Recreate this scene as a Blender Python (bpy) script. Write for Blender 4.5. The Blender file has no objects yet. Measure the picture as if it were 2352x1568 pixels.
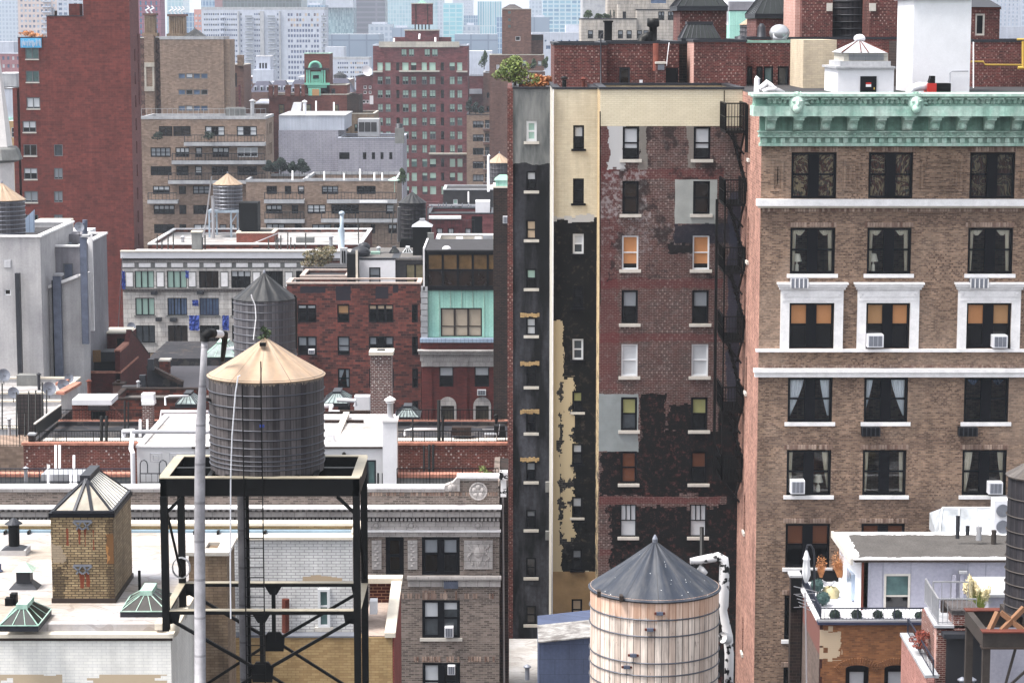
import bpy, bmesh, math, random
from mathutils import Vector
R = random.Random(7)
sc = bpy.context.scene
rad = math.radians
# ---------------------------------------------------------------- camera, sky, sun
F = 5400.0; HZ = 60.0; ZC = 60.0          # focal length in reference pixels (picture 2352 wide), horizon row, eye height
PIT = math.atan((784 - HZ) / F); CP, SP = math.cos(PIT), math.sin(PIT)
cd = bpy.data.cameras.new('camera'); cam = bpy.data.objects.new('camera', cd); sc.collection.objects.link(cam)
cam.location = (0, 0, ZC); cam.rotation_euler = (math.pi / 2 - PIT, 0, 0)
cd.lens = 36 * F / 2352; cd.clip_start = 1; cd.clip_end = 12000
sc.camera = cam
w = bpy.data.worlds.new("World"); sc.world = w; w.use_nodes = True
SUN_EL, SUN_ROT = rad(62), rad(255)
sky = w.node_tree.nodes.new('ShaderNodeTexSky'); sky.sky_type = 'NISHITA'; sky.sun_disc = False
sky.sun_elevation = SUN_EL; sky.sun_rotation = SUN_ROT; sky.air_density = 1.0; sky.dust_density = 2.5; sky.ozone_density = 1.0
bg = w.node_tree.nodes['Background']; bg.inputs[1].default_value = 0.13
hs = w.node_tree.nodes.new('ShaderNodeHueSaturation'); hs.inputs['Saturation'].default_value = .17      # thin high cloud: paler sky
w.node_tree.links.new(sky.outputs[0], hs.inputs['Color']); w.node_tree.links.new(hs.outputs[0], bg.inputs[0])
sd = bpy.data.lights.new('sun', 'SUN'); sd.energy = 2.3; sd.angle = rad(18); sd.color = (1, .95, .88)
so = bpy.data.objects.new('sun', sd); sc.collection.objects.link(so); so.location = (0, 0, 200)
_d = Vector((math.sin(SUN_ROT) * math.cos(SUN_EL), math.cos(SUN_ROT) * math.cos(SUN_EL), math.sin(SUN_EL)))
so.rotation_euler = _d.to_track_quat('Z', 'Y').to_euler()
sc.view_settings.view_transform = 'Standard'; sc.view_settings.look = 'None'
sc.view_settings.exposure = 1.72; sc.view_settings.gamma = 1
sc.cycles.max_bounces = 5; sc.cycles.volume_bounces = 0; sc.cycles.transparent_max_bounces = 8
# ---------------------------------------------------------------- pixel <-> world
def W(px, py, Y):
 dx = (px - 1176) / F; dy = (784 - py) / F
 t = Y / (CP + dy * SP)
 return Vector((dx * t, Y, ZC + t * (-SP + dy * CP)))
def X(px, py, Y): return W(px, py, Y).x
def Z(py, Y): return W(0, py, Y).z
# ---------------------------------------------------------------- mesh builder
PEND = []
class MB:
 def __init__(s): s.v = []; s.f = []
 def quad(s, a, b, c, d):
  i = len(s.v); s.v += [tuple(a), tuple(b), tuple(c), tuple(d)]; s.f.append((i, i+1, i+2, i+3)); return s
 def tri(s, a, b, c):
  i = len(s.v); s.v += [tuple(a), tuple(b), tuple(c)]; s.f.append((i, i+1, i+2)); return s
 def box(s, x0, x1, y0, y1, z0, z1):
  i = len(s.v)
  s.v += [(x, y, z) for z in (z0, z1) for (x, y) in ((x0, y0), (x1, y0), (x1, y1), (x0, y1))]
  s.f += [(i, i+3, i+2, i+1), (i+4, i+5, i+6, i+7), (i, i+1, i+5, i+4), (i+1, i+2, i+6, i+5), (i+2, i+3, i+7, i+6), (i+3, i, i+4, i+7)]
  return s
 def bar(s, a, b, w=.1, h=None):
  h = h or w; a = Vector(a); b = Vector(b); d = (b - a).normalized()
  u = d.cross(Vector((0, 0, 1)));
  if u.length < 1e-3: u = Vector((1, 0, 0))
  u.normalize(); v = u.cross(d).normalized(); i = len(s.v)
  for p in (a, b):
   for (p1, p2) in ((-1, -1), (1, -1), (1, 1), (-1, 1)): s.v.append(tuple(p + u * p1 * w / 2 + v * p2 * h / 2))
  s.f += [(i, i+3, i+2, i+1), (i+4, i+5, i+6, i+7), (i, i+1, i+5, i+4), (i+1, i+2, i+6, i+5), (i+2, i+3, i+7, i+6), (i+3, i, i+4, i+7)]
  return s
 def tube(s, pts, r, n=10, rs=None, cap=True):
  pts = [Vector(p) for p in pts]; base = len(s.v); m = len(pts)
  ref = None
  for k, p in enumerate(pts):
   d = (pts[min(k+1, m-1)] - pts[max(k-1, 0)]).normalized()
   if ref is None:
    ref = d.cross(Vector((0, 0, 1)))
    if ref.length < 1e-3: ref = Vector((1, 0, 0))
   u = (ref - d * ref.dot(d)).normalized(); ref = u; v = d.cross(u); rr = rs[k] if rs else r
   for j in range(n):
    a = 2 * math.pi * j / n; s.v.append(tuple(p + (u * math.cos(a) + v * math.sin(a)) * rr))
  for k in range(m-1):
   for j in range(n):
    a = base + k*n + j; b = base + k*n + (j+1) % n; s.f.append((a, b, b+n, a+n))
  if cap:
   s.f.append(tuple(base + j for j in range(n))); s.f.append(tuple(base + (m-1)*n + j for j in range(n)))
  return s
 def lathe(s, cx, cy, prof, n=32, a0=0.0):   # prof: (r, z) list
  base = len(s.v)
  for (r, z) in prof:
   for j in range(n):
    a = a0 + 2 * math.pi * j / n; s.v.append((cx + r * math.cos(a), cy + r * math.sin(a), z))
  for k in range(len(prof)-1):
   for j in range(n):
    a = base + k*n + j; b = base + k*n + (j+1) % n; s.f.append((a, b, b+n, a+n))
  s.f.append(tuple(base + j for j in range(n))); s.f.append(tuple(base + (len(prof)-1)*n + j for j in range(n)))
  return s
 def ring(s, cx, cy, z, r, t, n=40):
  pts = [(cx + r * math.cos(2*math.pi*j/n), cy + r * math.sin(2*math.pi*j/n), z) for j in range(n)]
  base = len(s.v)
  for p in pts:
   d = Vector((p[0]-cx, p[1]-cy, 0)).normalized()
   for (a, b) in ((1, 0), (0, 1), (-1, 0), (0, -1)): s.v.append((p[0] + d.x*a*t, p[1] + d.y*a*t, z + b*t))
  for j in range(n):
   for q in range(4):
    a = base + j*4 + q; b = base + j*4 + (q+1) % 4; c = base + ((j+1) % n)*4 + (q+1) % 4; e = base + ((j+1) % n)*4 + q
    s.f.append((a, b, c, e))
  return s
 def hip(s, x0, x1, y0, y1, z0, z1, rx=0.0, ry=0.0, cx=None, cy=None):   # hipped / pyramid cap, ridge half sizes rx, ry
  cx = (x0+x1)/2 if cx is None else cx; cy = (y0+y1)/2 if cy is None else cy; i = len(s.v)
  s.v += [(x0, y0, z0), (x1, y0, z0), (x1, y1, z0), (x0, y1, z0), (cx-rx, cy-ry, z1), (cx+rx, cy-ry, z1), (cx+rx, cy+ry, z1), (cx-rx, cy+ry, z1)]
  s.f += [(i, i+3, i+2, i+1), (i, i+1, i+5, i+4), (i+1, i+2, i+6, i+5), (i+2, i+3, i+7, i+6), (i+3, i, i+4, i+7), (i+4, i+5, i+6, i+7)]
  return s
 def prism(s, pts, d):   # polygon extruded by vector d
  i = len(s.v); n = len(pts); d = Vector(d)
  s.v += [tuple(p) for p in pts] + [tuple(Vector(p) + d) for p in pts]
  s.f += [tuple(range(i, i+n)), tuple(range(i+2*n-1, i+n-1, -1))] + [(i+k, i+(k+1) % n, i+n+(k+1) % n, i+n+k) for k in range(n)]
  return s
 def ball(s, c, rx, ry, rz, n=14, m=8, jit=0):
  prof = []
  base = len(s.v)
  for k in range(m+1):
   t = math.pi * k / m
   for j in range(n):
    a = 2*math.pi*j/n; q = 1 + (R.uniform(-jit, jit) if 0 < k < m else 0)
    s.v.append((c[0] + rx*q*math.sin(t)*math.cos(a), c[1] + ry*q*math.sin(t)*math.sin(a), c[2] + rz*q*math.cos(t)))
  for k in range(m):
   for j in range(n):
    a = base+k*n+j; b = base+k*n+(j+1) % n; s.f.append((a, b, b+n, a+n))
  return s
 def build(s, name, mat, parent=None, smooth=False, label=None):
  me = bpy.data.meshes.new(name); o = bpy.data.objects.new(name, me); sc.collection.objects.link(o)
  if parent is not None:
   r = parent
   off = Vector((0, 0, 0))
   while r is not None: off += r.location; r = r.parent
   o.parent = parent
  else:
   xs = [v[0] for v in s.v]; ys = [v[1] for v in s.v]; zs = [v[2] for v in s.v]
   off = Vector(((min(xs)+max(xs))/2, (min(ys)+max(ys))/2, min(zs))); o.location = off
  me.from_pydata([(v[0]-off.x, v[1]-off.y, v[2]-off.z) for v in s.v], [], s.f)
  PEND.append((me, mat))
  if smooth:
   for p in me.polygons: p.use_smooth = True
  me.update()
  if label: o['label'] = label
  return o
def root(name, label, cat, loc, group=None):
 o = bpy.data.objects.new(name, None); sc.collection.objects.link(o); o.location = loc; o.empty_display_size = .5
 o['label'] = label; o['category'] = cat
 if group: o['group'] = group
 return o
def tag(o, label, cat, group=None, kind=None):
 o['label'] = label; o['category'] = cat
 if group: o['group'] = group
 if kind: o['kind'] = kind
 return o
def pbx(mb, a, b, c, d, Y, D, ref=None):     # box whose front face covers pixels a..b, c..d at depth Y
 ref = (c + d) / 2 if ref is None else ref
 mb.box(X(a, ref, Y), X(b, ref, Y), Y, Y + D, Z(d, Y), Z(c, Y)); return mb
def pb(name, a, b, c, d, Y, D, mat, parent=None, ref=None, label=None):
 return pbx(MB(), a, b, c, d, Y, D, ref).build(name, mat, parent, label=label)
# ---------------------------------------------------------------- materials
MATS = {}; DEFS = {}
def M(n):
 if n not in MATS: MATS[n] = DEFS[n]()
 return MATS[n]
def lin(c, k=1.0):
 t = [((v/255/12.92) if v/255 <= .04045 else ((v/255+.055)/1.055)**2.4) for v in c]; l = .3*t[0]+.6*t[1]+.1*t[2]
 return tuple(.7*((v*.86+l*.14)/.7)**1.14 * k for v in t) + (1,)
ORD = 'first second third fourth fifth sixth seventh eighth ninth tenth eleventh twelfth thirteenth fourteenth fifteenth sixteenth seventeenth eighteenth nineteenth twentieth'.split()
class G:
 def __init__(s, name, rough=.85):
  s.m = bpy.data.materials.new(name); s.m.use_nodes = True; s.t = s.m.node_tree; s.b = s.t.nodes['Principled BSDF']
  s.b.inputs['Roughness'].default_value = rough; s.b.inputs['Specular IOR Level'].default_value = .25
 def put(s, inp, v):
  if isinstance(v, bpy.types.NodeSocket): s.t.links.new(v, inp)
  else: inp.default_value = v
 def n(s, typ, ins=None, **pr):
  nd = s.t.nodes.new('ShaderNode' + typ)
  for k, v in pr.items(): setattr(nd, k, v)
  for k, v in (ins or {}).items(): s.put(nd.inputs[k], v)
  return nd
 def m2(s, op, a, b=0.0, c=None):
  nd = s.n('Math', {0: a, 1: b}, operation=op)
  if c is not None: s.put(nd.inputs[2], c)
  return nd.outputs[0]
 def mix(s, f, a, b, bl='MIX'):
  nd = s.n('Mix', {0: f, 6: a, 7: b}, data_type='RGBA', blend_type=bl); return nd.outputs[2]
 def pos(s):
  g = s.n('NewGeometry'); x = s.n('SeparateXYZ', {0: g.outputs['Position']}); s._p = g.outputs['Position']; return x.outputs
 def obj(s):
  g = s.n('TexCoord'); s._o = g.outputs['Object']; return s.n('SeparateXYZ', {0: s._o}).outputs
 def noise(s, vec, scale, det=3, rough=.6):
  return s.n('TexNoise', {'Vector': vec, 'Scale': scale, 'Detail': det, 'Roughness': rough}).outputs['Fac']
 def ramp(s, f, a, b, lo=0.0, hi=1.0):
  return s.n('MapRange', {0: f, 1: a, 2: b, 3: lo, 4: hi}).outputs[0]
 def col(s, c): s.put(s.b.inputs['Base Color'], c); return s
 def var(s, c, vec, scale, amt, det=4):      # multiply colour by low-frequency weathering
  f = s.noise(vec, scale, det); v = s.ramp(f, .3, .7, 1-amt, 1+amt*.6)
  g = s.n('CombineColor', {0: v, 1: v, 2: v}).outputs[0]
  return s.mix(1.0, c, g, 'MULTIPLY')
 def bump(s, h, st=.3, d=.02):
  b = s.n('Bump', {'Height': h, 'Strength': st, 'Distance': d}); s.put(s.b.inputs['Normal'], b.outputs[0]); return s
K = .72
def plain(name, c, rough=.6, metal=0, var=.12, sc_=1.5, k=K, spec=None):
 def f():
  g = G(name, rough); p = g.pos()
  col = g.var(lin(c, k), g._p, sc_, var)
  col = g.var(col, g._p, sc_*9, var*.6)
  g.col(col); g.b.inputs['Metallic'].default_value = metal
  if spec is not None: g.b.inputs['Specular IOR Level'].default_value = spec
  return g.m
 DEFS[name] = f
def brick(name, c1, c2, mo, var=.2, bw=.22, bh=.08, ms=.014, k=K, extra=None, speck=0, speckc=(225, 215, 210), stain=.15):
 def f():
  g = G(name, .9); p = g.pos(); u = g.m2('ADD', p[0], p[1]); vec = g.n('CombineXYZ', {0: u, 1: p[2], 2: 0.0}).outputs[0]
  b = g.n('TexBrick', {'Vector': vec, 'Color1': lin(c1, k), 'Color2': lin(c2, k), 'Mortar': lin(mo, k), 'Scale': 1.0, 'Mortar Size': ms, 'Mortar Smooth': .2, 'Brick Width': bw, 'Row Height': bh})
  c = b.outputs[0]
  c = g.var(c, g._p, .35, var); c = g.var(c, g._p, 3.0, var*.8)
  st = g.n('CombineXYZ', {0: g.m2('MULTIPLY', u, 2.0), 1: g.m2('MULTIPLY', p[2], .25), 2: 0.0}).outputs[0]
  c = g.var(c, st, 1.0, stain)
  if speck:
   rw = g.m2('FLOOR', g.m2('DIVIDE', p[2], bh)); uu = g.m2('ADD', g.m2('DIVIDE', u, bw), g.m2('MULTIPLY', rw, .25)); q = g.n('CombineXYZ', {0: g.m2('FLOOR', uu), 1: rw, 2: 0.0}).outputs[0]
   wn = g.n('TexWhiteNoise', {'Vector': q}).outputs[0]; al = g.m2('GREATER_THAN', g.m2('FRACT', g.m2('MULTIPLY', rw, .5)), .25)
   m = g.m2('MULTIPLY', g.m2('MULTIPLY', g.m2('LESS_THAN', wn, speck*3), g.m2('LESS_THAN', g.m2('FRACT', uu), .32)), g.m2('MULTIPLY', al, g.ramp(g.noise(g._p, .8, 5), .42, .66, .05, .95)))
   c = g.mix(m, c, lin(speckc, k))
  if extra: c = extra(g, p, vec, c)
  g.col(c); g.bump(b.outputs[1], .25, -.01)
  return g.m
 DEFS[name] = f
def rect(g, x, z, x0, x1, z0, z1, n, amp):       # ragged rectangle mask in world metres
 a = g.m2('MINIMUM', g.m2('SUBTRACT', x, x0), g.m2('SUBTRACT', x1, x)); b = g.m2('MINIMUM', g.m2('SUBTRACT', z, z0), g.m2('SUBTRACT', z1, z))
 return g.m2('GREATER_THAN', g.m2('ADD', g.m2('MINIMUM', a, b), g.m2('MULTIPLY', g.m2('SUBTRACT', n, .5), amp)), 0.0)
def snapn(g, u, z, scale, det=6):                # noise sampled once per brick: toothed paint edges
 a = g.m2('SNAP', u, .2); b = g.m2('SNAP', z, .08)
 return g.noise(g.n('CombineXYZ', {0: a, 1: b, 2: 0.0}).outputs[0], scale, 7, .72)
plain('tar', (70, 68, 72), .9, var=.3); plain('gravel', (118, 114, 112), .95, var=.35, sc_=6)
plain('white_paint', (238, 238, 244), .6, var=.06); plain('white_trim', (238, 236, 238), .6, var=.14, k=.82, sc_=2.5)
plain('cream_cap', (234, 224, 208), .6, var=.1); plain('terracotta', (198, 136, 114), .8, var=.4, sc_=3)
plain('black_steel', (11, 11, 14), .5, .0, var=.3, spec=.2); plain('black_frame', (16, 17, 28), .5, var=.1, spec=.15); plain('black_paint', (14, 15, 20), .7, var=.3, spec=.15)
plain('grey_metal', (150, 154, 166), .4, .5, var=.15); plain('duct_metal', (120, 128, 150), .45, .4, var=.25); plain('dark_metal', (64, 66, 74), .5, .3, var=.2)
plain('galv', (205, 206, 212), .35, .6, var=.1); plain('brown_steel', (78, 70, 66), .6, var=.3); plain('blue_steel', (176, 192, 208), .5, var=.15)
plain('white_frame', (232, 234, 238), .5, var=.04); plain('brown_frame', (70, 58, 52), .6); plain('grey_frame', (120, 124, 128), .5)
plain('sill', (214, 208, 200), .8, var=.15, sc_=3); pass
plain('red_paint', (212, 40, 30), .5, var=.08); plain('yellow_paint', (214, 178, 60), .5, var=.1); plain('blue_tarp', (58, 88, 178), .5, var=.2, sc_=3)
plain('banner_blue', (84, 190, 240), .7, var=.03); plain('bamboo', (176, 140, 84), .8, var=.3, sc_=9); plain('linen', (236, 228, 210), .9, var=.1, k=1)
plain('skin_wood', (150, 110, 80), .8); plain('rust', (120, 62, 48), .9, var=.3)
plain('lichen', (96, 110, 60), .9, var=.3)
for n_, c_ in dict(blind_white=(206, 210, 216), blind_cream=(212, 188, 160), blind_tan=(190, 146, 98), blind_orange=(206, 146, 92), blind_olive=(166, 166, 110), blind_green=(176, 208, 196),
                   blind_grey=(150, 156, 164), blind_brown=(120, 74, 48)).items():
 plain(n_, c_, .8, var=.05)
def glass(name, c, rough=.08, k=1.0, spec=.5, wav=0):
 def f():
  g = G(name, rough); p = g.pos(); g.col(g.var(lin(c, k), g._p, .9, .5)); g.b.inputs['Specular IOR Level'].default_value = spec
  if wav: g.bump(g.noise(g._p, 1.3, 1), wav, .05)
  return g.m
 DEFS[name] = f
glass('glass_dark', (18, 18, 22), wav=.15); glass('glass_brown', (44, 32, 24), wav=.2); glass('glass_grey', (70, 76, 82), wav=.1); glass('glass_teal', (86, 112, 112)); glass('glass_blue', (84, 104, 134)); glass('glass_sky', (150, 166, 186), .2)
glass('skylight_glass', (170, 186, 186), .25, .6); glass('skylight_dark', (30, 36, 36), .3, spec=.3)
def clear():
 m = bpy.data.materials.new('clear_glass'); m.use_nodes = True; t = m.node_tree; t.nodes.clear()
 o = t.nodes.new('ShaderNodeOutputMaterial'); mx = t.nodes.new('ShaderNodeMixShader'); tr = t.nodes.new('ShaderNodeBsdfTransparent'); gl = t.nodes.new('ShaderNodeBsdfGlossy'); fr = t.nodes.new('ShaderNodeFresnel')
 tr.inputs[0].default_value = (.95, .96, .97, 1); gl.inputs[1].default_value = .03; fr.inputs[0].default_value = 1.42
 t.links.new(fr.outputs[0], mx.inputs[0]); t.links.new(tr.outputs[0], mx.inputs[1]); t.links.new(gl.outputs[0], mx.inputs[2]); t.links.new(mx.outputs[0], o.inputs[0])
 return m
DEFS['clear_glass'] = clear
def stucco(name, c, c2, var=.12, k=K, sc_=.5, rough=.9, streak=.15, joints=None):
 def f():
  g = G(name, rough); p = g.pos(); u = g.m2('ADD', p[0], p[1])
  f1 = g.ramp(g.noise(g._p, sc_, 6), .35, .65); c0 = g.mix(f1, lin(c, k), lin(c2, k))
  st = g.n('CombineXYZ', {0: g.m2('MULTIPLY', u, 2.5), 1: g.m2('MULTIPLY', p[2], .12), 2: 0.0}).outputs[0]
  c0 = g.var(c0, st, 1.0, streak); c0 = g.var(c0, g._p, 7, var)
  pv = p[1] if name[:4] in ('roof', 'tile') else p[2]
  if name[:5] == 'roof_':      # ponding rings and patched membrane
   d = g.noise(g._p, .9, 5); c0 = g.mix(g.m2('MULTIPLY', g.ramp(d, .56, .6), .16), c0, lin((150, 138, 126), k)); c0 = g.mix(g.m2('MULTIPLY', g.m2('COMPARE', g.noise(g._p, .35, 2), .5, .01), .25), c0, lin((128, 108, 92), k))
  if joints:
   b = g.n('TexBrick', {'Vector': g.n('CombineXYZ', {0: p[0] if pv is p[1] else u, 1: pv, 2: 0.0}).outputs[0], 'Color1': (1, 1, 1, 1), 'Color2': (.93, .93, .93, 1), 'Mortar': (.45, .45, .45, 1), 'Scale': 1.0, 'Mortar Size': joints[2], 'Brick Width': joints[0], 'Row Height': joints[1]}, offset=joints[3] if len(joints) > 3 else .5)
   c0 = g.mix(1.0, c0, b.outputs[0], 'MULTIPLY')
  g.col(c0); g.bump(g.noise(g._p, 12, 3), .2, .01); return g.m
 DEFS[name] = f
stucco('plaster_grey', (150, 150, 148), (120, 122, 122)); stucco('stucco_light', (204, 202, 204), (184, 182, 186), streak=.16); stucco('stucco_mid', (152, 150, 158), (136, 134, 142))
stucco('stone_cream', (214, 208, 196), (190, 186, 178), joints=(1.2, .5, .01)); stucco('roof_white', (232, 230, 232), (206, 200, 196), var=.1, sc_=.5, streak=.03, k=.6, joints=(3, 1, .012)); stucco('roof_pale', (226, 224, 226), (196, 190, 188), var=.12, sc_=.45, streak=.03, k=.58, joints=(4, 1.1, .014))
stucco('roof_stained', (220, 220, 228), (196, 182, 168), var=.12, sc_=.28, streak=.04, k=.56, joints=(6, 1.0, .02)); stucco('terra_white', (214, 208, 206), (186, 180, 178), joints=(.6, .45, .012), k=.66)
plain('hoop', (92, 94, 104), .5, .3, var=.15); stucco('roof_soiled', (214, 210, 210), (150, 146, 146), var=.2, sc_=.5, streak=.1, k=.6, joints=(4, 1.2, .01)); stucco('white_brick_wall', (224, 226, 228), (206, 208, 212), joints=(.3, .1, .01), streak=.12); stucco('lilac_panel', (184, 184, 198), (172, 172, 188), streak=.05)  # lilac panel is white wall with shade put into its colour
stucco('blue_metal', (92, 104, 134), (84, 94, 122), streak=.2, joints=(1.3, .7, .006)); stucco('ledge_conc', (196, 196, 200), (170, 172, 178)); stucco('tile_pink', (216, 196, 184), (200, 180, 168), k=.6, joints=(.5, .7, .01))
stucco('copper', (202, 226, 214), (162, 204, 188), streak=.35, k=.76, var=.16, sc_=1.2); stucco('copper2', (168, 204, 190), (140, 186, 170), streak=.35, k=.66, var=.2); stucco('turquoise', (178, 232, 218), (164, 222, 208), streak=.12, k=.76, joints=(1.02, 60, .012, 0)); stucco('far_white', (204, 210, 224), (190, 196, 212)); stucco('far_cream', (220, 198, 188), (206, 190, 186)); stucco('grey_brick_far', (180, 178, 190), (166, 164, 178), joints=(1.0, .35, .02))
stucco('roof_black', (58, 58, 66), (44, 44, 50), sc_=1.2)
def under_belt_bands(g, p, vec, c):      # darker bands under the belt courses and irregular repointed areas
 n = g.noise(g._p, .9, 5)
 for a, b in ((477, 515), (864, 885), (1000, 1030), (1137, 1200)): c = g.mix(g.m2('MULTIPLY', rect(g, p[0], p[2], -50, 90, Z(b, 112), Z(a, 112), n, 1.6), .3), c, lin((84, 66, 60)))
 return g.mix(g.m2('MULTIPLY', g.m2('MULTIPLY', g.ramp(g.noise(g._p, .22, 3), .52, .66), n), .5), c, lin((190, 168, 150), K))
brick('br_brown', (184, 150, 124), (106, 78, 62), (160, 142, 128), .18, .22, .075, .012, stain=.24, speck=.25, speckc=(92, 68, 58), extra=under_belt_bands)
brick('br_salmon', (204, 152, 134), (156, 108, 94), (200, 164, 148), .3, .3, .12, .012, stain=.3)
brick('br_red', (128, 56, 52), (80, 40, 38), (140, 104, 98), .32, .24, .085, speck=.2, speckc=(186, 158, 150))
brick('br_redtower', (138, 66, 58), (114, 56, 50), (128, 76, 68), .2, bw=.6, bh=.25, stain=.2)
brick('br_redside', (130, 78, 76), (118, 66, 66), (120, 80, 80), .1, bw=.5, bh=.2, stain=.08)
brick('br_rust', (150, 80, 62), (70, 40, 38), (100, 72, 66), .35, .5, .25, .02)
brick('br_dark', (70, 50, 44), (40, 32, 32), (90, 74, 66), .3, .4, .15)
brick('br_tan', (168, 144, 128), (138, 118, 104), (146, 124, 108), .14, .5, .2, .01)
brick('br_tan2', (172, 148, 130), (152, 128, 112), (160, 138, 120), .12, .5, .2, .01)
brick('br_gold', (198, 170, 122), (164, 138, 98), (120, 100, 76), .22, .3, .11, .014, stain=.25)
brick('br_gold_side', (176, 156, 126), (150, 130, 104), (130, 112, 90), .22, .3, .11, .012, stain=.25)
brick('br_goldwall', (206, 176, 124), (184, 152, 104), (176, 146, 100), .12, .3, .1, .01)
brick('br_maroon', (142, 82, 86), (112, 64, 68), (110, 70, 76), .18, .8, .3, .01)
brick('br_brownfar', (136, 102, 92), (116, 86, 78), (130, 100, 90), .14, .6, .25, .01)
brick('br_orange', (172, 116, 70), (134, 88, 56), (150, 110, 76), .2, .28, .09, .01)
brick('br_greybrown', (156, 140, 132), (98, 86, 80), (156, 146, 138), .16, .3, .1, .016)
brick('br_orn', (128, 50, 46), (104, 42, 40), (128, 70, 64), .15, .3, .1, .01)
brick('br_parapet', (150, 60, 50), (122, 46, 40), (178, 130, 110), .2, .3, .1, .014)
brick('br_speck', (128, 70, 64), (104, 56, 52), (190, 180, 176), .12, .3, .12, .02, speck=.22)
brick('br_pinkside', (216, 168, 156), (198, 146, 134), (224, 190, 180), .12, .28, .09, .012)
# ---------------------------------------------------------------- facade frames and windows
class Fr:
 def __init__(s, O, U, N): s.O = Vector(O); s.U = Vector(U); s.N = Vector(N)
 def p(s, u, v, n=0.0): q = s.O + s.U*u + s.N*n; return Vector((q.x, q.y, q.z + v))
 def box(s, mb, u0, u1, v0, v1, n0, n1):
  i = len(mb.v); mb.v += [tuple(s.p(u, v, n)) for v in (v0, v1) for (u, n) in ((u0, n0), (u1, n0), (u1, n1), (u0, n1))]
  mb.f += [(i, i+3, i+2, i+1), (i+4, i+5, i+6, i+7), (i, i+1, i+5, i+4), (i+1, i+2, i+6, i+5), (i+2, i+3, i+7, i+6), (i+3, i, i+4, i+7)]
def front(Y): return Fr((0, Y, 0), (1, 0, 0), (0, 1, 0))
def leftside(x): return Fr((x, 0, 0), (0, 1, 0), (1, 0, 0))
def rightside(x): return Fr((x, 0, 0), (0, 1, 0), (-1, 0, 0))
def wallgrid(mb, fr, u0, u1, v0, v1, holes, d=.18):
 hs = []
 for (a, b, c, e) in holes:
  a, b, c, e = max(a, u0+.01), min(b, u1-.01), max(c, v0+.01), min(e, v1-.01)
  if a < b and c < e: hs.append((a, b, c, e))
 us = sorted({round(t, 4) for h in hs for t in h[:2]} | {round(u0, 4), round(u1, 4)}); vs = sorted({round(t, 4) for h in hs for t in h[2:]} | {round(v0, 4), round(v1, 4)})
 for j in range(len(vs)-1):
  vm = (vs[j]+vs[j+1])/2; row = [h for h in hs if h[2] < vm < h[3]]; st = None
  for i in range(len(us)-1):
   um = (us[i]+us[i+1])/2; open_ = any(h[0] < um < h[1] for h in row)
   if open_:
    if st is not None: mb.quad(fr.p(st, vs[j]), fr.p(us[i], vs[j]), fr.p(us[i], vs[j+1]), fr.p(st, vs[j+1])); st = None
   elif st is None: st = us[i]
  if st is not None: mb.quad(fr.p(st, vs[j]), fr.p(us[-1], vs[j]), fr.p(us[-1], vs[j+1]), fr.p(st, vs[j+1]))
 for (a, b, c, e) in hs:
  mb.quad(fr.p(a, c), fr.p(b, c), fr.p(b, c, d), fr.p(a, c, d)); mb.quad(fr.p(a, e), fr.p(b, e), fr.p(b, e, d), fr.p(a, e, d))
  mb.quad(fr.p(a, c), fr.p(a, e), fr.p(a, e, d), fr.p(a, c, d)); mb.quad(fr.p(b, c), fr.p(b, e), fr.p(b, e, d), fr.p(b, c, d))
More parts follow.
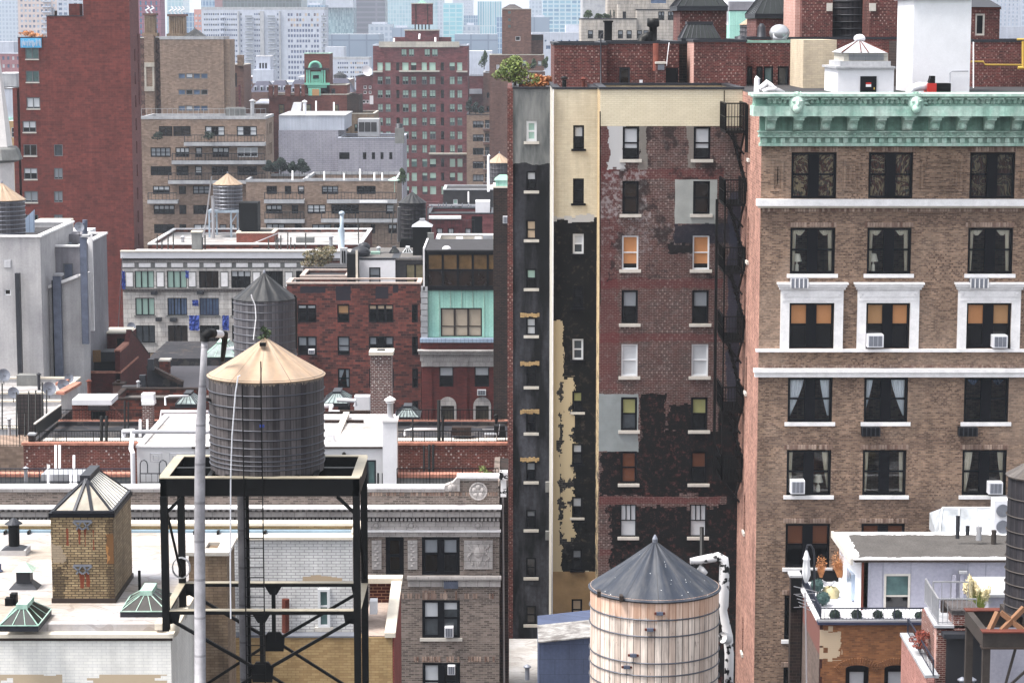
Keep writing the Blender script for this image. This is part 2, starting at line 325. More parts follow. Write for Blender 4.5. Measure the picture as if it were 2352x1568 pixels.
# window: columns of sashes, optional rail, blinds per column {mat, fraction}, sill, drapes
def window(parent, fr, u0, u1, v0, v1, f='black_frame', cols=1, rail=.5, t=.09, mul=None, pane='glass_dark', blind=None, bf=.5, low=None, sill=None, sillo=.12, sillh=.16, d=.18, simple=False, drape=None, mt=None, label=None, bars=0):
 mul = mul if mul is not None else t*1.6
 if simple:
  m = MB(); fr.box(m, u0, u1, v0, v1, d-.06, d); o = m.build('window', pane, parent)
  if blind: b = MB(); fr.box(b, u0+.04, u1-.04, v1-(v1-v0)*bf, v1-.04, d-.09, d-.062); b.build('blind', blind, o)
  return o
 m = MB(); fr.box(m, u0, u0+t, v0, v1, d-.12, d); fr.box(m, u1-t, u1, v0, v1, d-.12, d); fr.box(m, u0+t, u1-t, v0, v0+t, d-.12, d); fr.box(m, u0+t, u1-t, v1-t, v1, d-.12, d)
 wu = (u1-u0-2*t-mul*(cols-1))/cols; spans = []
 for i in range(cols):
  a = u0+t+i*(wu+mul); spans.append((a, a+wu))
  if i: fr.box(m, a-mul, a, v0+t, v1-t, d-.14, d)
  vr = v0+(v1-v0)*rail
  if rail: fr.box(m, a, a+wu, vr-t*.35, vr+t*.35, d-.09, d)
  for q in range(bars): fr.box(m, a+wu*(q+1)/(bars+1)-.025, a+wu*(q+1)/(bars+1)+.025, (vr if rail else v0)+t*.3, v1-t, d-.085, d-.03)
 o = m.build('window', f, parent, label=label)
 for i, (a, b) in enumerate(spans):
  bl = blind[i] if isinstance(blind, (list, tuple)) else blind; fx = bf[i] if isinstance(bf, (list, tuple)) else bf
  if not bl: fx = 0
  top, bot = v1-t, v0+t; cut = top-(top-bot)*fx
  if cut-bot > .02:
   p_ = MB(); fr.box(p_, a, b, bot, cut, d-.05, d-.03); p_.build('pane', (low or pane) if fx else pane, o)
  if fx:
   p_ = MB(); fr.box(p_, a, b, cut, top, d-.045, d-.025); p_.build('blind', bl, o)
 if sill:
  p_ = MB(); fr.box(p_, u0-sillo, u1+sillo, v0-sillh, v0, -.09, d); p_.build('sill', sill, o)
 if drape:
  zc = v0+t
  for (kind, i, mt_) in drape:
   a, b = spans[i]; wd = b-a; q = MB(); n = 14; tp = v1-t
   def sheet(xa0, xb0, xa1, xb1, z0, z1, ph=0.0):
    rows = 6
    for r_ in range(rows):
     for k in range(n):
      def P(rr, kk):
       s_ = rr/rows; c = kk/n; e = s_**1.3
       x0_ = xa0+(xa1-xa0)*e; x1_ = xb0+(xb1-xb0)*e
       return fr.p(x0_+(x1_-x0_)*c, z0+(z1-z0)*s_, d+.1+.03*math.sin(kk*2.4+ph))
      q.quad(P(r_, k), P(r_, k+1), P(r_+1, k+1), P(r_+1, k))
   if kind == 'L': sheet(a, a+wd*.98, a, a+wd*.02, tp, zc+.1)
   elif kind == 'R': sheet(a+wd*.35, b, b-wd*.12, b, tp, zc+.15)
   elif kind == 'R2': sheet(a+wd*.03, b, b-wd*.1, b, tp, zc+.15)
   elif kind == 'l2': sheet(a, a+wd*.5, a, a+wd*.05, tp, zc+.5)
   elif kind == 'l': sheet(a, a+wd*.28, a, a+wd*.16, tp, zc)
   elif kind == 'r': sheet(b-wd*.3, b, b-wd*.2, b, tp, zc)
   elif kind == 'lt': sheet(a, a+wd*.6, a, a+wd*.18, tp, zc)
   elif kind == 'rt': sheet(b-wd*.42, b, b-wd*.05, b, tp, zc+.2)
   elif kind == 'val': sheet(a+wd*.1, b-wd*.1, a+wd*.4, b-wd*.4, tp, tp-.28)
   elif kind == 'refl': sheet(a, b, a, b, tp, zc)
   elif kind == 'lamp':
    c_ = (a+b)/2-wd*.1; z_ = zc; P = fr.p(c_, z_, d+.35)
    q.lathe(P.x, P.y, [(.1, P.z-.05), (.09, P.z+.25), (.03, P.z+.32), (.03, P.z+.42), (.24, P.z+.43), (.14, P.z+.8), (.13, P.z+.8)], 12)
   q.build('lamp' if kind == 'lamp' else 'curtain_or_reflection', mt_, o)  # swirl sheets are window reflections painted in colour; other sheets are curtains
 return o
class B:
 """building part: wall with real window openings, roof, coping; pixels are measured on its front plane"""
 def __init__(s, label, cat, a, b, top, Y, D, wall, roof='tar', nob=False, ref=None, par=.6, cop='sill', zb=0, root_=None, name='building', group=None, side=None, zt=None, ch=.14, cw=.35, ov=.05, wname='wall', hold=.18):
  s.Y, s.D, s.wall, s.roofm, s.par, s.cop, s.zb = Y, D, wall, roof, par, cop, zb
  ref = top if ref is None else ref
  s.x0, s.x1, s.zt = X(a, ref, Y), X(b, ref, Y), (Z(top, Y) if zt is None else zt)
  s.side = side or wall; s.holes = []; s.lh = []; s.rh = []; s.q = []; s.nob = nob; s.ch = ch; s.cw = cw; s.ov = ov; s.wname = wname; s.d = hold
  s.r = root_ or root(name, label, cat, ((s.x0+s.x1)/2, Y+D/2, zb), group)
  s.f = front(Y)
 def w(s, a, b, c, d, **k):
  ref = (c+d)/2; h = (X(a, ref, s.Y), X(b, ref, s.Y), Z(d, s.Y), Z(c, s.Y)); s.holes.append(h); s.q.append((s.f, h, k)); return s
 def side_w(s, which, y0, y1, z0, z1, **k):
  h = (y0, y1, z0, z1); (s.lh if which == 'l' else s.rh).append(h); s.q.append((leftside(s.x0) if which == 'l' else rightside(s.x1), h, k))
 def hole(s, a, b, c, d): ref = (c+d)/2; s.holes.append((X(a, ref, s.Y), X(b, ref, s.Y), Z(d, s.Y), Z(c, s.Y)))
 def done(s):
  x0, x1, Y, y1, zb, zt, pr = s.x0, s.x1, s.Y, s.Y+s.D, s.zb, s.zt, s.par; t = .3
  m = MB(); wallgrid(m, s.f, x0, x1, zb, zt, s.holes, s.d); zk = zt-pr if s.nob else zt; m2 = m if s.side == s.wall else MB(); m2.quad((x0, y1, zb), (x1, y1, zb), (x1, y1, zk), (x0, y1, zk))
  wallgrid(m2, leftside(x0), Y, y1, zb, zt, s.lh, s.d); wallgrid(m2, rightside(x1), Y, y1, zb, zt, s.rh, s.d)
  if pr:
   for (a, b, c, d) in ((x0+t, x1-t, Y+t, Y+t),)+(() if s.nob else ((x0+t, x1-t, y1-t, y1-t),)): m2.quad((a, c, zt-pr), (b, d, zt-pr), (b, d, zt), (a, c, zt))
   for a in (x0+t, x1-t): m2.quad((a, Y+t, zt-pr), (a, y1-t, zt-pr), (a, y1-t, zt), (a, Y+t, zt))
   for a, b in ((x0, x0+t), (x1, x1-t)): m2.quad((a, Y, zt), (b, Y+t, zt), (b, y1-t, zt), (a, y1, zt))
  m.build(s.wname, s.wall, s.r)
  if m2 is not m: m2.build('side_wall', s.side, s.r)
  tt = t if pr else 0
  MB().quad((x0+tt, Y+tt, zt-pr), (x1-tt, Y+tt, zt-pr), (x1-tt, y1-(0 if s.nob else tt), zt-pr), (x0+tt, y1-(0 if s.nob else tt), zt-pr)).build('roof', s.roofm, s.r)
  if s.cop:
   c = MB(); o = s.ov; cw = s.cw; ch = s.ch
   zt += .005; c.box(x0-o, x1+o, Y-o, Y+cw, zt, zt+ch); c.box(x0-o, x1+o, y1-cw, y1+o, zt, zt+ch); c.box(x0-o, x0+cw, Y+cw, y1-cw, zt, zt+ch); c.box(x1-cw, x1+o, Y+cw, y1-cw, zt, zt+ch)
   c.build('coping', s.cop, s.r)
  big = s.q
  if len(big) > 100:
   rest = big[100:]; big = big[:100]; mm = MB()
   for (f_, h, k) in rest: f_.box(mm, h[0], h[1], h[2], h[3], s.d-.06, s.d)
   o_ = mm.build('windows', rest[0][2].get('pane', 'glass_dark'), s.r); o_['kind'] = 'stuff'
  for (f_, h, k) in big: window(s.r, f_, *h, d=s.d, **k)
  return s
 def ledge(s, name, a, b, c, d, mat, out=.3, ref=None):    # horizontal band proud of the front
  ref = (c+d)/2 if ref is None else ref
  return MB().box(X(a, ref, s.Y), X(b, ref, s.Y), s.Y-out, s.Y+.0, Z(d, s.Y), Z(c, s.Y)).build(name, mat, s.r)
def grid(b, cols, rows, f):       # f(i,j) -> kwargs or None
 for j, (c, d) in enumerate(rows):
  for i, (a, e) in enumerate(cols):
   k = f(i, j)
   if k is not None: b.w(a, e, c, d, **k)
def railing(name, pts, h, mat, parent=None, sp=.15, t=.03, label=None, cat='railing', group=None, mid=False, tt=.05):
 m = MB(); pts = [Vector(p) for p in pts]
 for a, b in zip(pts, pts[1:]):
  up = Vector((0, 0, h)); m.bar(a+up, b+up, tt, tt); m.bar(a+up*.06, b+up*.06, t, t)
  if mid: m.bar(a+up*.8, b+up*.8, t, t)
  L = (b-a).length; n = max(2, int(L/sp))
  for k in range(n+1):
   q = a+(b-a)*(k/n); m.bar(q, q+up, tt if k % 10 == 0 else t*.7, None)
 o = m.build(name, mat, parent)
 if parent is None: tag(o, label, cat, group)
 return o
def thing(name, label, cat, mb, mat, group=None, smooth=False): return tag(mb.build(name, mat, smooth=smooth), label, cat, group)
LEAFN = [0]
def leaves(mb, c, r, n, s):
 for _ in range(n):
  while True:
   v = Vector((R.uniform(-1, 1), R.uniform(-1, 1), R.uniform(-1, 1)))
   if v.length <= 1: break
  if v.length > .1: v = v.normalized()*(v.length**.5)
  p = Vector((c[0]+v.x*r[0], c[1]+v.y*r[1], c[2]+v.z*r[2])); a = Vector((R.uniform(-1, 1), R.uniform(-1, 1), R.uniform(-1, 1))).normalized(); b = a.orthogonal().normalized(); e = s*R.uniform(.6, 1.3)
  mb.quad(p-a*e, p-b*e*.5, p+a*e, p+b*e*.5)
def leafmat(name, c1, c2):
 def f():
  g = G(name, .7); p = g.pos(); f1 = g.ramp(g.noise(g._p, 3.5, 2), .35, .65); g.col(g.var(g.mix(f1, lin(c1), lin(c2)), g._p, 14, .4)); return g.m
 DEFS[name] = f
leafmat('leaf_green', (72, 92, 48), (36, 54, 34)); leafmat('leaf_bright', (120, 134, 60), (66, 86, 38)); leafmat('leaf_conifer', (38, 58, 48), (22, 36, 32)); leafmat('leaf_blue', (76, 106, 104), (40, 66, 66))
leafmat('leaf_orange', (204, 144, 86), (160, 104, 64)); leafmat('leaf_straw', (226, 214, 176), (190, 176, 130)); leafmat('leaf_lime', (176, 182, 84), (110, 130, 60))
def tree(label, px, py, Y, w_, h_, mat='leaf_green', cat='tree', blobs=7, n=220, s=.12, trunk=True, group=None, name='tree', zb=None):
 """px,py = foot; w_,h_ in metres"""
 p = W(px, py, Y); r = root(name, label, cat, p, group); m = MB()
 for k in range(blobs):
  t = k/max(1, blobs-1); a = R.uniform(0, 6.28); rr = w_*.28
  c = (p.x+math.cos(a)*w_*.26*R.random(), p.y+math.sin(a)*w_*.26, p.z+h_*(.32+.55*t))
  leaves(m, c, (rr*R.uniform(.8, 1.3)*(1.25-.6*t), rr, h_*.2), n, s)
 m.build('crown', mat, r)
 t_ = MB(); t_.tube([p, p+Vector((0.02*w_, 0, h_*.4)), p+Vector((-.03*w_, 0, h_*.8))], .05, 6, rs=[.07*w_**.5, .05*w_**.5, .015]); t_.build('trunk', 'brown_frame', r)
 return r
def woodmat(name, c1, c2, n=56, rust=None, grey=.3, k=K, dark=.0):
 def f():
  g = G(name, .85); o = g.obj(); ang = g.m2('ARCTAN2', o[1], o[0]); a = g.m2('MULTIPLY', ang, n/(2*math.pi))
  fl = g.m2('FLOOR', a); fr_ = g.m2('FRACT', a); wn = g.n('TexWhiteNoise', {'W': fl}, noise_dimensions='1D').outputs[0]
  c = g.mix(wn, lin(c1, k), lin(c2, k))
  st = g.n('CombineXYZ', {0: g.m2('MULTIPLY', ang, 16.0), 1: g.m2('MULTIPLY', o[2], .5), 2: g.m2('MULTIPLY', wn, 20.0)}).outputs[0]
  c = g.var(c, st, 1.4, grey, 5)
  kn = g.ramp(g.noise(g.n('CombineXYZ', {0: g.m2('MULTIPLY', ang, 9.0), 1: g.m2('MULTIPLY', o[2], 1.4), 2: fl}).outputs[0], 2.2, 4), .62, .72)
  c = g.mix(g.m2('MULTIPLY', kn, .6), c, lin((90, 76, 74), k))
  gap = g.m2('GREATER_THAN', g.m2('ABSOLUTE', g.m2('SUBTRACT', fr_, .5)), .45)
  blo = g.ramp(g.noise(g.n('CombineXYZ', {0: g.m2('MULTIPLY', ang, 5.0), 1: g.m2('MULTIPLY', o[2], .35), 2: 3.0}).outputs[0], 1.5, 6, .7), .5, .68); c = g.mix(g.m2('MULTIPLY', blo, grey*1.1), c, lin((104, 96, 96), k)); c = g.mix(g.m2('MULTIPLY', gap, .85), c, lin((34, 30, 30)))
  if rust:
   m_ = g.m2('GREATER_THAN', g.m2('ADD', o[2], g.m2('MULTIPLY', g.noise(st, 2.0), .5)), rust[0]); c = g.mix(g.m2('MULTIPLY', m_, rust[2]), c, lin(rust[1], k))
  g.col(c); g.bump(fr_, .3, .02); return g.m
 DEFS[name] = f
def conemat(name, c, spots=False, k=K, seams=12):
 def f():
  g = G(name, .55); o = g.obj(); ang = g.m2('ARCTAN2', o[1], o[0]); a = g.m2('FRACT', g.m2('MULTIPLY', ang, seams/(2*math.pi)))
  c0 = g.var(lin(c, k), g._o, .8, .16); c0 = g.var(c0, g._o, 5, .08)
  s_ = g.m2('GREATER_THAN', g.m2('ABSOLUTE', g.m2('SUBTRACT', a, .5)), .485); dn = g.noise(g.n('CombineXYZ', {0: g.m2('MULTIPLY', ang, 3.0), 1: o[2], 2: 0.0}).outputs[0], 2.0, 5); c0 = g.mix(g.ramp(dn, .45, .7, 0.0, .3), c0, lin((150, 146, 144), k)); c0 = g.mix(g.m2('MULTIPLY', s_, .6), c0, lin((30, 30, 34))); g.bump(g.m2('SINE', g.m2('MULTIPLY', ang, float(seams))), .6, .05)
  if spots:
   vo = g.n('TexVoronoi', {'Vector': g._o, 'Scale': 7.0}); d_ = g.m2('LESS_THAN', vo.outputs['Distance'], .09); g2 = g.m2('GREATER_THAN', g.n('SeparateColor', {0: vo.outputs['Color']}).outputs[0], .6)
   c0 = g.mix(g.m2('MULTIPLY', d_, g2), c0, lin((210, 212, 214)))
  g.col(c0); return g.m
 DEFS[name] = f
def tank(label, px, rpx, Y, apex, rim, base, barrel, cone, over=.08, hoops=8, hoopm='dark_metal', group='rooftop water tanks', fin=True, seg=48, taper=1.0, spacing=None, sides=None):
 c = W(px, rim, Y); r_ = rpx/F*Y*1.0; zr = Z(rim, Y); za = Z(apex, Y); zb = Z(base, Y)
 r = root('water_tank', label, 'water tank', (c.x, Y, zb), group)
 MB().lathe(c.x, Y, [(r_*taper, zb), (r_, zr+.05)], seg).build('barrel', barrel, r)
 co = r_*(1+over); n = sides or seg
 MB().lathe(c.x, Y, [(co*.99, zr-.04), (co, zr), (co*.5, zr+(za-zr)*.49), (.05, za)], n, math.pi/n).build('roof', cone, r, smooth=False)
 zs = spacing or [zb+(zr-zb)*(1-(1-(k+.5)/hoops)**1.0) for k in range(hoops)]
 for z in zs: MB().ring(c.x, Y, z, r_*(taper+(1-taper)*(z-zb)/(zr-zb))+.02, .022 if Y < 100 else .035, 40).build('hoop', hoopm, r)
 if fin: MB().lathe(c.x, Y, [(.07, za-.12), (.08, za+.08), (.02, za+.2)], 10).build('finial', 'grey_metal', r)
 return r, c.x, r_, zb, zr, za
def pyramid_skylight(label, a, b, top, bot, Y, D, gl='skylight_glass', fr_='copper', hgt=None, n=6, rx=.12, group='rooftop skylights', base=.25, curb='dark_metal', ribs=.035, parent=None, cen=None):
 x0, x1 = X(a, bot, Y), X(b, bot, Y); z0 = Z(bot, Y); z1 = Z(top, Y+D/2) if hgt is None else z0+base+hgt
 r = parent if parent is not None else root('skylight', label, 'skylight', ((x0+x1)/2, Y+D/2, z0), group)
 MB().box(x0, x1, Y, Y+D, z0, z0+base).build('curb', curb, r)
 zz = z0+base; cx, cy = (x0+x1)/2, Y+D/2; RX = (x1-x0)*rx; RY = D*.22
 MB().hip(x0+.05, x1-.05, Y+.05, Y+D-.05, zz+.01, z1, RX, RY).build('glazing', gl, r)
 m = MB(); C = [Vector((x0, Y, zz)), Vector((x1, Y, zz)), Vector((x1, Y+D, zz)), Vector((x0, Y+D, zz))]; T = [Vector((cx-RX, cy-RY, z1)), Vector((cx+RX, cy-RY, z1)), Vector((cx+RX, cy+RY, z1)), Vector((cx-RX, cy+RY, z1))]
 for q in range(4):
  m.bar(C[q], C[(q+1) % 4], ribs*1.6); m.bar(C[q], T[q], ribs*1.4)
  for k in range(1, n): t = k/n; m.bar(C[q]+(C[(q+1) % 4]-C[q])*t, T[q]+(T[(q+1) % 4]-T[q])*t, ribs)
 m.build('ribs', fr_, r); MB().box(cx-RX-.08, cx+RX+.08, cy-RY-.08, cy+RY+.08, z1-.04, z1+.12).build('ridge_cap', fr_, r)
 return r
def pipe(label, pts, r_, mat, cat='pipe', group=None, name='pipe', n=12, smooth=True):
 return thing(name, label, cat, MB().tube(pts, r_, n), mat, group, smooth)
def vent(label, px, py, Y, h, r_, mat='galv', cap=True, group='rooftop vent pipes', name='vent_pipe', capm=None):
 p = W(px, py, Y); r = root(name, label, 'vent', p, group)
 MB().lathe(p.x, p.y, [(r_, p.z), (r_, p.z+h)], 14).build('stack', mat, r)
 if cap: MB().lathe(p.x, p.y, [(r_*1.1, p.z+h+.02), (r_*1.7, p.z+h+.06), (r_*1.7, p.z+h+.1), (.03, p.z+h+.1+r_*.9)], 14).build('cap', capm or mat, r)
 return r
def ac(label, a, b, c, d, Y, D=.5, mat='white_paint', parent=None, fan=False):
 x0, x1, z0, z1 = X(a, c, Y), X(b, c, Y), Z(d, Y), Z(c, Y); r = root('air_conditioner', label, 'air conditioner', ((x0+x1)/2, Y+D/2, z0), 'air conditioners')
 MB().box(x0, x1, Y, Y+D, z0, z1).build('case', mat, r); m = MB(); n = 3; t = (x1-x0)*.08
 for k in range(n): q = x0+t+(x1-x0-2*t)*k/n; m.box(q+.01, q+(x1-x0-2*t)/n-.01, Y-.015, Y, z0+t, z1-t)
 m.build('grille', 'grey_metal', r); return r
# ================================================================ ground
g_ = MB().quad((-6000, -800, 0), (6000, -800, 0), (6000, 9000, 0), (-6000, 9000, 0)).build('ground', 'asphalt'); g_['kind'] = 'structure'
# ================================================================ brown brick apartment house with the copper cornice
Y0 = 112.0
BR = B('brown brick apartment house with green copper cornice and white belt courses', 'apartment building', 1749, 2760, 330, Y0, 30, 'br_brown', ref=335, par=0, cop=None, side='br_salmon', name='apartment_building', zt=Z(222, Y0), hold=.22)
colA = [(1817.5, 1921.5), (1995, 2097), (2227.5, 2331.5)]
rows = [(350, 456), (523, 629), (695, 800), (867, 969), (1033, 1137), (1202, 1303), (1367, 1468), (1532, 1640)]
OR, TAN = 'blind_orange', 'blind_tan'
spec = {(0, 0): dict(drape=[('refl', 0, 'swirl_reflection'), ('refl', 1, 'swirl_reflection')]), (1, 0): dict(drape=[('refl', 0, 'swirl_reflection'), ('refl', 1, 'swirl_reflection')]), (2, 0): dict(drape=[('refl', 0, 'swirl_reflection_dim'), ('refl', 1, 'swirl_reflection_dim')]),  # top row: reflections painted on sheets behind the glass
  (0, 1): dict(drape=[('l', 0, 'linen'), ('r', 1, 'linen'), ('val', 0, 'linen'), ('val', 1, 'linen'), ('lamp', 0, 'linen')]), (1, 1): dict(drape=[('l', 0, 'linen'), ('r', 1, 'linen'), ('val', 0, 'linen'), ('val', 1, 'linen'), ('lamp', 0, 'linen')]),
  (2, 1): dict(drape=[('l', 0, 'linen'), ('r', 1, 'linen'), ('val', 0, 'linen'), ('val', 1, 'linen')]),
  (0, 2): dict(blind=[OR, OR], bf=[.47, .47]), (1, 2): dict(blind=[TAN, OR], bf=[.47, .47]), (2, 2): dict(blind=[OR, TAN], bf=[.47, .47]),
  (0, 3): dict(drape=[('L', 0, 'sheer'), ('R', 1, 'sheer')]), (1, 3): dict(drape=[('l2', 0, 'sheer'), ('R2', 1, 'sheer')]), (2, 3): dict(drape=[('val', 0, 'glass_blue'), ('val', 1, 'glass_blue')]),
  (0, 4): dict(drape=[('l', 0, 'linen'), ('rt', 1, 'linen'), ('lamp', 1, 'linen')]), (1, 4): dict(drape=[('l', 0, 'linen'), ('r', 1, 'linen')]), (2, 4): dict(drape=[('lt', 0, 'linen'), ('rt', 1, 'linen')]),
  (0, 5): dict(blind=['blind_brown']*2, bf=[.47]*2), (1, 5): dict(blind=['blind_brown']*2, bf=[.47]*2)}
def swirl_reflection(nm, k):  # brown and tan window reflections painted as swirling colour
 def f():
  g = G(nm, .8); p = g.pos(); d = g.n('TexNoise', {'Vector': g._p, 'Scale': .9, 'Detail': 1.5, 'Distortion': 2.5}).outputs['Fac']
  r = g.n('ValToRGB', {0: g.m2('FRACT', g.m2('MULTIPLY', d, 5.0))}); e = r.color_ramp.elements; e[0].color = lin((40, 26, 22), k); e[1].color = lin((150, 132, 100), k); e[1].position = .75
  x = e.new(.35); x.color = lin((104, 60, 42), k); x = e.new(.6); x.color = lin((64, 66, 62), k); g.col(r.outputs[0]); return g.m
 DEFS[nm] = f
swirl_reflection('swirl_reflection', 1.3); swirl_reflection('swirl_reflection_dim', .7); plain('sheer', (232, 236, 240), .9, var=.06, k=1); plain('asphalt', (80, 80, 84), .95, var=.3)
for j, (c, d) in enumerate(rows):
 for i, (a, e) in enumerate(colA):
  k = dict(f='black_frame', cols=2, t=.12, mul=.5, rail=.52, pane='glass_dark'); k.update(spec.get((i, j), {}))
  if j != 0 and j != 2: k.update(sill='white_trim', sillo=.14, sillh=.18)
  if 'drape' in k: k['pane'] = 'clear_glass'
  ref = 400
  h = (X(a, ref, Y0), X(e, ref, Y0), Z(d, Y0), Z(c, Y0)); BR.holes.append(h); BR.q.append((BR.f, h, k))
for zz in range(7):
 z = Z(270+zz*170, Y0)
for (c, d) in ((250, 365), (499, 600), (821, 901), (1137, 1222), (1420, 1500)): BR.side_w('l', 117.4, 118.1, Z(d, 117.5), Z(c, 117.5), f='dark_metal', rail=0, t=.05, sill='sill')
BR.done(); r = BR.r; xl = BR.x0; xr = BR.x1
def band(name, c, d, mat, out, x0=None, x1=None, dz=0): return MB().box((xl if x0 is None else x0)-out*.6, xr if x1 is None else x1, Y0-out, Y0-.0, Z(d, Y0), Z(c, Y0)).build(name, mat, r)
band('belt_course', 457, 472, 'white_trim', .38); band('belt_moulding', 472.3, 477, 'cream_cap', .22)
band('belt_course', 845, 853, 'white_trim', .42); band('belt_course', 854, 864, 'white_trim', .32); band('belt_course', 800.5, 807, 'white_trim', .25)
def soldier(a, e, c, d, out=.04):    # row of upright bricks
 m = MB(); x0, x1 = X(a, 400, Y0), X(e, 400, Y0); n = int((x1-x0)/.13)
 for q in range(n):
  if R.random() < .93: m.box(x0+q*.13, x0+q*.13+.10, Y0-out-R.random()*.02, Y0-.001, Z(d, Y0), Z(c, Y0))
 m.build('soldier_course', 'soldier', r)
brick('soldier', (196, 172, 156), (134, 104, 92), (150, 130, 118), .2, .13, .6, .0)
soldier(1752, 2400, 478.5, 486); soldier(1752, 2400, 838, 844.6, .05)
for (a, e) in colA:
 for c in (340, 513, 1023, 1192, 1357, 1522): soldier(a-6, e+6, c-2, c+8)
def pane_frame(a, b, c, d):          # raised brick panel border
 m = MB(); x0, x1, z0, z1 = X(a, 400, Y0), X(b, 400, Y0), Z(d, Y0), Z(c, Y0)
 for o, t, pr in ((0, .12, .06), (.26, .1, .05)):
  for bx in ((x0+o, x1-o, z0+o, z0+o+t), (x0+o, x1-o, z1-o-t, z1-o), (x0+o, x0+o+t, z0+o+t, z1-o-t), (x1-o-t, x1-o, z0+o+t, z1-o-t)): m.box(bx[0], bx[1], Y0-pr, Y0-.001, bx[2], bx[3])
 m.build('brick_panel', 'br_brown', r)
for a, b in ((1772, 1800), (1937, 1977), (2115, 2211), (2345, 2400)): pane_frame(a, b, 366, 440)
for i, (a, e) in enumerate(colA):    # white window surrounds with entablature, third row
 x0, x1 = X(a, 400, Y0), X(e, 400, Y0); zt, zb = Z(695, Y0), Z(800, Y0); m = MB()
 m.box(x0-.42, x0, Y0-.16, Y0, zb, zt); m.box(x1, x1+.42, Y0-.16, Y0, zb, zt); m.box(x0-.42, x1+.42, Y0-.16, Y0, zt, Z(664, Y0))
 m.box(x0-.36, x1+.36, Y0-.19, Y0-.161, Z(690, Y0), Z(684, Y0)); m.box(x0-.36, x1+.36, Y0-.2, Y0-.161, Z(681, Y0), Z(667, Y0))
 for q in (x0-.22, x1+.22): m.lathe(q, Y0-.12, [(.12, Z(676, Y0)), (.13, Z(672, Y0))], 10)
 m.box(x0-.5, x1+.5, Y0-.26, Y0, Z(664, Y0), Z(658, Y0)); m.box(x0-.56, x1+.56, Y0-.36, Y0, Z(658, Y0)+.002, Z(652, Y0)); m.box(x0-.62, x1+.62, Y0-.44, Y0, Z(652, Y0)+.002, Z(648, Y0))
 m.build('window_surround', 'white_trim', r)
# wall sleeves below windows
for k, (a, b, c, d, mt) in enumerate(((1818, 1857, 638, 659, 'grey_metal'), (2232, 2272, 638, 659, 'grey_metal'), (1989, 2030, 978, 998, 'black_frame'), (2214, 2256, 978, 998, 'black_frame'))):
 m = MB(); x0, x1, z0, z1 = X(a, 400, Y0), X(b, 400, Y0), Z(d, Y0), Z(c, Y0); m.box(x0, x1, Y0-.46, Y0-.0, z0, z1); o = m.build('air_conditioner_grille', mt, r)
 m = MB()
 for q in range(5): xx = x0+(x1-x0)*q/4; m.box(xx-.025, xx+.025, Y0-.48, Y0-.461, z0, z1)
 m.build('grille_bar', 'white_trim' if k < 2 else 'dark_metal', o)
ac('white air conditioner in the middle window with orange shades of the brown house', 1993, 2030, 769, 798, Y0-.55, .7)
ac('white air conditioner in the rightmost window with orange shades', 2282, 2315, 771, 799, Y0-.55, .7)
ac('white three panel air conditioner in the left window above the patio', 1817, 1849, 1104, 1134, Y0-.5, .6)
ac('grey and white air conditioner in the rightmost window beside the dark tank', 2272, 2304, 1108, 1135, Y0-.5, .6)
# copper cornice
m = MB(); PX = 1.5
def cb(mb, y0, y1, c, d, ex=0): mb.box(xl-y0*.35-ex, xr, Y0-y0, Y0-y1, Z(d, Y0), Z(c, Y0))
cb(m, 1.75, -.6, 213, 219.5); cb(m, 1.55, 0, 219.6, 223)
m.build('cornice_cap', 'copper', r)
m = MB(); cb(m, 1.3, 0, 223.1, 238); cb(m, 1.38, 0, 238.1, 241.5); m.build('cornice_fascia', 'copper2', r)
m = MB(); cb(m, 1.62, 0, 241.6, 264.5); m.build('corona', 'copper', r)
m = MB(); x = xl+.2                    # egg moulding along the fascia
while x < xr: m.lathe(x, Y0-1.3, [(.02, Z(238, Y0)), (.1, Z(235, Y0)), (.12, Z(229, Y0)), (.1, Z(224, Y0))], 6); x += .25
x = xl+.1
while x < xr: m.box(x, x+.5, Y0-1.6, Y0-1.3, Z(226.5, Y0), Z(223.2, Y0)); x += .62
m.build('fascia_moulding', 'copper', r)
m = MB(); cb(m, .35, 0, 264.6, 300); m.build('cornice_soffit_wall', 'copper2', r)
m = MB(); cb(m, .62, 0, 300.1, 303); cb(m, .45, 0, 303.1, 311); cb(m, .55, 0, 311.1, 314); cb(m, .22, 0, 314.1, 328); cb(m, .4, 0, 328.1, 335); m.build('bed_moulding', 'copper', r)
m = MB(); x = xl
while x < xr: m.box(x, x+.22, Y0-.42, Y0-.22, Z(327.5, Y0), Z(316, Y0)); x += .425
m.build('dentils', 'copper', r)
m = MB(); x = xl+.15
while x < xr: m.ball((x, Y0-.46, Z(307, Y0)), .11, .07, .085, 8, 5); m.box(x+.18, x+.2, Y0-.5, Y0-.45, Z(311, Y0), Z(303, Y0)); x += .38
m.build('egg_and_dart', 'copper', r)
px = 1766.0
while px < 2500:                      # scrolled brackets
 cx = X(px, 280, Y0); m = MB(); hw = .22
 prof = [(1.5, Z(264.6, Y0)), (1.45, Z(274, Y0)), (1.1, Z(276, Y0)), (.95, Z(284, Y0)), (.9, Z(293, Y0)), (.7, Z(298, Y0)), (.36, Z(297, Y0)), (.36, Z(264.6, Y0))]
 m.prism([(cx-hw, Y0-a, z) for a, z in prof], (2*hw, 0, 0)); m.box(cx-hw-.09, cx+hw+.09, Y0-1.55, Y0-.36, Z(268, Y0), Z(264.7, Y0)); m.ball((cx, Y0-.98, Z(288, Y0)), .2, .16, .16, 10, 6)
 m.build('bracket', 'copper', r); px += 62.3
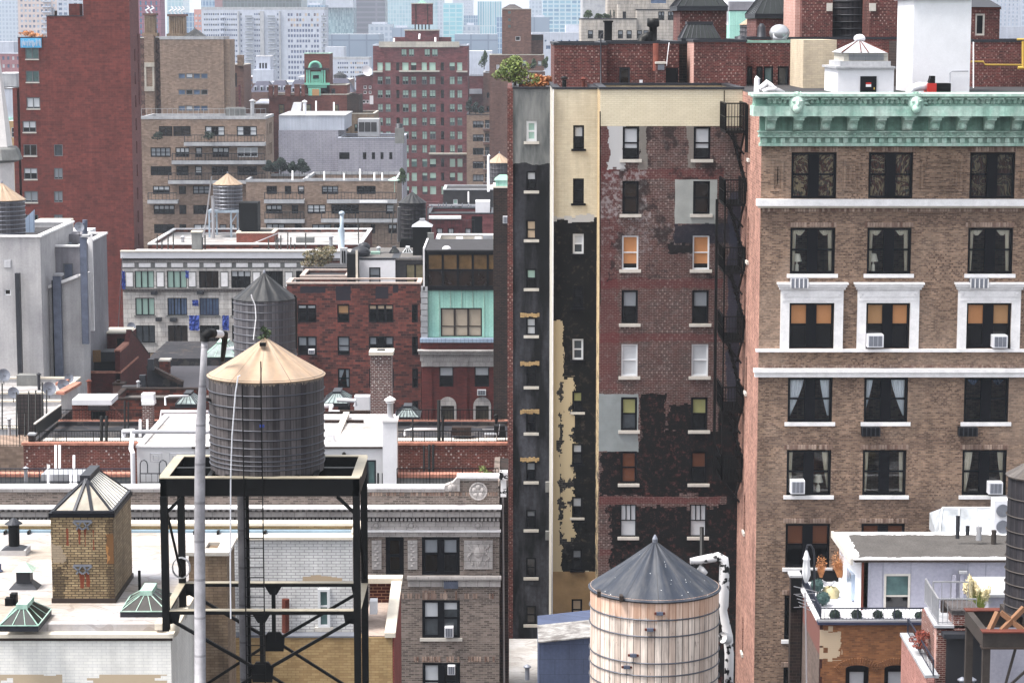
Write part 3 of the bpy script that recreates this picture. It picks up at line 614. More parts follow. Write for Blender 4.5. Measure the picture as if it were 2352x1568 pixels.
for px in (1821.5, 2091, 2361):       # lion heads
 c = Vector((X(px, 235, Y0), Y0-1.5, Z(236, Y0))); c.z += .02; m = MB()
 m.ball(c, .27, .25, .34, 14, 9); m.ball(c+Vector((0, -.2, -.18)), .15, .18, .17, 10, 7); m.ball(c+Vector((0, -.27, -.05)), .06, .1, .14, 8, 5)
 for sx in (-1, 1):
  m.ball(c+Vector((sx*.12, -.2, .07)), .06, .05, .04, 8, 5); m.ball(c+Vector((sx*.25, -.03, .28)), .09, .07, .09, 8, 5)
 for k in range(15): a = rad(-60+k*300/14); m.tube([c+Vector((math.sin(a)*.2, .05, math.cos(a)*.26)), c+Vector((math.sin(a)*.34, -.04, math.cos(a)*.38)), c+Vector((math.sin(a)*.44, .06, math.cos(a)*.4-.06))], .05, 6, rs=[.07, .06, .02])
 m.v = [tuple(c+(Vector(v)-c)*1.4) for v in m.v]; m.build('lion_head', 'copper', r, smooth=True)
# ================================================================ dark tenement block
def blackpaint(g, p, vec, c, lo, hi):  # black coating between lo and hi with wear
 return c
def cmain():
 u = lambda px: X(px, 600, 121.5)
 z = lambda py: Z(py, 121.5)
 def ex(g, p, vec, c):
  x, zz = p[0], p[2]; n = snapn(g, x, zz, .7, 4); n2 = g.noise(g._p, 1.6, 5); fine = g.noise(g._p, 4.5, 4, .75)
  # lighter weathered area and red paint bands
  old = g.mix(g.ramp(n2, .35, .65), lin((112, 70, 66), .62), lin((96, 84, 82), .62)); c = g.mix(.45, c, old)
  c = g.mix(g.m2('MULTIPLY', rect(g, x, zz, u(1376), u(1420), z(900), z(285), n, 1.8), .4), c, lin((124, 50, 52), .6))
  for (a, b) in ((388, 412), (640, 662), (765, 785), (1140, 1157), (1260, 1275)): c = g.mix(g.m2('MULTIPLY', rect(g, x, zz, u(1380), u(1660), z(b), z(a), n, .7), .42), c, lin((128, 44, 48), .6))
  # worn white film
  wm = g.m2('MULTIPLY', rect(g, x, zz, u(1385), u(1480), z(500), z(400), n, 3.0), g.ramp(fine, .45, .6)); c = g.mix(g.m2('MULTIPLY', wm, .7), c, lin((176, 170, 172), .7))
  wm = g.m2('MULTIPLY', rect(g, x, zz, u(1390), u(1640), z(590), z(510), n2, 4.0), g.ramp(fine, .5, .6)); c = g.mix(g.m2('MULTIPLY', wm, .6), c, lin((150, 140, 142), .7))
  blotch = g.ramp(g.noise(g._p, 1.1, 5), .52, .6)
  c = g.mix(g.m2('MULTIPLY', g.m2('MULTIPLY', blotch, rect(g, x, zz, u(1400), u(1690), z(640), z(285), n, 1.0)), .75), c, lin((44, 38, 40), .5))
  c = g.mix(g.m2('MULTIPLY', g.ramp(fine, .55, .7), .35), c, lin((170, 160, 158), .6))
  # grey render patches
  c = g.mix(rect(g, x, zz, u(1398), u(1434), z(386), z(290), n, 1.4), c, lin((196, 196, 198), K)); c = g.mix(g.m2('MULTIPLY', rect(g, x, zz, u(1466), u(1484), z(386), z(290), n, 1.0), .8), c, lin((150, 146, 140), .66))
  c = g.mix(g.m2('MULTIPLY', rect(g, x, zz, u(1576), u(1596), z(386), z(290), n, .8), .8), c, lin((146, 142, 136), .66))
  c = g.mix(rect(g, x, zz, u(1549), u(1645), z(514), z(413), n, .15), c, g.var(lin((170, 174, 172), K), g._p, 1.5, .15))
  # black coating
  c = g.mix(g.m2('MULTIPLY', rect(g, x, zz, u(1548), u(1700), z(560), z(514), n, .9), .9), c, lin((44, 46, 62), .6))
  c = g.mix(g.m2('MULTIPLY', rect(g, x, zz, u(1534), u(1590), z(582), z(560), n, 1.3), .95), c, lin((26, 26, 32), .6))
  spk = g.var(g.mix(g.m2('MULTIPLY', g.ramp(g.noise(g._p, 5, 6, .8), .52, .62), g.ramp(n2, .4, .58, .08, 1.0)), lin((10, 10, 14), .6), lin((124, 74, 68), .5)), g._p, .7, .5)
  blk = g.m2('MAXIMUM', g.m2('MAXIMUM', rect(g, x, zz, u(1476), u(1532), z(1140), z(905), n, 1.0), rect(g, x, zz, u(1500), u(1700), z(1145), z(985), n, 3.2)), rect(g, x, zz, u(1384), u(1700), z(1136), z(1036), n, 1.6))
  blk = g.m2('MAXIMUM', blk, rect(g, x, zz, u(1405), u(1700), z(1600), z(1160), n, 1.8)); blk = g.m2('MAXIMUM', blk, rect(g, x, zz, u(1535), u(1600), z(985), z(925), n, 3.4))
  c = g.mix(g.m2('MULTIPLY', rect(g, x, zz, u(1672), u(1702), z(960), z(440), n, .8), .85), c, lin((62, 66, 86), .6)); blk = g.m2('MAXIMUM', blk, rect(g, x, zz, u(1655), u(1702), z(1600), z(930), n, .5))
  red = g.m2('SUBTRACT', 1.0, rect(g, x, zz, u(1380), u(1675), z(1157), z(1140), n, .4)); c = g.mix(g.m2('MULTIPLY', blk, red), c, spk)
  c = g.mix(rect(g, x, zz, u(1360), u(1468), z(1036), z(904), n, .35), c, g.var(lin((150, 158, 160), K), g._p, 1.5, .15))
  # cream top
  c = g.mix(g.m2('GREATER_THAN', zz, z(290)), c, g.mix(1.0, g.var(lin((232, 222, 196), K), g._p, 1.2, .07), g.n('TexBrick', {'Vector': vec, 'Color1': (1, 1, 1, 1), 'Color2': (.93, .92, .9, 1), 'Mortar': (.78, .76, .72, 1), 'Scale': 1.0, 'Mortar Size': .012, 'Brick Width': .3, 'Row Height': .1}).outputs[0], 'MULTIPLY'))
  return c
 brick('c_main', (112, 68, 62), (66, 46, 44), (180, 160, 154), .3, .26, .09, .012, extra=ex, k=.62, speck=.2, speckc=(200, 180, 174))
 def ex2(g, p, vec, c):
  x, zz = p[0], p[2]; y = 125.6; uu = lambda px: X(px, 800, y); z2 = lambda py: Z(py, y); n = snapn(g, x, zz, .9, 4); fine = g.noise(g._p, 3.5, 5, .7)
  blk = g.var(g.mix(g.m2('MULTIPLY', g.ramp(fine, .55, .72), .55), lin((9, 9, 13), .6), lin((120, 108, 90), .6)), g._p, .8, .5)
  c = g.mix(rect(g, x, zz, uu(1255), uu(1380), z2(1312), z2(500), n, .5), c, blk)
  c = g.mix(rect(g, x, zz, uu(1260), uu(1362), z2(508), z2(495), n, 1.1), c, lin((196, 196, 198), K))
  c = g.mix(rect(g, x, zz, uu(1240), uu(1293), z2(1316), z2(736), n, .9), c, lin((206, 188, 152), K))
  br = g.n('TexBrick', {'Vector': vec, 'Color1': lin((110, 106, 102), .6), 'Color2': lin((60, 58, 60), .6), 'Mortar': lin((20, 20, 22)), 'Scale': 1.0, 'Mortar Size': .02, 'Brick Width': .3, 'Row Height': .11}).outputs[0]
  c = g.mix(rect(g, x, zz, uu(1286), uu(1314), z2(1250), z2(880), n, 1.9), c, br)
  c = g.mix(rect(g, x, zz, uu(1290), uu(1316), z2(1240), z2(868), g.m2('SUBTRACT', 1.0, n), 2.4), c, lin((206, 188, 152), K))
  c = g.mix(g.m2('LESS_THAN', zz, z2(1312)), c, g.var(lin((178, 146, 102), K), g._p, .8, .3))
  return c
 brick('c_col2', (228, 218, 194), (220, 208, 184), (212, 200, 174), .06, .3, .1, .008, extra=ex2)
 def ex3(g, p, vec, c):
  x, zz = p[0], p[2]; y = 136.5; z2 = lambda py: Z(py, y); n = g.noise(g._p, .8, 5)
  blue = g.ramp(g.noise(g.n('CombineXYZ', {0: g.m2('MULTIPLY', x, .9), 1: g.m2('MULTIPLY', zz, .16), 2: 0.0}).outputs[0], 1.0, 5), .42, .62)
  blk = g.mix(g.m2('MULTIPLY', blue, g.ramp(zz, z2(380), z2(900), .35, .8)), lin((26, 27, 32), .6), lin((104, 105, 116), .6)); blk = g.var(blk, g._p, 5, .35)
  top = g.mix(g.ramp(g.noise(g.n('CombineXYZ', {0: g.m2('MULTIPLY', x, 1.5), 1: g.m2('MULTIPLY', zz, .3), 2: 1.0}).outputs[0], 1.2, 4), .35, .65), lin((150, 152, 152), .7), lin((104, 108, 110), .7))
  return g.mix(g.m2('GREATER_THAN', g.m2('ADD', zz, g.m2('MULTIPLY', g.m2('SUBTRACT', n, .5), .8)), z2(376)), blk, top)
 brick('c_col1', (60, 60, 66), (40, 40, 46), (60, 60, 66), .1, .3, .1, .01, extra=ex3)
 def exs(g, p, vec, c):
  n = snapn(g, p[1], p[2], 1.5, 3); return g.mix(g.m2('MULTIPLY', g.m2('GREATER_THAN', g.m2('ADD', n, g.ramp(p[2], Z(300, 122), Z(1500, 122), 0.0, .22)), .66), .9), c, lin((40, 38, 38)))
 brick('c_edge', (212, 190, 150), (196, 170, 130), (180, 158, 120), .1, .3, .1, .01, extra=exs)
cmain()
CM = B('tall tenement block with patchy red and black painted walls and cream top', 'apartment building', 1377, 1701.5, 206, 121.5, 9, 'c_main', ref=600, par=.5, cop='dark_metal', side='c_edge', name='apartment_building', ch=.12, ov=.06)
Ym = 121.5
mcols = [(1428.5, 1466), (1590.5, 1629)]; mrows = [(291, 366), (416, 492), (541, 619), (666, 743), (790, 864), (912, 988), (1036, 1110), (1158, 1232), (1282, 1356)]
msp = [dict(blind='blind_white', bf=.68), dict(pane='glass_brown'), dict(f='white_frame', t=.08, blind=OR, bf=.86), dict(blind='blind_grey', bf=.52), dict(f='white_frame', t=.08, blind='blind_white', bf=1), dict(blind='blind_olive', bf=.5, low='glass_grey'), dict(blind='blind_brown', bf=[.48]), dict(f='black_frame', t=.06, blind='blind_white', bf=1, bars=2), dict()]
for j, (c, d) in enumerate(mrows):
 for i, (a, e) in enumerate(mcols):
  k = dict(t=.11, sill='sill', sillo=.14); k.update(msp[j])
  if j in (5, 6) and i == 1: k['low'] = 'glass_dark'
  if j == 6 and i == 0: k['bf'] = 1
  h = (X(a, 600, Ym), X(e, 600, Ym), Z(d, Ym), Z(c, Ym)); CM.holes.append(h); CM.q.append((CM.f, h, k))
CM.done()
C2 = B(None, None, 1270, 1372, 206, 125.6, 12, 'c_col2', ref=600, par=.5, cop='dark_metal', root_=CM.r, side='stone_cream', ch=.12, ov=.04)
for j, (c, d, k) in enumerate(((288, 342, dict(blind='blind_white', bf=.5)), (410, 467, {}), (537, 583, dict(f='white_frame', blind='blind_white', bf=.5, low='glass_grey')), (655, 708, {}), (778, 826, dict(f='white_frame', pane='glass_grey')), (898, 946, dict(blind='blind_olive', bf=.5)), (1018, 1066, dict(blind='blind_white', bf=.4)), (1140, 1188, dict(blind='blind_white', bf=.55)), (1260, 1308, dict(blind='blind_grey', bf=.4)), (1375, 1425, dict(blind='blind_cream', bf=.8)))):
 kk = dict(t=.1, sill='sill' if j in (7, 9, 5) else 'black_frame', sillo=.1, sillh=.12); kk.update(k)
 h = (X(1315.5, 600, 125.6), X(1340.5, 600, 125.6), Z(d, 125.6), Z(c, 125.6)); C2.holes.append(h); C2.q.append((C2.f, h, kk))
C2.done()
C1 = B(None, None, 1178, 1268, 205, 136.5, 12, 'c_col1', ref=600, par=.5, cop='dark_metal', root_=CM.r, side='br_red', ch=.12, ov=.04)
for j, (c, d, k) in enumerate(((278, 325, dict(f='white_frame', t=.14, blind='blind_green', bf=1)), (393, 438, dict(blind='blind_white', bf=.4)), (505, 550, dict(blind='blind_cream', bf=1)), (617, 662, dict(blind='blind_green', bf=.45)), (729, 770, dict(blind='blind_white', bf=1)), (838, 887, dict(pane='glass_dark')), (949, 993, {}), (1060, 1105, dict(blind='blind_grey', bf=.4)), (1170, 1215, dict(blind='blind_grey', bf=.3)), (1280, 1325, {}), (1390, 1433, dict(pane='glass_brown')))):
 kk = dict(t=.1, sill='sill', sillo=.14); kk.update(k); h = (X(1208.5, 600, 136.5), X(1232.5, 600, 136.5), Z(d, 136.5), Z(c, 136.5)); C1.holes.append(h); C1.q.append((C1.f, h, kk))
C1.done()
for c in (719, 830, 940, 1050):
 m = MB(); x = X(1195, 600, 136.5); n = 9
 for q in range(n):
  m.box(x+q*.125, x+q*.125+.12, 136.42, 136.5, Z(c+8+R.uniform(-1, 3), 136.5), Z(c+R.uniform(-1, 2), 136.5))
 m.build('brick_lintel', 'br_goldwall', CM.r)
m = MB(); wallgrid(m, front(136.4), X(1165.5, 600, 136.4), X(1178, 600, 136.4), 0, Z(204, 136.4), []); m.box(X(1165.5, 600, 136.4), X(1178, 600, 136.4), 136.41, 150, 0, Z(204, 136.4)); m.build('corner_pier', 'br_red', CM.r)
MB().box(X(1269.2, 600, 125.4), X(1271.3, 600, 125.4), 125.3, 125.6, 5, Z(206, 125.5)).build('corner_flashing', 'white_trim', CM.r)
m = MB()
for px, c, d in ((1266, 1137-30, 1130), (1266, 1220, 1240)): pbx(m, 1253, 1268, c, d, 136.2, .3)
m.build('wall_sleeve', 'plaster_grey', CM.r)
pipe('black downpipe on the cream top of the tenement wall', [W(1378.5, 256, 121.35), W(1378, 700, 121.35)], .03, 'black_steel')
pipe('thin cable running down the right side of the cream wall', [W(1663.5, 208, 121.4), W(1663, 290, 121.4)], .025, 'black_steel')
# vertical stand pipes by the wall foot
pipe('tall black standpipe rising between the grey cone roof and the dark wall', [W(1612, 1300, 108), W(1612, 1210, 108)], .1, 'black_steel')
# fire escape
fe = root('fire_escape', 'black iron fire escape running down the corner beside the salmon wall', 'fire escape', W(1680, 1100, 119.5))
levels = [(297, 62), (463, 50), (616, 0), (772, 60), (932, 0), (1088, 60)]
xa, xb = X(1657, 600, 119.8), X(1711, 600, 118.2)
fy0, fy1 = 118.3, 121.3
zs = [Z(p_, 119.8) for p_, _ in levels]
for k, z in enumerate(zs):
 m = MB(); m.box(xa, xb, fy0, fy0+.08, z-.14, z); m.box(xa, xb, fy1-.08, fy1, z-.14, z); m.box(xa, xa+.08, fy0+.08, fy1-.08, z-.14, z); m.box(xb-.08, xb, fy0+.08, fy1-.08, z-.14, z)
 n = 14
 for q in range(n): yy = fy0+.1+(fy1-fy0-.2)*q/n; m.box(xa+.08, xb-.08, yy, yy+.07, z-.05, z-.01)
 m.build('platform', 'black_steel', fe)
 hh = 1.2 if k else 1.35
 for (p0, p1) in (((xa, fy0, z), (xb, fy0, z)), ((xa, fy0, z), (xa, fy1, z)), ((xb-.05, fy0, z), (xb-.05, fy1, z))):
  mm = MB(); p0, p1 = Vector(p0), Vector(p1); up = Vector((0, 0, hh)); mm.bar(p0+up, p1+up, .06); mm.bar(p0+up*.5, p1+up*.5, .04)
  for q in range(8): v = p0+(p1-p0)*(q/7); mm.bar(v, v+up, .035 if q % 7 else .07)
  mm.build('guard_rail', 'black_steel', fe)
 m = MB(); m.bar((xb-.1, fy0+.1, z-.1), (xb-.05, fy1, z-1.5), .1); m.bar((xa+.1, fy0+.1, z-.1), (xb-.1, fy0+.1, z-1.2), .09); m.build('bracket', 'black_steel', fe)
 if k+1 < len(zs):
  z2 = zs[k+1]; m = MB(); fl = 1 if k % 2 else -1
  xs0, xs1 = (xa+.25, xa+.95) if fl > 0 else (xa+.35, xa+1.05)
  for yy in (fy0+.3, fy0+.95): m.bar((xs0, yy, z), (xs1+.3, yy, z2), .06, .12)
  ns = 12
  for q in range(1, ns): t = q/ns; xx = xs0+(xs1+.3-xs0)*t; m.box(xx-.1, xx+.12, fy0+.3, fy0+.95, z+(z2-z)*t-.02, z+(z2-z)*t+.02)
  m.build('stair', 'black_steel', fe)
m = MB(); m.box(xa-.42, xa-.28, fy0+.4, fy0+.54, Z(1095, 119.5), Z(455, 119.5)); m.box(xa-.02, xa+.06, fy0-.02, fy0+.06, zs[-1], zs[1]+1.2); m.build('drop_ladder_rail', 'black_steel', fe)
m = MB(); m.box(xb-.06, xb+.1, fy0, fy0+.14, zs[0]-1.1, zs[0]+1.3); m.build('post', 'black_steel', fe)
# ================================================================ penthouses behind the tenement and brown house
zr = CM.zt-.5
PH = B('low red brick penthouse storey with black door on the tenement roof', 'penthouse', 1273, 1393, 104, 133, 12, 'br_red', root_=None, ref=200, zb=zr, par=0, cop='dark_metal', name='penthouse', cw=.3)
PH.done()
P2 = B(None, None, 1393, 1559, 101, 133.6, 12, 'br_red', ref=200, zb=zr, par=0, cop='dark_metal', root_=PH.r); P2.w(1422, 1447, 155, 204, f='dark_metal', rail=0, pane='glass_brown'); P2.w(1524, 1558, 156, 204, f='black_frame', rail=0, pane='black_frame'); P2.done()
P3 = B(None, None, 1593, 1713, 97, 131, 14, 'br_red', ref=200, zb=zr, par=0, cop='dark_metal', root_=PH.r, side='br_pinkside'); P3.done()
P4 = B(None, None, 1559, 1593, 101, 136, 10, 'br_dark', ref=200, zb=zr, par=0, cop='dark_metal', root_=PH.r); P4.done()
P5 = B(None, None, 1713, 1845, 99, 134, 14, 'br_red', ref=200, zb=zr, par=0, cop='copper2', root_=PH.r); P5.w(1716, 1728, 153, 204, f='black_frame', rail=0); P5.w(1737, 1752, 153, 204, f='black_frame', rail=0); P5.w(1786, 1812, 153, 204, f='black_frame', rail=0, pane='glass_grey'); P5.w(1754, 1776, 153, 204, f='black_frame', rail=0, pane='glass_teal'); P5.done()
pb('chimney', 1507, 1529, 147, 205, 132.4, 1.2, 'br_red', PH.r); pb('chimney_cap', 1506, 1530, 142.5, 147, 132.3, 1.4, 'sill', PH.r); pb('vent_panel', 1511, 1526, 149, 161, 132.36, .05, 'grey_metal', PH.r)
pb('wall_lamp', 1469, 1476, 184, 191, 133.4, .2, 'white_paint', PH.r)
pipe('rusty vent pipe with black cowl climbing over the penthouse parapet', [W(1506, 163, 133.2), W(1506, 100, 133.2)], .16, 'rust', smooth=True)
m = MB(); p = W(1500, 100, 134); m.lathe(p.x, p.y, [(.22, p.z), (.22, p.z+.9), (.35, p.z+.95), (.35, p.z+1.4), (.28, p.z+1.4)], 14); m.tube([W(1475, 98, 134), W(1478, 90, 134), W(1486, 86, 134), W(1496, 86, 134)], .3, 12); thing('vent_cowl', 'black mushroom cowl and elbow duct on the penthouse roof', 'vent', m, 'black_steel', smooth=True)
m = MB(); p = W(1397, 100, 137); m.box(p.x-.22, p.x+.22, p.y, p.y+.5, p.z, p.z+1.28); m.box(p.x-.28, p.x+.28, p.y-.06, p.y+.56, p.z+1.2, p.z+1.3); thing('flue', 'tall narrow black flue on the red penthouse roof', 'chimney', m, 'black_paint')
pipe('curved dark conduit standing above the penthouse corner', [W(1380, 205, 132.9), W(1380, 90, 132.9), W(1381, 80, 132.9), W(1386, 76, 132.9)], .04, 'dark_metal'); pipe('white antenna mast leaning against the penthouse wall', [W(1531, 152, 132.8), W(1533, 130, 132.8), W(1537, 98, 132.8)], .02, 'white_paint', 'antenna')
SK = root('skylight_tower', 'red brick stair tower with dark glass hipped skylight roof', 'stair tower', W(1616, 100, 141)); TW = B(None, None, 1562, 1669, 27, 141, 6, 'br_red', ref=60, zb=zr, par=0, cop='rust', root_=SK); TW.done()
pyramid_skylight(None, 1555, 1672, -6, 25, 140.6, 6.6, 'skylight_dark', 'dark_metal', hgt=1.5, parent=SK, n=7)
m = pyramid_skylight('dark glazed mansard skylight on the red penthouse roof', 1565, 1655, 72, 99, 136.5, 3, 'skylight_dark', 'dark_metal', hgt=.85, n=8, rx=.3)
ZR5 = P5.zt
for (lb, a, c, d, Y, rr) in (('small domed ventilator', 1749, 55, 99, 140, .3), ('squat black vent', 1702, 82, 98, 135, .35)):
 p = W(a, d, Y); t = thing('ventilator', lb+' on the penthouse roof', 'vent', MB().lathe(p.x, p.y, [(rr, p.z), (rr*.8, p.z+(d-c)/F*Y*.8), (rr*.3, p.z+(d-c)/F*Y)], 12), 'dark_metal', smooth=True)
p = W(1790, 98, 138); m = MB(); m.ball((p.x, p.y, p.z+.55), .6, .4, .5, 14, 8); m.box(p.x-.4, p.x+.4, p.y-.3, p.y+.3, p.z, p.z+.5); thing('exhaust_fan', 'silver domed exhaust fan on the penthouse roof', 'vent', m, 'galv', smooth=True)
# tower with tank enclosure
ET = root('brick_tower', 'tall red brick tower holding a black roof tank in its open bay', 'tower', W(1965, 92, 140))
for (a, b) in ((1842, 1912), (1997, 2089)):
 T = B(None, None, a, b, -30, 140, 7, 'br_red', ref=60, zb=zr, par=0, cop=None, root_=ET); T.done()
pb('lintel', 1912, 1997, 85, 92, 140, 7, 'dark_metal', ET); pb('block', 1899, 1912, 8, 26, 139.9, .1, 'sill', ET); pb('block', 1997, 2012, 8, 26, 139.9, .1, 'sill', ET)
T = B(None, None, 1826, 1842, -30, 141, 6, 'br_pinkside', ref=60, zb=zr, par=0, cop=None, root_=ET); T.done()
T = B(None, None, 1713, 2110, 91, 139.2, 7, 'br_red', ref=150, zb=zr, par=0, cop='dark_metal', root_=ET, ov=.02); T.done()
woodmat('tank_black', (58, 56, 64), (36, 34, 42), 60); woodmat('tank_grey', (112, 106, 108), (66, 62, 66), 60, rust=(3.3, (190, 172, 150), .5), grey=.5); woodmat('tank_grey2', (112, 110, 116), (80, 78, 86), 50); woodmat('tank_new', (240, 224, 212), (202, 180, 166), 58, rust=(3.78, (214, 150, 100), .4), grey=.42)
conemat('cone_tan', (200, 172, 144), k=.6); conemat('cone_navy', (68, 76, 92), True, k=.5); conemat('cone_black', (50, 54, 62), k=.4); conemat('cone_brown', (96, 88, 84))
t_, *_ = tank('black cylindrical roof tank inside the open bay of the brick tower', 1955, 45, 144, -60, -20, 90, 'tank_black', 'cone_black', hoops=7, fin=False)
pb('bulkhead', 1845, 1921, 92, 208, 127, 6, 'stucco_light', None).name = 'plaster_wall'; o = bpy.data.objects['plaster_wall']; tag(o, 'blank beige plastered bulkhead beside the copper cornice', 'wall'); PEND.append((o.data, 'br_cream'))
brick('br_cream', (222, 204, 176), (206, 190, 168), (200, 186, 160), .1, .3, .1, .01)
# brown house roof things
zroof = Z(217, Y0)
WB_ = root('roof_hut', 'white roof hut with black door and tiered louvred top', 'roof hut', W(1990, 214, 118)); yq = 118
pb('wall', 1924, 2053, 158, 222, yq, 5, 'white_paint', WB_); pb('eave', 1920, 2057, 153, 158, yq-.15, 5.3, 'ledge_conc', WB_); pb('tier', 1930, 2046, 141, 153, yq+.3, 4.2, 'ledge_conc', WB_)
pb('louvre_box', 1938, 2040, 122, 141, yq+.5, 3.6, 'stone_cream', WB_); m = MB()
for k in range(6): pbx(m, 1950, 2030, 124.5+k*2.6, 125.8+k*2.6, yq+.44, .06)
m.build('louvre', 'grey_metal', WB_); m = MB(); q0, q1 = X(1936, 122, yq), X(2042, 122, yq); zz = Z(122, yq); m.hip(q0, q1, yq+.4, yq+4.2, zz, zz+.62, .1, .1); m.build('roof', 'ledge_conc', WB_); m = MB(); m.ball(((q0+q1)/2, yq+2.3, zz+.7), .3, .3, .22); m.build('roof_vent', 'white_paint', WB_, True)
m = MB(); cc = Vector(((q0+q1)/2, yq+2.3, zz+.64))
for c in ((q0, yq+.4), (q1, yq+.4)): m.bar((c[0], c[1], zz+.03), cc, .05)
m.bar((q0+(q1-q0)*.42, yq+.4, zz+.03), cc, .04); m.bar((q0+(q1-q0)*.58, yq+.4, zz+.03), cc, .04); m.build('hip_bar', 'rust', WB_)
dr = pb('door', 1976, 2013, 175.5, 222, yq-.06, .06, 'black_frame', WB_); pb('sign', 1989, 2001, 190, 194, yq-.08, .02, 'red_paint', dr); pb('sign_panel', 1989, 2001, 194.2, 200, yq-.08, .02, 'white_paint', dr); pb('handle', 2007, 2009, 201, 206, yq-.09, .03, 'yellow_paint', dr)
TB_ = root('chimney_block', 'tall plain white painted chimney block at the top edge behind the cornice', 'chimney', W(2160, 214, 119)); pb('wall', 2097, 2229, -1, 224, 119, 5, 'white_paint', TB_); pb('coping', 2093, 2232, -5, -1.2, 118.8, 5.4, 'ledge_conc', TB_)
GN = root('roof_generator', 'red and black blower unit on the roof in front of the white chimney block', 'machine', W(2155, 214, 117.3)); pb('motor', 2130, 2151, 192, 220, 117, 1, 'red_paint', GN); pb('casing', 2151.2, 2184, 192, 220, 117, 1, 'black_paint', GN)
m = MB(); a_, b_ = W(2136, 176, 117), W(2150, 176, 117); z0 = Z(192, 117); m.prism([(a_.x, 117.2, z0), (a_.x+.3, 117.2, z0), (b_.x, 117.2, z0+.36), (a_.x+.1, 117.2, z0+.36)], (0, .6, 0)); m.build('hood', 'black_paint', GN)
pipe('fat white bent pipe feeding the red blower unit', [W(2088, 222, 117.3), W(2090, 212, 117.3), W(2097, 203, 117.3), W(2110, 199, 117.3), W(2130, 199, 117.3)], .21, 'white_paint')
pipe('thin white conduit on the chimney block wall', [W(2182, 214, 118.9), W(2182, 168, 118.9), W(2188, 164, 118.9), W(2224, 164, 118.9)], .02, 'grey_metal')
RT = root('stair_tower', 'small red brick stair tower with metal roof and dark door right of the white block', 'stair tower', W(2265, 95, 133)); T = B(None, None, 2229, 2296, 22, 133, 5, 'br_red', ref=60, zb=zr, par=0, cop='rust', root_=RT); T.w(2240, 2262, 32, 82, f='sill', rail=0, t=.1, pane='black_frame'); T.done()
m = MB(); m.hip(X(2226, 60, 133), X(2299, 60, 133), 132.8, 138.2, Z(21, 133)+.1, Z(-2, 133), .6, .4); m.build('roof', 'dark_metal', RT)
T = B('low red brick wall building at the right edge crossed by a yellow gas pipe', 'building', 2232, 2500, 97, 130, 8, 'br_red', ref=150, zb=zr, par=0, cop='dark_metal', name='building'); T.done()
pipe('yellow gas pipe stepping along the red brick wall', [W(2230, 142, 129.7), W(2259, 142, 129.7), W(2262, 149, 129.7), W(2400, 150, 129.7)], .05, 'yellow_paint'); m = MB(); m.tube([W(2350, 95, 129.3), W(2350, 156, 129.3)], .08); m.tube([W(2338, 156, 129.3), W(2360, 156, 129.3)], .09); m.tube([W(2336, 91, 129.3), W(2352, 91, 129.3)], .06); thing('gas_riser', 'yellow vertical gas riser at the right edge of the picture', 'pipe', m, 'yellow_paint')
for k, (px, t_, lb) in enumerate(((2075, 98, 'leftmost of the pale conduits left of the white chimney block'), (2091, 98, 'second pale conduit, close beside the white chimney block'), (2236, 97, 'pale conduit just right of the white chimney block'))): pipe(lb, [W(px, 204, 128), W(px, t_, 128)], .035, 'galv', group='wall conduits')
pb('shaft', 2068, 2098, 96, 206, 129, 4, 'br_dark').name = 'brick_shaft'; tag(bpy.data.objects['brick_shaft'], 'dark brick shaft in the gap left of the white chimney block', 'shaft')
pipe('white insulated duct with black joints lying on the roof behind the cornice corner', [W(1738, 212, 119), W(1739, 182, 119), W(1742, 178, 119)], .14, 'white_paint');
m = MB(); m.tube([W(1745, 206, 118.5), W(1752, 200, 118.5), W(1762, 190, 118.5), W(1768, 196, 118.5), W(1776, 204, 118.5), W(1800, 216, 118.5)], .16); m.tube([W(1752, 212, 118), W(1765, 206, 118), W(1780, 208, 118)], .13); thing('bent_duct', 'tangle of white insulated ducts at the cornice corner', 'duct', m, 'insul', smooth=True)
def insul():
 g = G('insul', .5); p = g.pos(); m = g.ramp(g.noise(g._p, 2.4, 3), .58, .61); g.col(g.mix(m, lin((226, 224, 226), .75), lin((26, 26, 30)))); return g.m
DEFS['insul'] = insul
for k, (px, py, w_, h_, mt, lb) in enumerate(((1182, 203, 3.6, 2.0, 'leaf_bright', 'rounded green shrub on the roof at the top of the grey column'), (1240, 204, 1.6, .8, 'leaf_orange', 'low rusty orange shrub beside the green one'), (1262, 204, 1.2, .7, 'leaf_orange', 'small yellow orange shrub next to the penthouse'))): tree(lb, px, py, 141 if k else 140, w_*(1 if k else .75), h_*(1 if k else .9), mt, 'shrub', n=260, s=.09, name='shrub')
# ================================================================ foreground right tank (new wood)
t_, cx, r_, zb, zr_, za = tank('large pale new wood water tank with dark grey cone roof in the bottom foreground', 1503.5, 151, 66, 1243, 1346, 1660, 'tank_new', 'cone_navy', over=.035, hoopm='hoop', spacing=[Z(y, 66)+.0 for y in (1387, 1424, 1484, 1512, 1545, 1590, 1630)], seg=58)
for (px, py) in ((1506, 1408), (1485, 1445), (1448, 1504), (1434, 1531)):
 a = (px-1503.5)/151; ang = math.asin(max(-1, min(1, a))); x = cx+math.sin(ang)*(r_+.04); y = 66-math.cos(ang)*(r_+.04); z = Z(py, y); m = MB(); m.box(x-.09, x+.09, y-.06, y+.04, z-.045, z+.045); o = m.build('hoop_clamp', 'duct_metal', t_); MB().box(x-.15, x+.15, y-.03, y+.03, z-.03, z+.03).build('bolt', 'rust', o)
m = MB();
for (px, py) in ((1376, 1366), (1427, 1377)):
 p = W(px, py, 64.3); m.box(p.x-.05, p.x+.05, p.y-.05, p.y+.2, p.z-.05, p.z+.12)
m.build('roof_beam_end', 'brown_frame', t_)
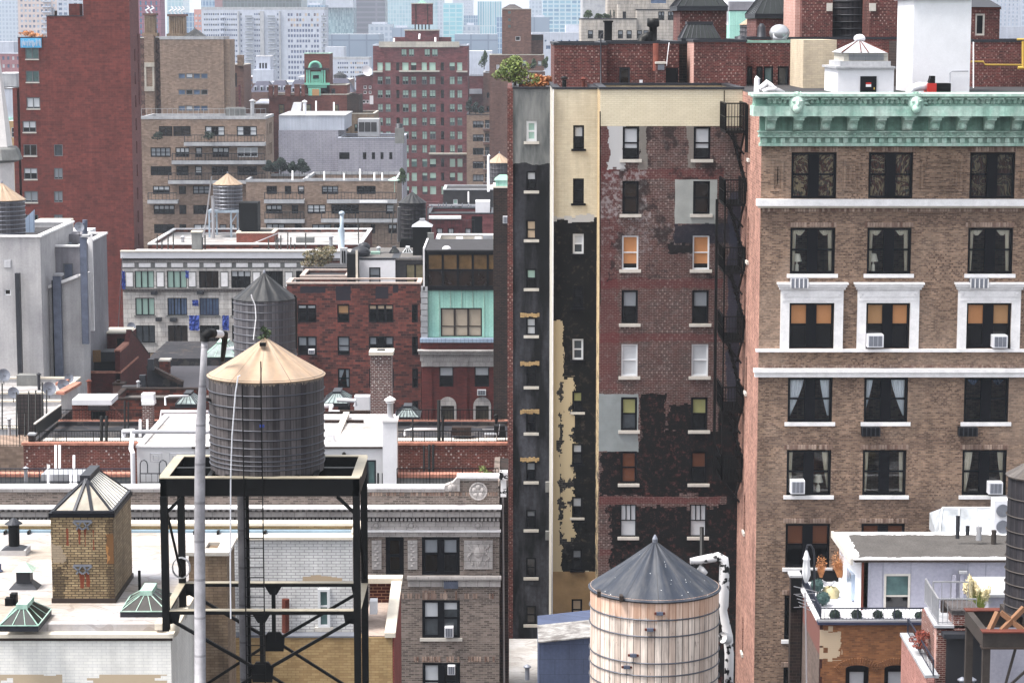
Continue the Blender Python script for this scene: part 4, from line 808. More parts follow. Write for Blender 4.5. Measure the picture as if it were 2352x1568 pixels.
# tank support
m = MB(); z0 = zb-.25
for k in range(5): m.box(cx-2.0, cx+2.0, 66-1.8+k*.85, 66-1.6+k*.85, z0, zb)
m.build('dunnage', 'brown_frame', t_)
for sx in (-1.5, 1.5):
 for sy in (-1.5, 1.5): MB().box(cx+sx-.15, cx+sx+.15, 66+sy-.15, 66+sy+.15, z0-8, z0).build('leg', 'brown_steel', t_)
D_ = MB(); D_.tube([W(1585, 1288, 69), W(1605, 1286, 69), W(1650, 1278, 69), W(1662, 1284, 69), W(1664, 1310, 69), W(1662, 1390, 69), W(1661, 1400, 69), W(1664, 1420, 69), W(1672, 1460, 69), W(1675, 1500, 69), W(1673, 1620, 69)], .16, 14, rs=[.09, .12, .14, .15, .16, .15, .12, .13, .15, .14, .14])
D_.tube([W(1659, 1463, 68.6), W(1672, 1466, 68.8)], .17, 12); D_.tube([W(1603, 1303, 69), W(1612, 1308, 69), W(1620, 1318, 69)], .1, 10)
thing('insulated_pipe', 'thick white insulated pipe patched with black tar beside the pale wood tank', 'pipe', D_, 'insul', smooth=True)
# ================================================================ left tank on black steel tower
TY = 75.9
t_, cx, r_, zb, zr_, za = tank('weathered grey wood water tank with tan cone roof on black steel tower', 611.5, 133.5, TY, 776, 859, 1076, 'tank_grey', 'cone_tan', over=.03, hoopm='hoop', spacing=[Z(y, TY) for y in (890, 917, 943, 968, 990, 1008, 1025, 1037, 1047, 1057)], seg=64, taper=.985, fin=False)
tree('tuft of dark weeds growing on the peak of the tan cone roof', 609, 782, TY, .5, .42, 'leaf_green', 'plant', 3, 60, .05, name='weed_tuft')
p = W(604, 793, TY-.5); MB().box(p.x-.1, p.x+.1, p.y-.1, p.y+.1, p.z-.02, p.z+.09).build('roof_vent', 'black_steel', t_)
m = MB(); pbx(m, 596, 607, 975, 981, TY-1.93, .02); m.build('badge', 'blue_tarp', t_)
Fy, By = 74.0, 77.8
SF = root('tank_tower', 'black steel tower frame carrying the weathered tank with the tan roof', 'steel tower', W(600, 1600, 75.9))
bs = 'black_steel'
zt1, zb1 = Z(1097, Fy), Z(1138, Fy)
xL, xR = X(377.5, 1200, Fy), X(819, 1200, Fy)
MB().box(xL-.1, xR+.1, Fy-.1, Fy+.1, zb1, zt1).build('beam', bs, SF); MB().box(xL-.12, xR+.12, Fy-.16, Fy+.16, zt1, zt1+.03).build('beam_flange', 'flange', SF)
MB().box(xL-.1, xR+.1, By-.1, By+.1, zb1, zt1).build('beam', bs, SF); MB().box(xL-.12, xR+.12, By-.14, By+.14, zt1, zt1+.03).build('beam_flange', 'flange', SF)
for x in (xL, xR): MB().box(x-.1, x+.1, Fy+.1, By-.1, zb1, zt1).build('beam', bs, SF); MB().box(x-.16, x+.16, Fy+.16, By-.14, zt1, zt1+.03).build('beam_flange', 'flange', SF)
plain('flange', (180, 170, 150), .5, var=.2)
MB().box(xL, xR, TY-.1, TY+.1, zb1+.1, zt1-.02).build('beam', bs, SF)
for k in range(7): xx = cx-1.7+k*3.4/6; MB().box(xx-.07, xx+.07, TY-1.75, TY+1.75, zt1+.03, zb).build('dunnage_beam', bs, SF)
for (x, y, zz) in ((xL, Fy, Z(1447, Fy)), (xR, Fy, 30), (xL, By, Z(1420, By)), (xR, By, 30)):
 m = MB(); m.box(x-.11, x+.11, y-.13, y-.1, zz, zb1); m.box(x-.11, x+.11, y+.1, y+.13, zz, zb1); m.box(x-.03, x+.03, y-.1, y+.1, zz, zb1); m.box(x-.1, x+.1, y-.1, y+.1, zb1, zt1-.01); m.build('leg', bs, SF)
zs1 = Z(1408, Fy)
for y in (Fy, By):
 MB().box(xL+.1, xR-.1, y-.09, y+.09, zs1-.02, zs1+.1).build('strut', bs, SF); MB().box(xL+.12, xR-.12, y-.14, y+.14, zs1+.1, zs1+.125).build('strut_flange', 'flange', SF)
for x in (xL, xR): MB().box(x-.08, x+.08, Fy+.13, By-.13, zs1-.02, zs1+.1).build('strut', bs, SF); MB().box(x-.12, x+.12, Fy+.14, By-.14, zs1+.1, zs1+.125).build('strut_flange', 'flange', SF)
xm = X(602, 1500, Fy)
for y in (Fy, By):
 hub = Vector((xm, y, Z(1541, Fy))); m = MB(); m.prism([(xm-.32, y-.05, hub.z-.35), (xm+.32, y-.05, hub.z-.35), (xm+.36, y-.05, hub.z+.1), (xm+.2, y-.05, hub.z+.32), (xm-.2, y-.05, hub.z+.32), (xm-.36, y-.05, hub.z+.1)], (0, .1, 0)); m.build('gusset_plate', bs, SF)
 MB().bar(hub, (xm, y, zs1), .13).build('hanger', bs, SF); MB().prism([(xm-.12, y-.05, zs1-.3), (xm+.12, y-.05, zs1-.3), (xm+.28, y-.05, zs1-.03), (xm-.28, y-.05, zs1-.03)], (0, .1, 0)).build('gusset_plate', bs, SF)
 for sx, x in ((-1, xL), (1, xR)):
  MB().bar((x, y, zs1-.12), hub+Vector((sx*.2, 0, .1)), .1, .1).build('brace', bs, SF); MB().bar(hub+Vector((sx*.2, 0, -.1)), (x, y, hub.z-2.0), .09, .09).build('brace', bs, SF)
  MB().prism([(x-sx*.1, y-.05, zs1-.02), (x-sx*.45, y-.05, zs1-.02), (x-sx*.4, y-.05, zs1-.28), (x-sx*.1, y-.05, zs1-.35)], (0, .1, 0)).build('gusset_plate', bs, SF)
  MB().bar((x, y, zb1-.62), (x-sx*.62, y, zb1-.02), .1).build('knee_brace', bs, SF)
 for x in (xL, xR): MB().bar((x, Fy, zb1-.1), (x, By, zs1+.2), .07).build('brace', bs, SF);
# ladder and riser under tank
m = MB(); yl = TY-1.98
for px in (560, 603):
 x = X(px, 1100, yl-.1); m.box(x-.018, x+.018, yl-.14, yl-.1, 38, Z(828 if px > 600 else 880, yl))
k = 38.3
while k < Z(1100, yl): m.box(X(560, 1100, yl-.1), X(603, 1100, yl-.1), yl-.13, yl-.11, k, k+.025); k += .32
m.build('ladder', bs, SF)
pipe('grey riser pipe under the middle of the weathered tank', [(X(564, 1300, TY), TY-.6, zb), (X(564, 1300, TY), TY-.6, 36)], .17, 'jacket', n=16)
pipe('dark pipe beside the grey riser under the weathered tank', [(X(577, 1300, TY), TY-.9, zb), (X(577, 1300, TY), TY-.9, 36)], .06, 'black_steel')
def jacket():
 g = G('jacket', .45); p = g.pos(); c = g.var(lin((168, 166, 172), K), g._p, 1.4, .35); f_ = g.m2('FRACT', g.m2('MULTIPLY', p[2], .8)); c = g.mix(g.m2('MULTIPLY', g.m2('GREATER_THAN', f_, .94), .55), c, lin((90, 88, 96))); g.col(g.var(c, g._p, 9, .1)); return g.m
DEFS['jacket'] = jacket
pp = 73.6; m = MB(); m.tube([W(460, 1600, pp), W(458.5, 1240, pp), W(459, 1100, pp), W(461, 980, pp), W(466.5, 860, pp), W(470, 782, pp)], .18, 18, rs=[.185, .175, .17, .16, .11, .1])
thing('overflow_pipe', 'long jacketed grey pipe standing full height in front of the steel tower', 'pipe', m, 'jacket', smooth=True)
m = MB(); m.tube([W(470, 783, pp), W(471, 772, pp), W(478, 766, pp), W(490, 765, pp+.3)], .15, 14); m.tube([W(508, 766, pp+.8), W(515, 768, pp+1), W(516, 780, pp+1.2), W(511, 828, pp+1.6)], .1, 12, rs=[.12, .13, .1, .07]); thing('pipe_elbow', 'black tarred elbows at the top of the tall grey pipe', 'pipe', m, 'black_paint', smooth=True)
pipe('short white pipe length between the black elbows', [W(488, 766, pp+.3), W(508, 767, pp+.8)], .12, 'white_paint'); pipe('pipe bracket arm joining the tall pipe to the tank', [W(468, 918, pp), W(482, 918, TY-.6)], .05, 'black_steel')
m = MB(); pts = [W(a, b, TY-y_) for a, b, y_ in ((552, 862, 2.0), (547, 864, 2.0), (541, 900, 2.05), (537, 950, 2.05), (533, 1000, 2.05), (530, 1088, 2.02), (529, 1300, 2.2), (530, 1420, 2.2))]; thing('cable', 'thin white cable hanging down the front of the weathered tank', 'cable', m.tube(pts, .025, 6), 'white_paint')
m = MB(); pts = []
for k in range(40): a = k*.5; pts.append((X(418, 1295, By)+.0+math.cos(a)*(.3), By-.3+.02*k/4, Z(1300, By)+math.sin(a)*.36))
thing('cable_coil', 'coil of pale cable hanging at the left rear leg of the steel tower', 'cable', m.tube(pts, .02, 5), 'galv')
# ================================================================ lower left white roof building
ZR = ZC-19.25
LB = root('building', 'white brick building with flat white roof in the lower left corner', 'building', (X(200, 1460, 74), 80, 20))
x0, x1 = X(-420, 1460, 74.2), X(392, 1460, 74.2); zc_ = Z(1463, 74.2)
m = MB(); wallgrid(m, front(74.2), x0, x1, 20, zc_, []); wallgrid(m, rightside(x1), 74.2, 86.6, 20, zc_, []); m.build('wall', 'lb_wall', LB)
def exl(g, p, vec, c):
 n = snapn(g, p[0], p[2], .8, 2); zt = Z(1548, 74.2); a = g.m2('LESS_THAN', p[2], g.m2('ADD', zt, 0.0)); b = g.m2('GREATER_THAN', n, .46)
 fl = g.m2('LESS_THAN', p[1], 74.3); return g.mix(g.m2('MULTIPLY', g.m2('MULTIPLY', a, b), fl), c, lin((206, 186, 158), K))
brick('lb_wall', (242, 240, 234), (236, 234, 230), (220, 218, 216), .06, .3, .1, .008, extra=exl, k=.82)
m = MB(); m.box(x0-.1, x1+.1, 74.1, 74.5, zc_, zc_+.12); m.box(x1-.3, x1+.1, 74.5, 86.6, zc_, zc_+.12); m.build('coping', 'cream_cap', LB); MB().box(x0, x1+.06, 74.14, 74.2, zc_-.1, zc_).build('drip_edge', 'brown_frame', LB)
xe = X(816, 1255, 88.3)
MB().box(x0, x1-.3, 74.5, 88.4, ZR-.3, ZR).build('roof', 'roof_stained', LB); MB().box(x1-.3, xe, 87.0, 88.4, ZR-.3, ZR).build('roof', 'roof_white', LB)
m = MB(); x2 = X(534, 1260, 86.8); m.box(x2, xe, 86.7, 87.0, 30, ZR+.12); m.build('court_wall', 'court_wall', LB); MB().box(x2-.1, xe+.02, 86.6, 87.1, ZR+.12, ZR+.22).build('coping', 'cream_cap', LB)
def exc(g, p, vec, c):
 y = 86.7; n = snapn(g, p[0], p[2], 1.0, 2)
 return g.mix(rect(g, p[0], p[2], X(694, 1330, y), X(790, 1330, y), Z(1343, y), Z(1322, y), n, .7), c, lin((200, 178, 150), K))
brick('court_wall', (226, 226, 226), (216, 216, 218), (170, 168, 172), .1, .34, .11, .014, extra=exc, k=.82)
# rear beige parapet with blue flashing
x3, x4 = X(-420, 1210, 88.6), X(813, 1210, 88.6); MB().box(x3, x4, 88.6, 89, 20, Z(1206, 88.6)).build('rear_parapet', 'br_goldwall', LB); MB().box(x3, x4, 88.5, 89.1, Z(1206, 88.6), Z(1200, 88.6)).build('coping', 'cream_cap', LB); MB().box(x3, x4, 88.42, 88.6, ZR, ZR+.1).build('flashing', 'blue_flash', LB); MB().box(x4, x4+.35, 87.0, 89.1, ZR, Z(1201, 88.6)).build('end_parapet', 'cream_cap', LB)
plain('blue_flash', (168, 194, 210), .5, var=.1)
for k in range(9): p = W(14+k*54 if k < 5 else 340+(k-3)*54*1.0, 1236, 88.3); MB().box(p.x-.04, p.x+.04, 88.05, 88.4, ZR+.005, ZR+.12).build('flashing_clip', 'black_steel', LB)
# window and grooved frame in court wall
win_ = window(LB, front(86.66), X(730, 1400, 86.6), X(776, 1400, 86.6)-.3, Z(1368+72, 86.6), Z(1352, 86.6), f='white_frame', t=.1, pane='glass_teal', sill='sill', d=.04, rail=.55)
MB().tube([W(656, 1375, 86.5), W(656, 1454, 86.5)], .14, 8).build('drain_pipe', 'rust', LB)
# gold wall building in front of court and the tiled terrace on its right
GB_ = root('building', 'tan brick building below the steel tower with small tiled roof terrace', 'building', (X(700, 1460, 86), 88, 20)); zg = Z(1462, 86)
xg0, xg1 = X(436, 1462, 86), X(901, 1462, 86)
m = MB(); m.box(xg0, xg1, 86.0, 86.6, 20, zg-.02); m.box(xe+.36, xg1, 86.6, 91.6, 20, zg-.02); m.build('wall', 'br_goldwall', GB_); MB().box(xg0, xe+.3, 85.97, 86.58, zg-.02, zg+.04).build('ledge', 'grey_metal', GB_)
MB().box(xe+.36, xg1-.0, 86.05, 91.2, zg-.0, zg+.03).build('terrace_floor', 'tile_pink', GB_)
zp = Z(1338, 91.2); m = MB(); m.box(xe+.36, xg1+.0, 91.2, 91.6, zg+.03, zp); m.build('parapet', 'br_parapet2', GB_); brick('br_parapet2', (98, 42, 38), (84, 36, 34), (170, 130, 100), .12, .34, .13, .014)
m = MB(); m.box(xe+.2, xg1+.14, 91.1, 91.75, zp, zp+.2); m.build('coping', 'cream_cap', GB_)
m = MB(); m.prism([(xg1+.06, 86.0, zg-20), (xg1+.06, 91.7, zg-20), (xg1+.06, 91.7, zp), (xg1+.06, 86.0, zg)], (-.05, 0, 0)); m.build('side_wall', 'br_pinkred', GB_); brick('br_pinkred', (150, 82, 74), (132, 68, 62), (180, 96, 86), .15, .3, .1, .01)
m = MB(); m.prism([(xg1+.12, 85.9, zg), (xg1+.12, 91.7, zp), (xg1+.12, 91.7, zp+.18), (xg1+.12, 85.9, zg+.18)], (-.4, 0, 0)); m.build('coping', 'cream_cap', GB_)
pb('vent_box', 849, 866, 1380, 1410, 88, .5, 'white_paint', GB_)
# tan brick chimney block in the court
CH2 = root('chimney', 'plain tan brick chimney shaft with open flue behind the tall grey pipe', 'chimney', W(480, 1568, 80)); xc0, xc1 = X(433, 1275, 80), X(521, 1275, 80); zc2 = Z(1275, 80); MB().box(xc0, xc1, 80, 82.2, 20, zc2).build('shaft', 'br_goldtan', CH2); brick('br_goldtan', (168, 146, 122), (148, 126, 104), (130, 110, 92), .15, .3, .1, .01, stain=.4)
m = MB(); m.box(xc0-.08, xc1+.08, 79.92, 80.6, zc2, zc2+.12); m.box(xc0-.08, xc1+.08, 81.6, 82.28, zc2, zc2+.12); m.box(xc0-.08, xc0+.5, 80.6, 81.6, zc2, zc2+.12); m.box(xc1-.4, xc1+.08, 80.6, 81.6, zc2, zc2+.12); m.build('cap', 'sill', CH2)
# big gold chimney with skylight
GC = root('chimney', 'large tan brick bulkhead with rust stains and ribbed skylight on the white roof', 'stair bulkhead', W(190, 1404, 76.5)); ya = ZR
yb_ = 19.25*5400/(1404-60); yb_ = 77.35
gx0, gx1 = X(119, 1300, yb_), X(262, 1300, yb_); gz = Z(1187, yb_); dpt = 3.7
m = MB(); m.box(gx0, gx1, yb_, yb_+.05, ZR, gz); m.build('wall', 'gold_face', GC); MB().box(gx0, gx1, yb_+.05, yb_+dpt, ZR, gz).build('side_wall', 'br_gold_side', GC)
def exg(g, p, vec, c):
 n = g.noise(g._p, 2.0, 4); x, z = p[0], p[2]
 for cxp, zt_, w_, h_ in ((153+2, 1212, 5, 40), (215, 1217, 3, 45), (183, 1215, 7, 36), (196, 1215, 5, 40), (186, 1316, 9, 34), (200, 1316, 5, 30)):
  c = g.mix(g.m2('MULTIPLY', rect(g, x, z, X(cxp-w_/2, 1250, yb_), X(cxp+w_/2, 1250, yb_), Z(zt_+h_, yb_), Z(zt_, yb_), n, .2), .85), c, lin((150, 58, 20), .6))
 c = g.mix(rect(g, x, z, X(244, 1250, yb_), X(262, 1250, yb_), Z(1294, yb_), Z(1226, yb_), snapn(g, x, z, 2, 2), .25), c, lin((186, 132, 72), .65))
 c = g.mix(g.m2('MULTIPLY', rect(g, x, z, X(118, 1250, yb_), X(150, 1250, yb_), Z(1390, yb_), Z(1294, yb_), n, 1.2), .75), c, lin((70, 58, 46), .7))
 c = g.mix(g.m2('MULTIPLY', rect(g, x, z, X(246, 1250, yb_), X(270, 1250, yb_), Z(1410, yb_), Z(1190, yb_), n, .6), .6), c, lin((66, 50, 40), .7))
 return g.mix(g.m2('MULTIPLY', rect(g, x, z, X(118, 1250, yb_), X(145, 1250, yb_), Z(1295, yb_), Z(1250, yb_), n, .6), .7), c, lin((176, 160, 140), .7))
brick('gold_face', (202, 178, 136), (166, 142, 106), (106, 90, 72), .25, .24, .085, .016, extra=exg, stain=.3)
m = MB(); m.box(gx0-.06, gx1+.06, yb_-.06, yb_+dpt+.06, gz, gz+.14); m.build('cap_band', 'black_frame', GC); MB().box(gx0-.03, gx1+.04, yb_-.04, yb_+dpt+.04, ZR, ZR+.16).build('base_flashing', 'brown_frame', GC)
for zz in (1197, 1299):
 m = MB()
 for sx in (-.18, .18): p = W(190, zz+10, yb_); m.bar((p.x+sx-.14, yb_-.03, p.z+.15), (p.x+sx*.6+.1, yb_-.03, p.z-.12), .06, .05); m.bar((p.x+sx+.14, yb_-.03, p.z+.15), (p.x+sx*.6-.1, yb_-.03, p.z-.12), .06, .05)
 m.box(p.x-.3, p.x+.3, yb_-.05, yb_, p.z+.13, p.z+.2); m.build('tie_plate', 'grey_metal', GC)
sx0, sx1, sy0, sy1, sz = gx0+.05, gx1-.02, yb_+.05, yb_+dpt-.05, gz+.14; ht = .95; ridx = (sx0+sx1)/2-.02; ry0, ry1 = sy0+1.0, sy1-.7
m = MB(); m.tri((sx0, sy0, sz), (sx1, sy0, sz), (ridx, ry0, sz+ht)); m.build('skylight_end', 'skylight_beige', GC); glass('skylight_beige', (206, 196, 180), .3, .5, .2); m = MB(); m.quad((sx1, sy0, sz), (sx1, sy1, sz), (ridx, ry1, sz+ht), (ridx, ry0, sz+ht)); m.quad((sx0, sy0, sz), (sx0, sy1, sz), (ridx, ry1, sz+ht), (ridx, ry0, sz+ht)); m.quad((sx0, sy1, sz), (sx1, sy1, sz), (ridx, ry1, sz+ht), (ridx, ry1, sz+ht)); m.build('skylight_glazing', 'skylight_sky_reflection', GC)
glass('skylight_sky_reflection', (240, 234, 220), .3, .95)  # mirrored sky brightness put into the glazing colour
m = MB()
for c in ((sx0, sy0), (sx1, sy0)): m.bar((c[0], c[1], sz), (ridx, ry0, sz+ht), .07)
for c in ((sx0, sy1), (sx1, sy1)): m.bar((c[0], c[1], sz), (ridx, ry1, sz+ht), .07)
m.bar((ridx-.05, ry0, sz+ht+.02), (ridx-.05, ry1, sz+ht+.02), .34, .2)
for k in range(1, 9): t = k/9; m.bar((sx1, sy0+(sy1-sy0)*t, sz), (ridx, ry0+(ry1-ry0)*t, sz+ht), .03); m.bar((sx0, sy0+(sy1-sy0)*t, sz), (ridx, ry0+(ry1-ry0)*t, sz+ht), .045)
for t in (.36, .66): m.bar((sx0+(sx1-sx0)*t, sy0, sz), (ridx, ry0, sz+ht), .1)
m.bar((sx0, sy0, sz+.02), (sx1, sy0, sz+.02), .1); m.bar((sx1, sy0, sz+.02), (sx1, sy1, sz+.02), .1); m.build('skylight_ribs', 'dark_metal', GC)
def roofY(py): return (ZC-ZR)/(SP*1.0) if False else None
def onroof(px, py, zr):       # point where the sight line through a pixel meets a roof at height zr
 d = W(px, py, 100.0)-Vector((0, 0, ZC)); t = (zr-ZC)/d.z; return Vector((0, 0, ZC))+d*t
p = onroof(32, 1272, ZR); r = root('vent_stack', 'dark roof vent stack with conical hood at the far left of the white roof', 'vent', p, 'roof vents on the white roof'); MB().box(p.x-.5, p.x+.5, p.y-.3, p.y+.6, ZR, ZR+.2).build('base', 'roof_white', r); MB().hip(p.x-.42, p.x+.42, p.y-.3, p.y+.5, ZR+.2, ZR+.3, .2, .2).build('flange', 'dark_metal', r); MB().lathe(p.x, p.y+.1, [(.2, ZR+.28), (.21, ZR+1.05)], 16).build('stack', 'black_paint', r); MB().lathe(p.x, p.y+.1, [(.33, ZR+1.12), (.3, ZR+1.16), (.03, ZR+1.34)], 16).build('hood', 'dark_metal', r)
p = onroof(56, 1350, ZR); r = root('vent_stack', 'small square roof vent with pale green copper pyramid cap', 'vent', p, 'roof vents on the white roof'); MB().hip(p.x-.5, p.x+.5, p.y-.3, p.y+.5, ZR, ZR+.25, .26, .2).build('base', 'dark_metal', r); MB().box(p.x-.24, p.x+.24, p.y-.15, p.y+.33, ZR+.22, ZR+.62).build('neck', 'dark_metal', r); MB().hip(p.x-.36, p.x+.36, p.y-.27, p.y+.45, ZR+.62, ZR+.9, .06, .03).build('cap', 'copper', r)
p = onroof(25, 1391, ZR); m = MB(); m.box(p.x-.2, p.x+.06, p.y, p.y+.3, ZR, ZR+.25); m.box(p.x-.05, p.x+.16, p.y+.1, p.y+.4, ZR, ZR+.38); thing('roof_vent', 'two little black box vents on the white roof', 'vent', m, 'black_paint')
for (px, py, h) in ((321, 1362, .8), (0, 1313, .3)): p = onroof(px, py, ZR); thing('pipe_stub', 'thin black pipe stub by the rusty bulkhead' if px else 'blue grey stub at the left edge of the white roof', 'pipe', MB().lathe(p.x, p.y, [(.06, ZR), (.12, ZR+.04), (.05, ZR+.1), (.05, ZR+h)], 10), 'black_paint' if px else 'blue_metal')
for (a, b, bot, lb) in ((-2, 88, 1450, 'dark skylight with green ridge cap at the left corner of the white roof'), (276, 384, 1417, 'skylight with green copper ribs against the black tower leg')):
 p0 = onroof(a, bot, ZR); p1 = onroof(b, bot, ZR); r = pyramid_skylight(lb, a, b, 0, bot, p0.y, 2.2, 'skylight_dark' if a < 0 else 'skylight_mid', 'copper', hgt=.44, n=3, base=.2, rx=.08, ribs=.02); plain('copper_dull', (140, 186, 168), .7, var=.3, k=.42)
glass('skylight_mid', (96, 92, 90), .3, .5, .2)
def blk(px, py, h): pass
pb('post_base', 355, 372, 1432, 1446, 74.3, .8, 'cream_cap', LB); m = MB(); p = W(391, 1440, 74.6); m.ball(p+Vector((0, .2, -.1)), .28, .3, .3); m.build('flashing_boot', 'cream_cap', LB, True)
pipe('copper topped drainpipe down the corner of the lower left building', [W(398, 1515, 75.5), W(398, 1600, 75.5)], .07, 'dark_metal')
# ================================================================ ornate grey brown building
GY = 118.0
GBd = B('ornate grey brown brick building with white terracotta cornice and shield panel', 'apartment building', -300, 1147, 1120, GY, 9, 'br_greybrown', ref=1300, par=1.62, nob=True, cop=None, name='apartment_building', zt=Z(1121, GY), roof='tar')
XX = lambda px: X(px, 1300, GY)
def w3(a, b, c, d, **k): h = (XX(a), XX(b), Z(d, GY), Z(c, GY)); GBd.holes.append(h); GBd.q.append((GBd.f, h, k))
w3(886, 927.5, 1232, 1320, t=.22, pane='glass_dark'); w3(969, 1056, 1232, 1320, cols=2, t=.17, mul=.36, rail=.55, blind='blind_grey', bf=.44)
w3(969, 1056, 1377, 1464, cols=2, t=.15, mul=.34, rail=.52, blind=['blind_white', 'blind_white'], bf=[.44, .22], low='glass_grey', sill='sill'); w3(969, 1056, 1521, 1608, cols=2, t=.15, mul=.34, rail=.5, blind=['blind_white', None], bf=[.6, 0], sill='sill')
for a in (60, 230, 480, 700): w3(a, a+60, 1232, 1320, cols=2, t=.17)
GBd.done(); r = GBd.r; gx0, gx1 = GBd.x0, GBd.x1
def gband(name, c, d, mat, out, ex=.0, x0=None): MB().box(gx0 if x0 is None else x0, gx1+ex, GY-out, GY, Z(d, GY), Z(c, GY)).build(name, mat, r)
MB().box(gx0, XX(1022), GY-.2, GY+.5, Z(1121, GY), Z(1115, GY)).build('coping', 'white_trim', r); MB().box(gx0, XX(1022), GY-.12, GY, Z(1129, GY), Z(1121, GY)-.002).build('coping_course', 'terra_white', r)
MB().box(XX(1056), XX(1144), GY-.02, GY+.5, Z(1120.6, GY), Z(1097, GY)).build('raised_parapet', 'br_greybrown', r); MB().box(XX(1050), XX(1147), GY-.15, GY+.6, Z(1097, GY)+.002, Z(1091, GY)).build('coping', 'white_trim', r); MB().box(XX(1056), XX(1144), GY-.1, GY-.021, Z(1102, GY), Z(1097, GY)).build('coping_course', 'terra_white', r)
m = MB(); m.prism([tuple(W(a, b, GY-.2)) for a, b in ((1022, 1128), (1056, 1128), (1056, 1097), (1050, 1097), (1040, 1108), (1028, 1113), (1022, 1115))], (0, .6, 0)); m.ball(W(1038, 1120, GY-.25), .22, .12, .2); m.build('scroll', 'terra_white', r)
gband('cornice', 1159, 1163, 'white_trim', .75, .12); gband('cornice_moulding', 1163.1, 1170, 'dark_terra', .5, .08); gband('cornice_band', 1170.1, 1183, 'terra_white', .42, .06); gband('cornice_soffit', 1183.1, 1196, 'dark_terra', .15, .02)
stucco('dark_terra', (120, 112, 112), (92, 86, 88), joints=(.3, .35, .04), k=.6)
m = MB(); x = gx0
while x < gx1: m.box(x, x+.12, GY-.32, GY-.15, Z(1193, GY), Z(1187, GY)); x += .205
m.build('dentils', 'terra_white', r); m = MB(); x = gx0
while x < gx1: m.ball((x, GY-.5, Z(1167, GY)), .09, .08, .09, 6, 4); x += .3
m.build('egg_moulding', 'terra_white', r)
gband('frieze', 1196.1, 1215, 'terra_white', .1, .02); gband('architrave', 1215.1, 1219, 'white_trim', .3, .08); gband('architrave_band', 1219.1, 1231, 'terra_white', .14, .03)
gband('belt_course', 1321, 1328, 'terra_white', .32, .1, XX(935)); gband('belt_band', 1328.1, 1345.5, 'terra_white', .14, .06, XX(937)); m = MB(); x = XX(937)
while x < gx1: m.box(x, x+.05, GY-.2, GY-.14, Z(1333, GY), Z(1330, GY)); x += .1
m.build('belt_dentils', 'terra_white', r)
pb('ac_sleeve', 1019, 1052, 1333, 1351, GY-.2, .2, 'duct_metal', r, ref=1300)
for px in (1098, 865, 945): m = MB(); c = Vector((XX(px), GY-.12, Z(1206 if px != 1098 else 1206, GY))); m.ring(c.x, c.y, c.z, .01, .01, 6); m = MB(); m.tube([c+Vector((math.cos(a)*.2, 0, math.sin(a)*.2)) for a in [k*math.pi/8 for k in range(17)]], .045, 6, cap=False); m.ball(c, .13, .05, .13, 12, 6); m.build('rosette', 'terra_white', r)
m = MB(); c = Vector((XX(1099), GY-.06, Z(1127, GY))); m.tube([c+Vector((math.cos(a)*.42, 0, math.sin(a)*.42)) for a in [k*math.pi/12 for k in range(25)]], .06, 6, cap=False); m.ball(c, .4, .04, .4, 20, 8)
for k in range(5): a = math.pi/2+k*2*math.pi/5; m.ball(c+Vector((math.cos(a)*.22, -.05, math.sin(a)*.22)), .12, .05, .12, 8, 5)
m.build('medallion', 'terra_white', r)
for (a, b) in ((854.5, 876.5), (937, 959)):
 m = MB(); m.box(XX(a), XX(b), GY-.1, GY, Z(1306, GY), Z(1240, GY));
 for q in ((XX(a)+.04, XX(a)+.08), (XX(b)-.08, XX(b)-.04)): m.box(q[0], q[1], GY-.13, GY-.101, Z(1303, GY), Z(1243, GY))
 c_ = (XX(a)+XX(b))/2
 for k in range(9): m.ball((c_+(.05 if k % 2 else -.05), GY-.11, Z(1247+k*6.5, GY)), .09, .04, .07, 8, 5)
 m.build('relief_panel', 'terra_white', r)
m = MB(); m.box(XX(1066), XX(1132), GY-.1, GY, Z(1306, GY), Z(1240, GY)); c_ = XX(1099)
for (a, b, c, d) in ((1067.5, 1130.5, 1241.5, 1243), (1067.5, 1130.5, 1303, 1304.5), (1067.5, 1069, 1243, 1303), (1129, 1130.5, 1243, 1303)): m.box(XX(a), XX(b), GY-.13, GY-.101, Z(d, GY), Z(c, GY))
m.prism([tuple(W(1099+a*1.0, b, GY-.19)) for a, b in ((-12, 1252), (0, 1249), (12, 1252), (13, 1268), (8, 1284), (0, 1300), (-8, 1284), (-13, 1268))], (0, .09, 0)); m.ball((c_, GY-.17, Z(1266, GY)), .24, .1, .3, 14, 8)
for sx in (-1, 1):
 for k in range(14): a = k*.45; m.ball((c_+sx*(.42+.12*math.cos(a*1.7)), GY-.12, Z(1250+k*3.4, GY)), .07+.03*math.sin(a), .05, .07, 7, 4)
m.build('shield_panel', 'terra_white', r)
for (a, b, c, d) in ((850, 1140, 1130, 1138), (885, 1135, 1362, 1374), (937, 1135, 1507, 1519), (970, 1056, 1355, 1376)):
 m = MB(); x = XX(a)
 while x < XX(b):
  if R.random() < .6: m.box(x, x+.1, GY-.02-R.random()*.03, GY-.001, Z(d, GY), Z(c, GY))
  x += .14
 m.build('soldier_course', 'soldier', r)
ac('black faced air conditioner in the lower window of the grey brown building', 1021, 1041, 1441, 1463, GY-.35, .6); ac('silver air conditioner in the bottom window at the picture edge', 1028, 1045, 1529, 1549, GY-.3, .5)
MB().box(gx1, gx1+.45, GY+.8, GY+9, 20, Z(1125, GY)).build('side_pier', 'br_dark', r)
o = MB().box(XX(1147), XX(1166), GY-.2, GY+.5, Z(1100, GY), Z(1083, GY)).build('corner_finial', 'insul', r); MB().box(XX(1150), XX(1163), GY-.1, GY+.4, Z(1140, GY), Z(1100, GY)-.002).build('corner_flashing', 'insul', r)
pipe('pale downpipe at the right corner of the grey brown building', [(XX(1155), GY+.3, Z(1140, GY)), (XX(1159), GY+.3, 22)], .05, 'stucco_light')
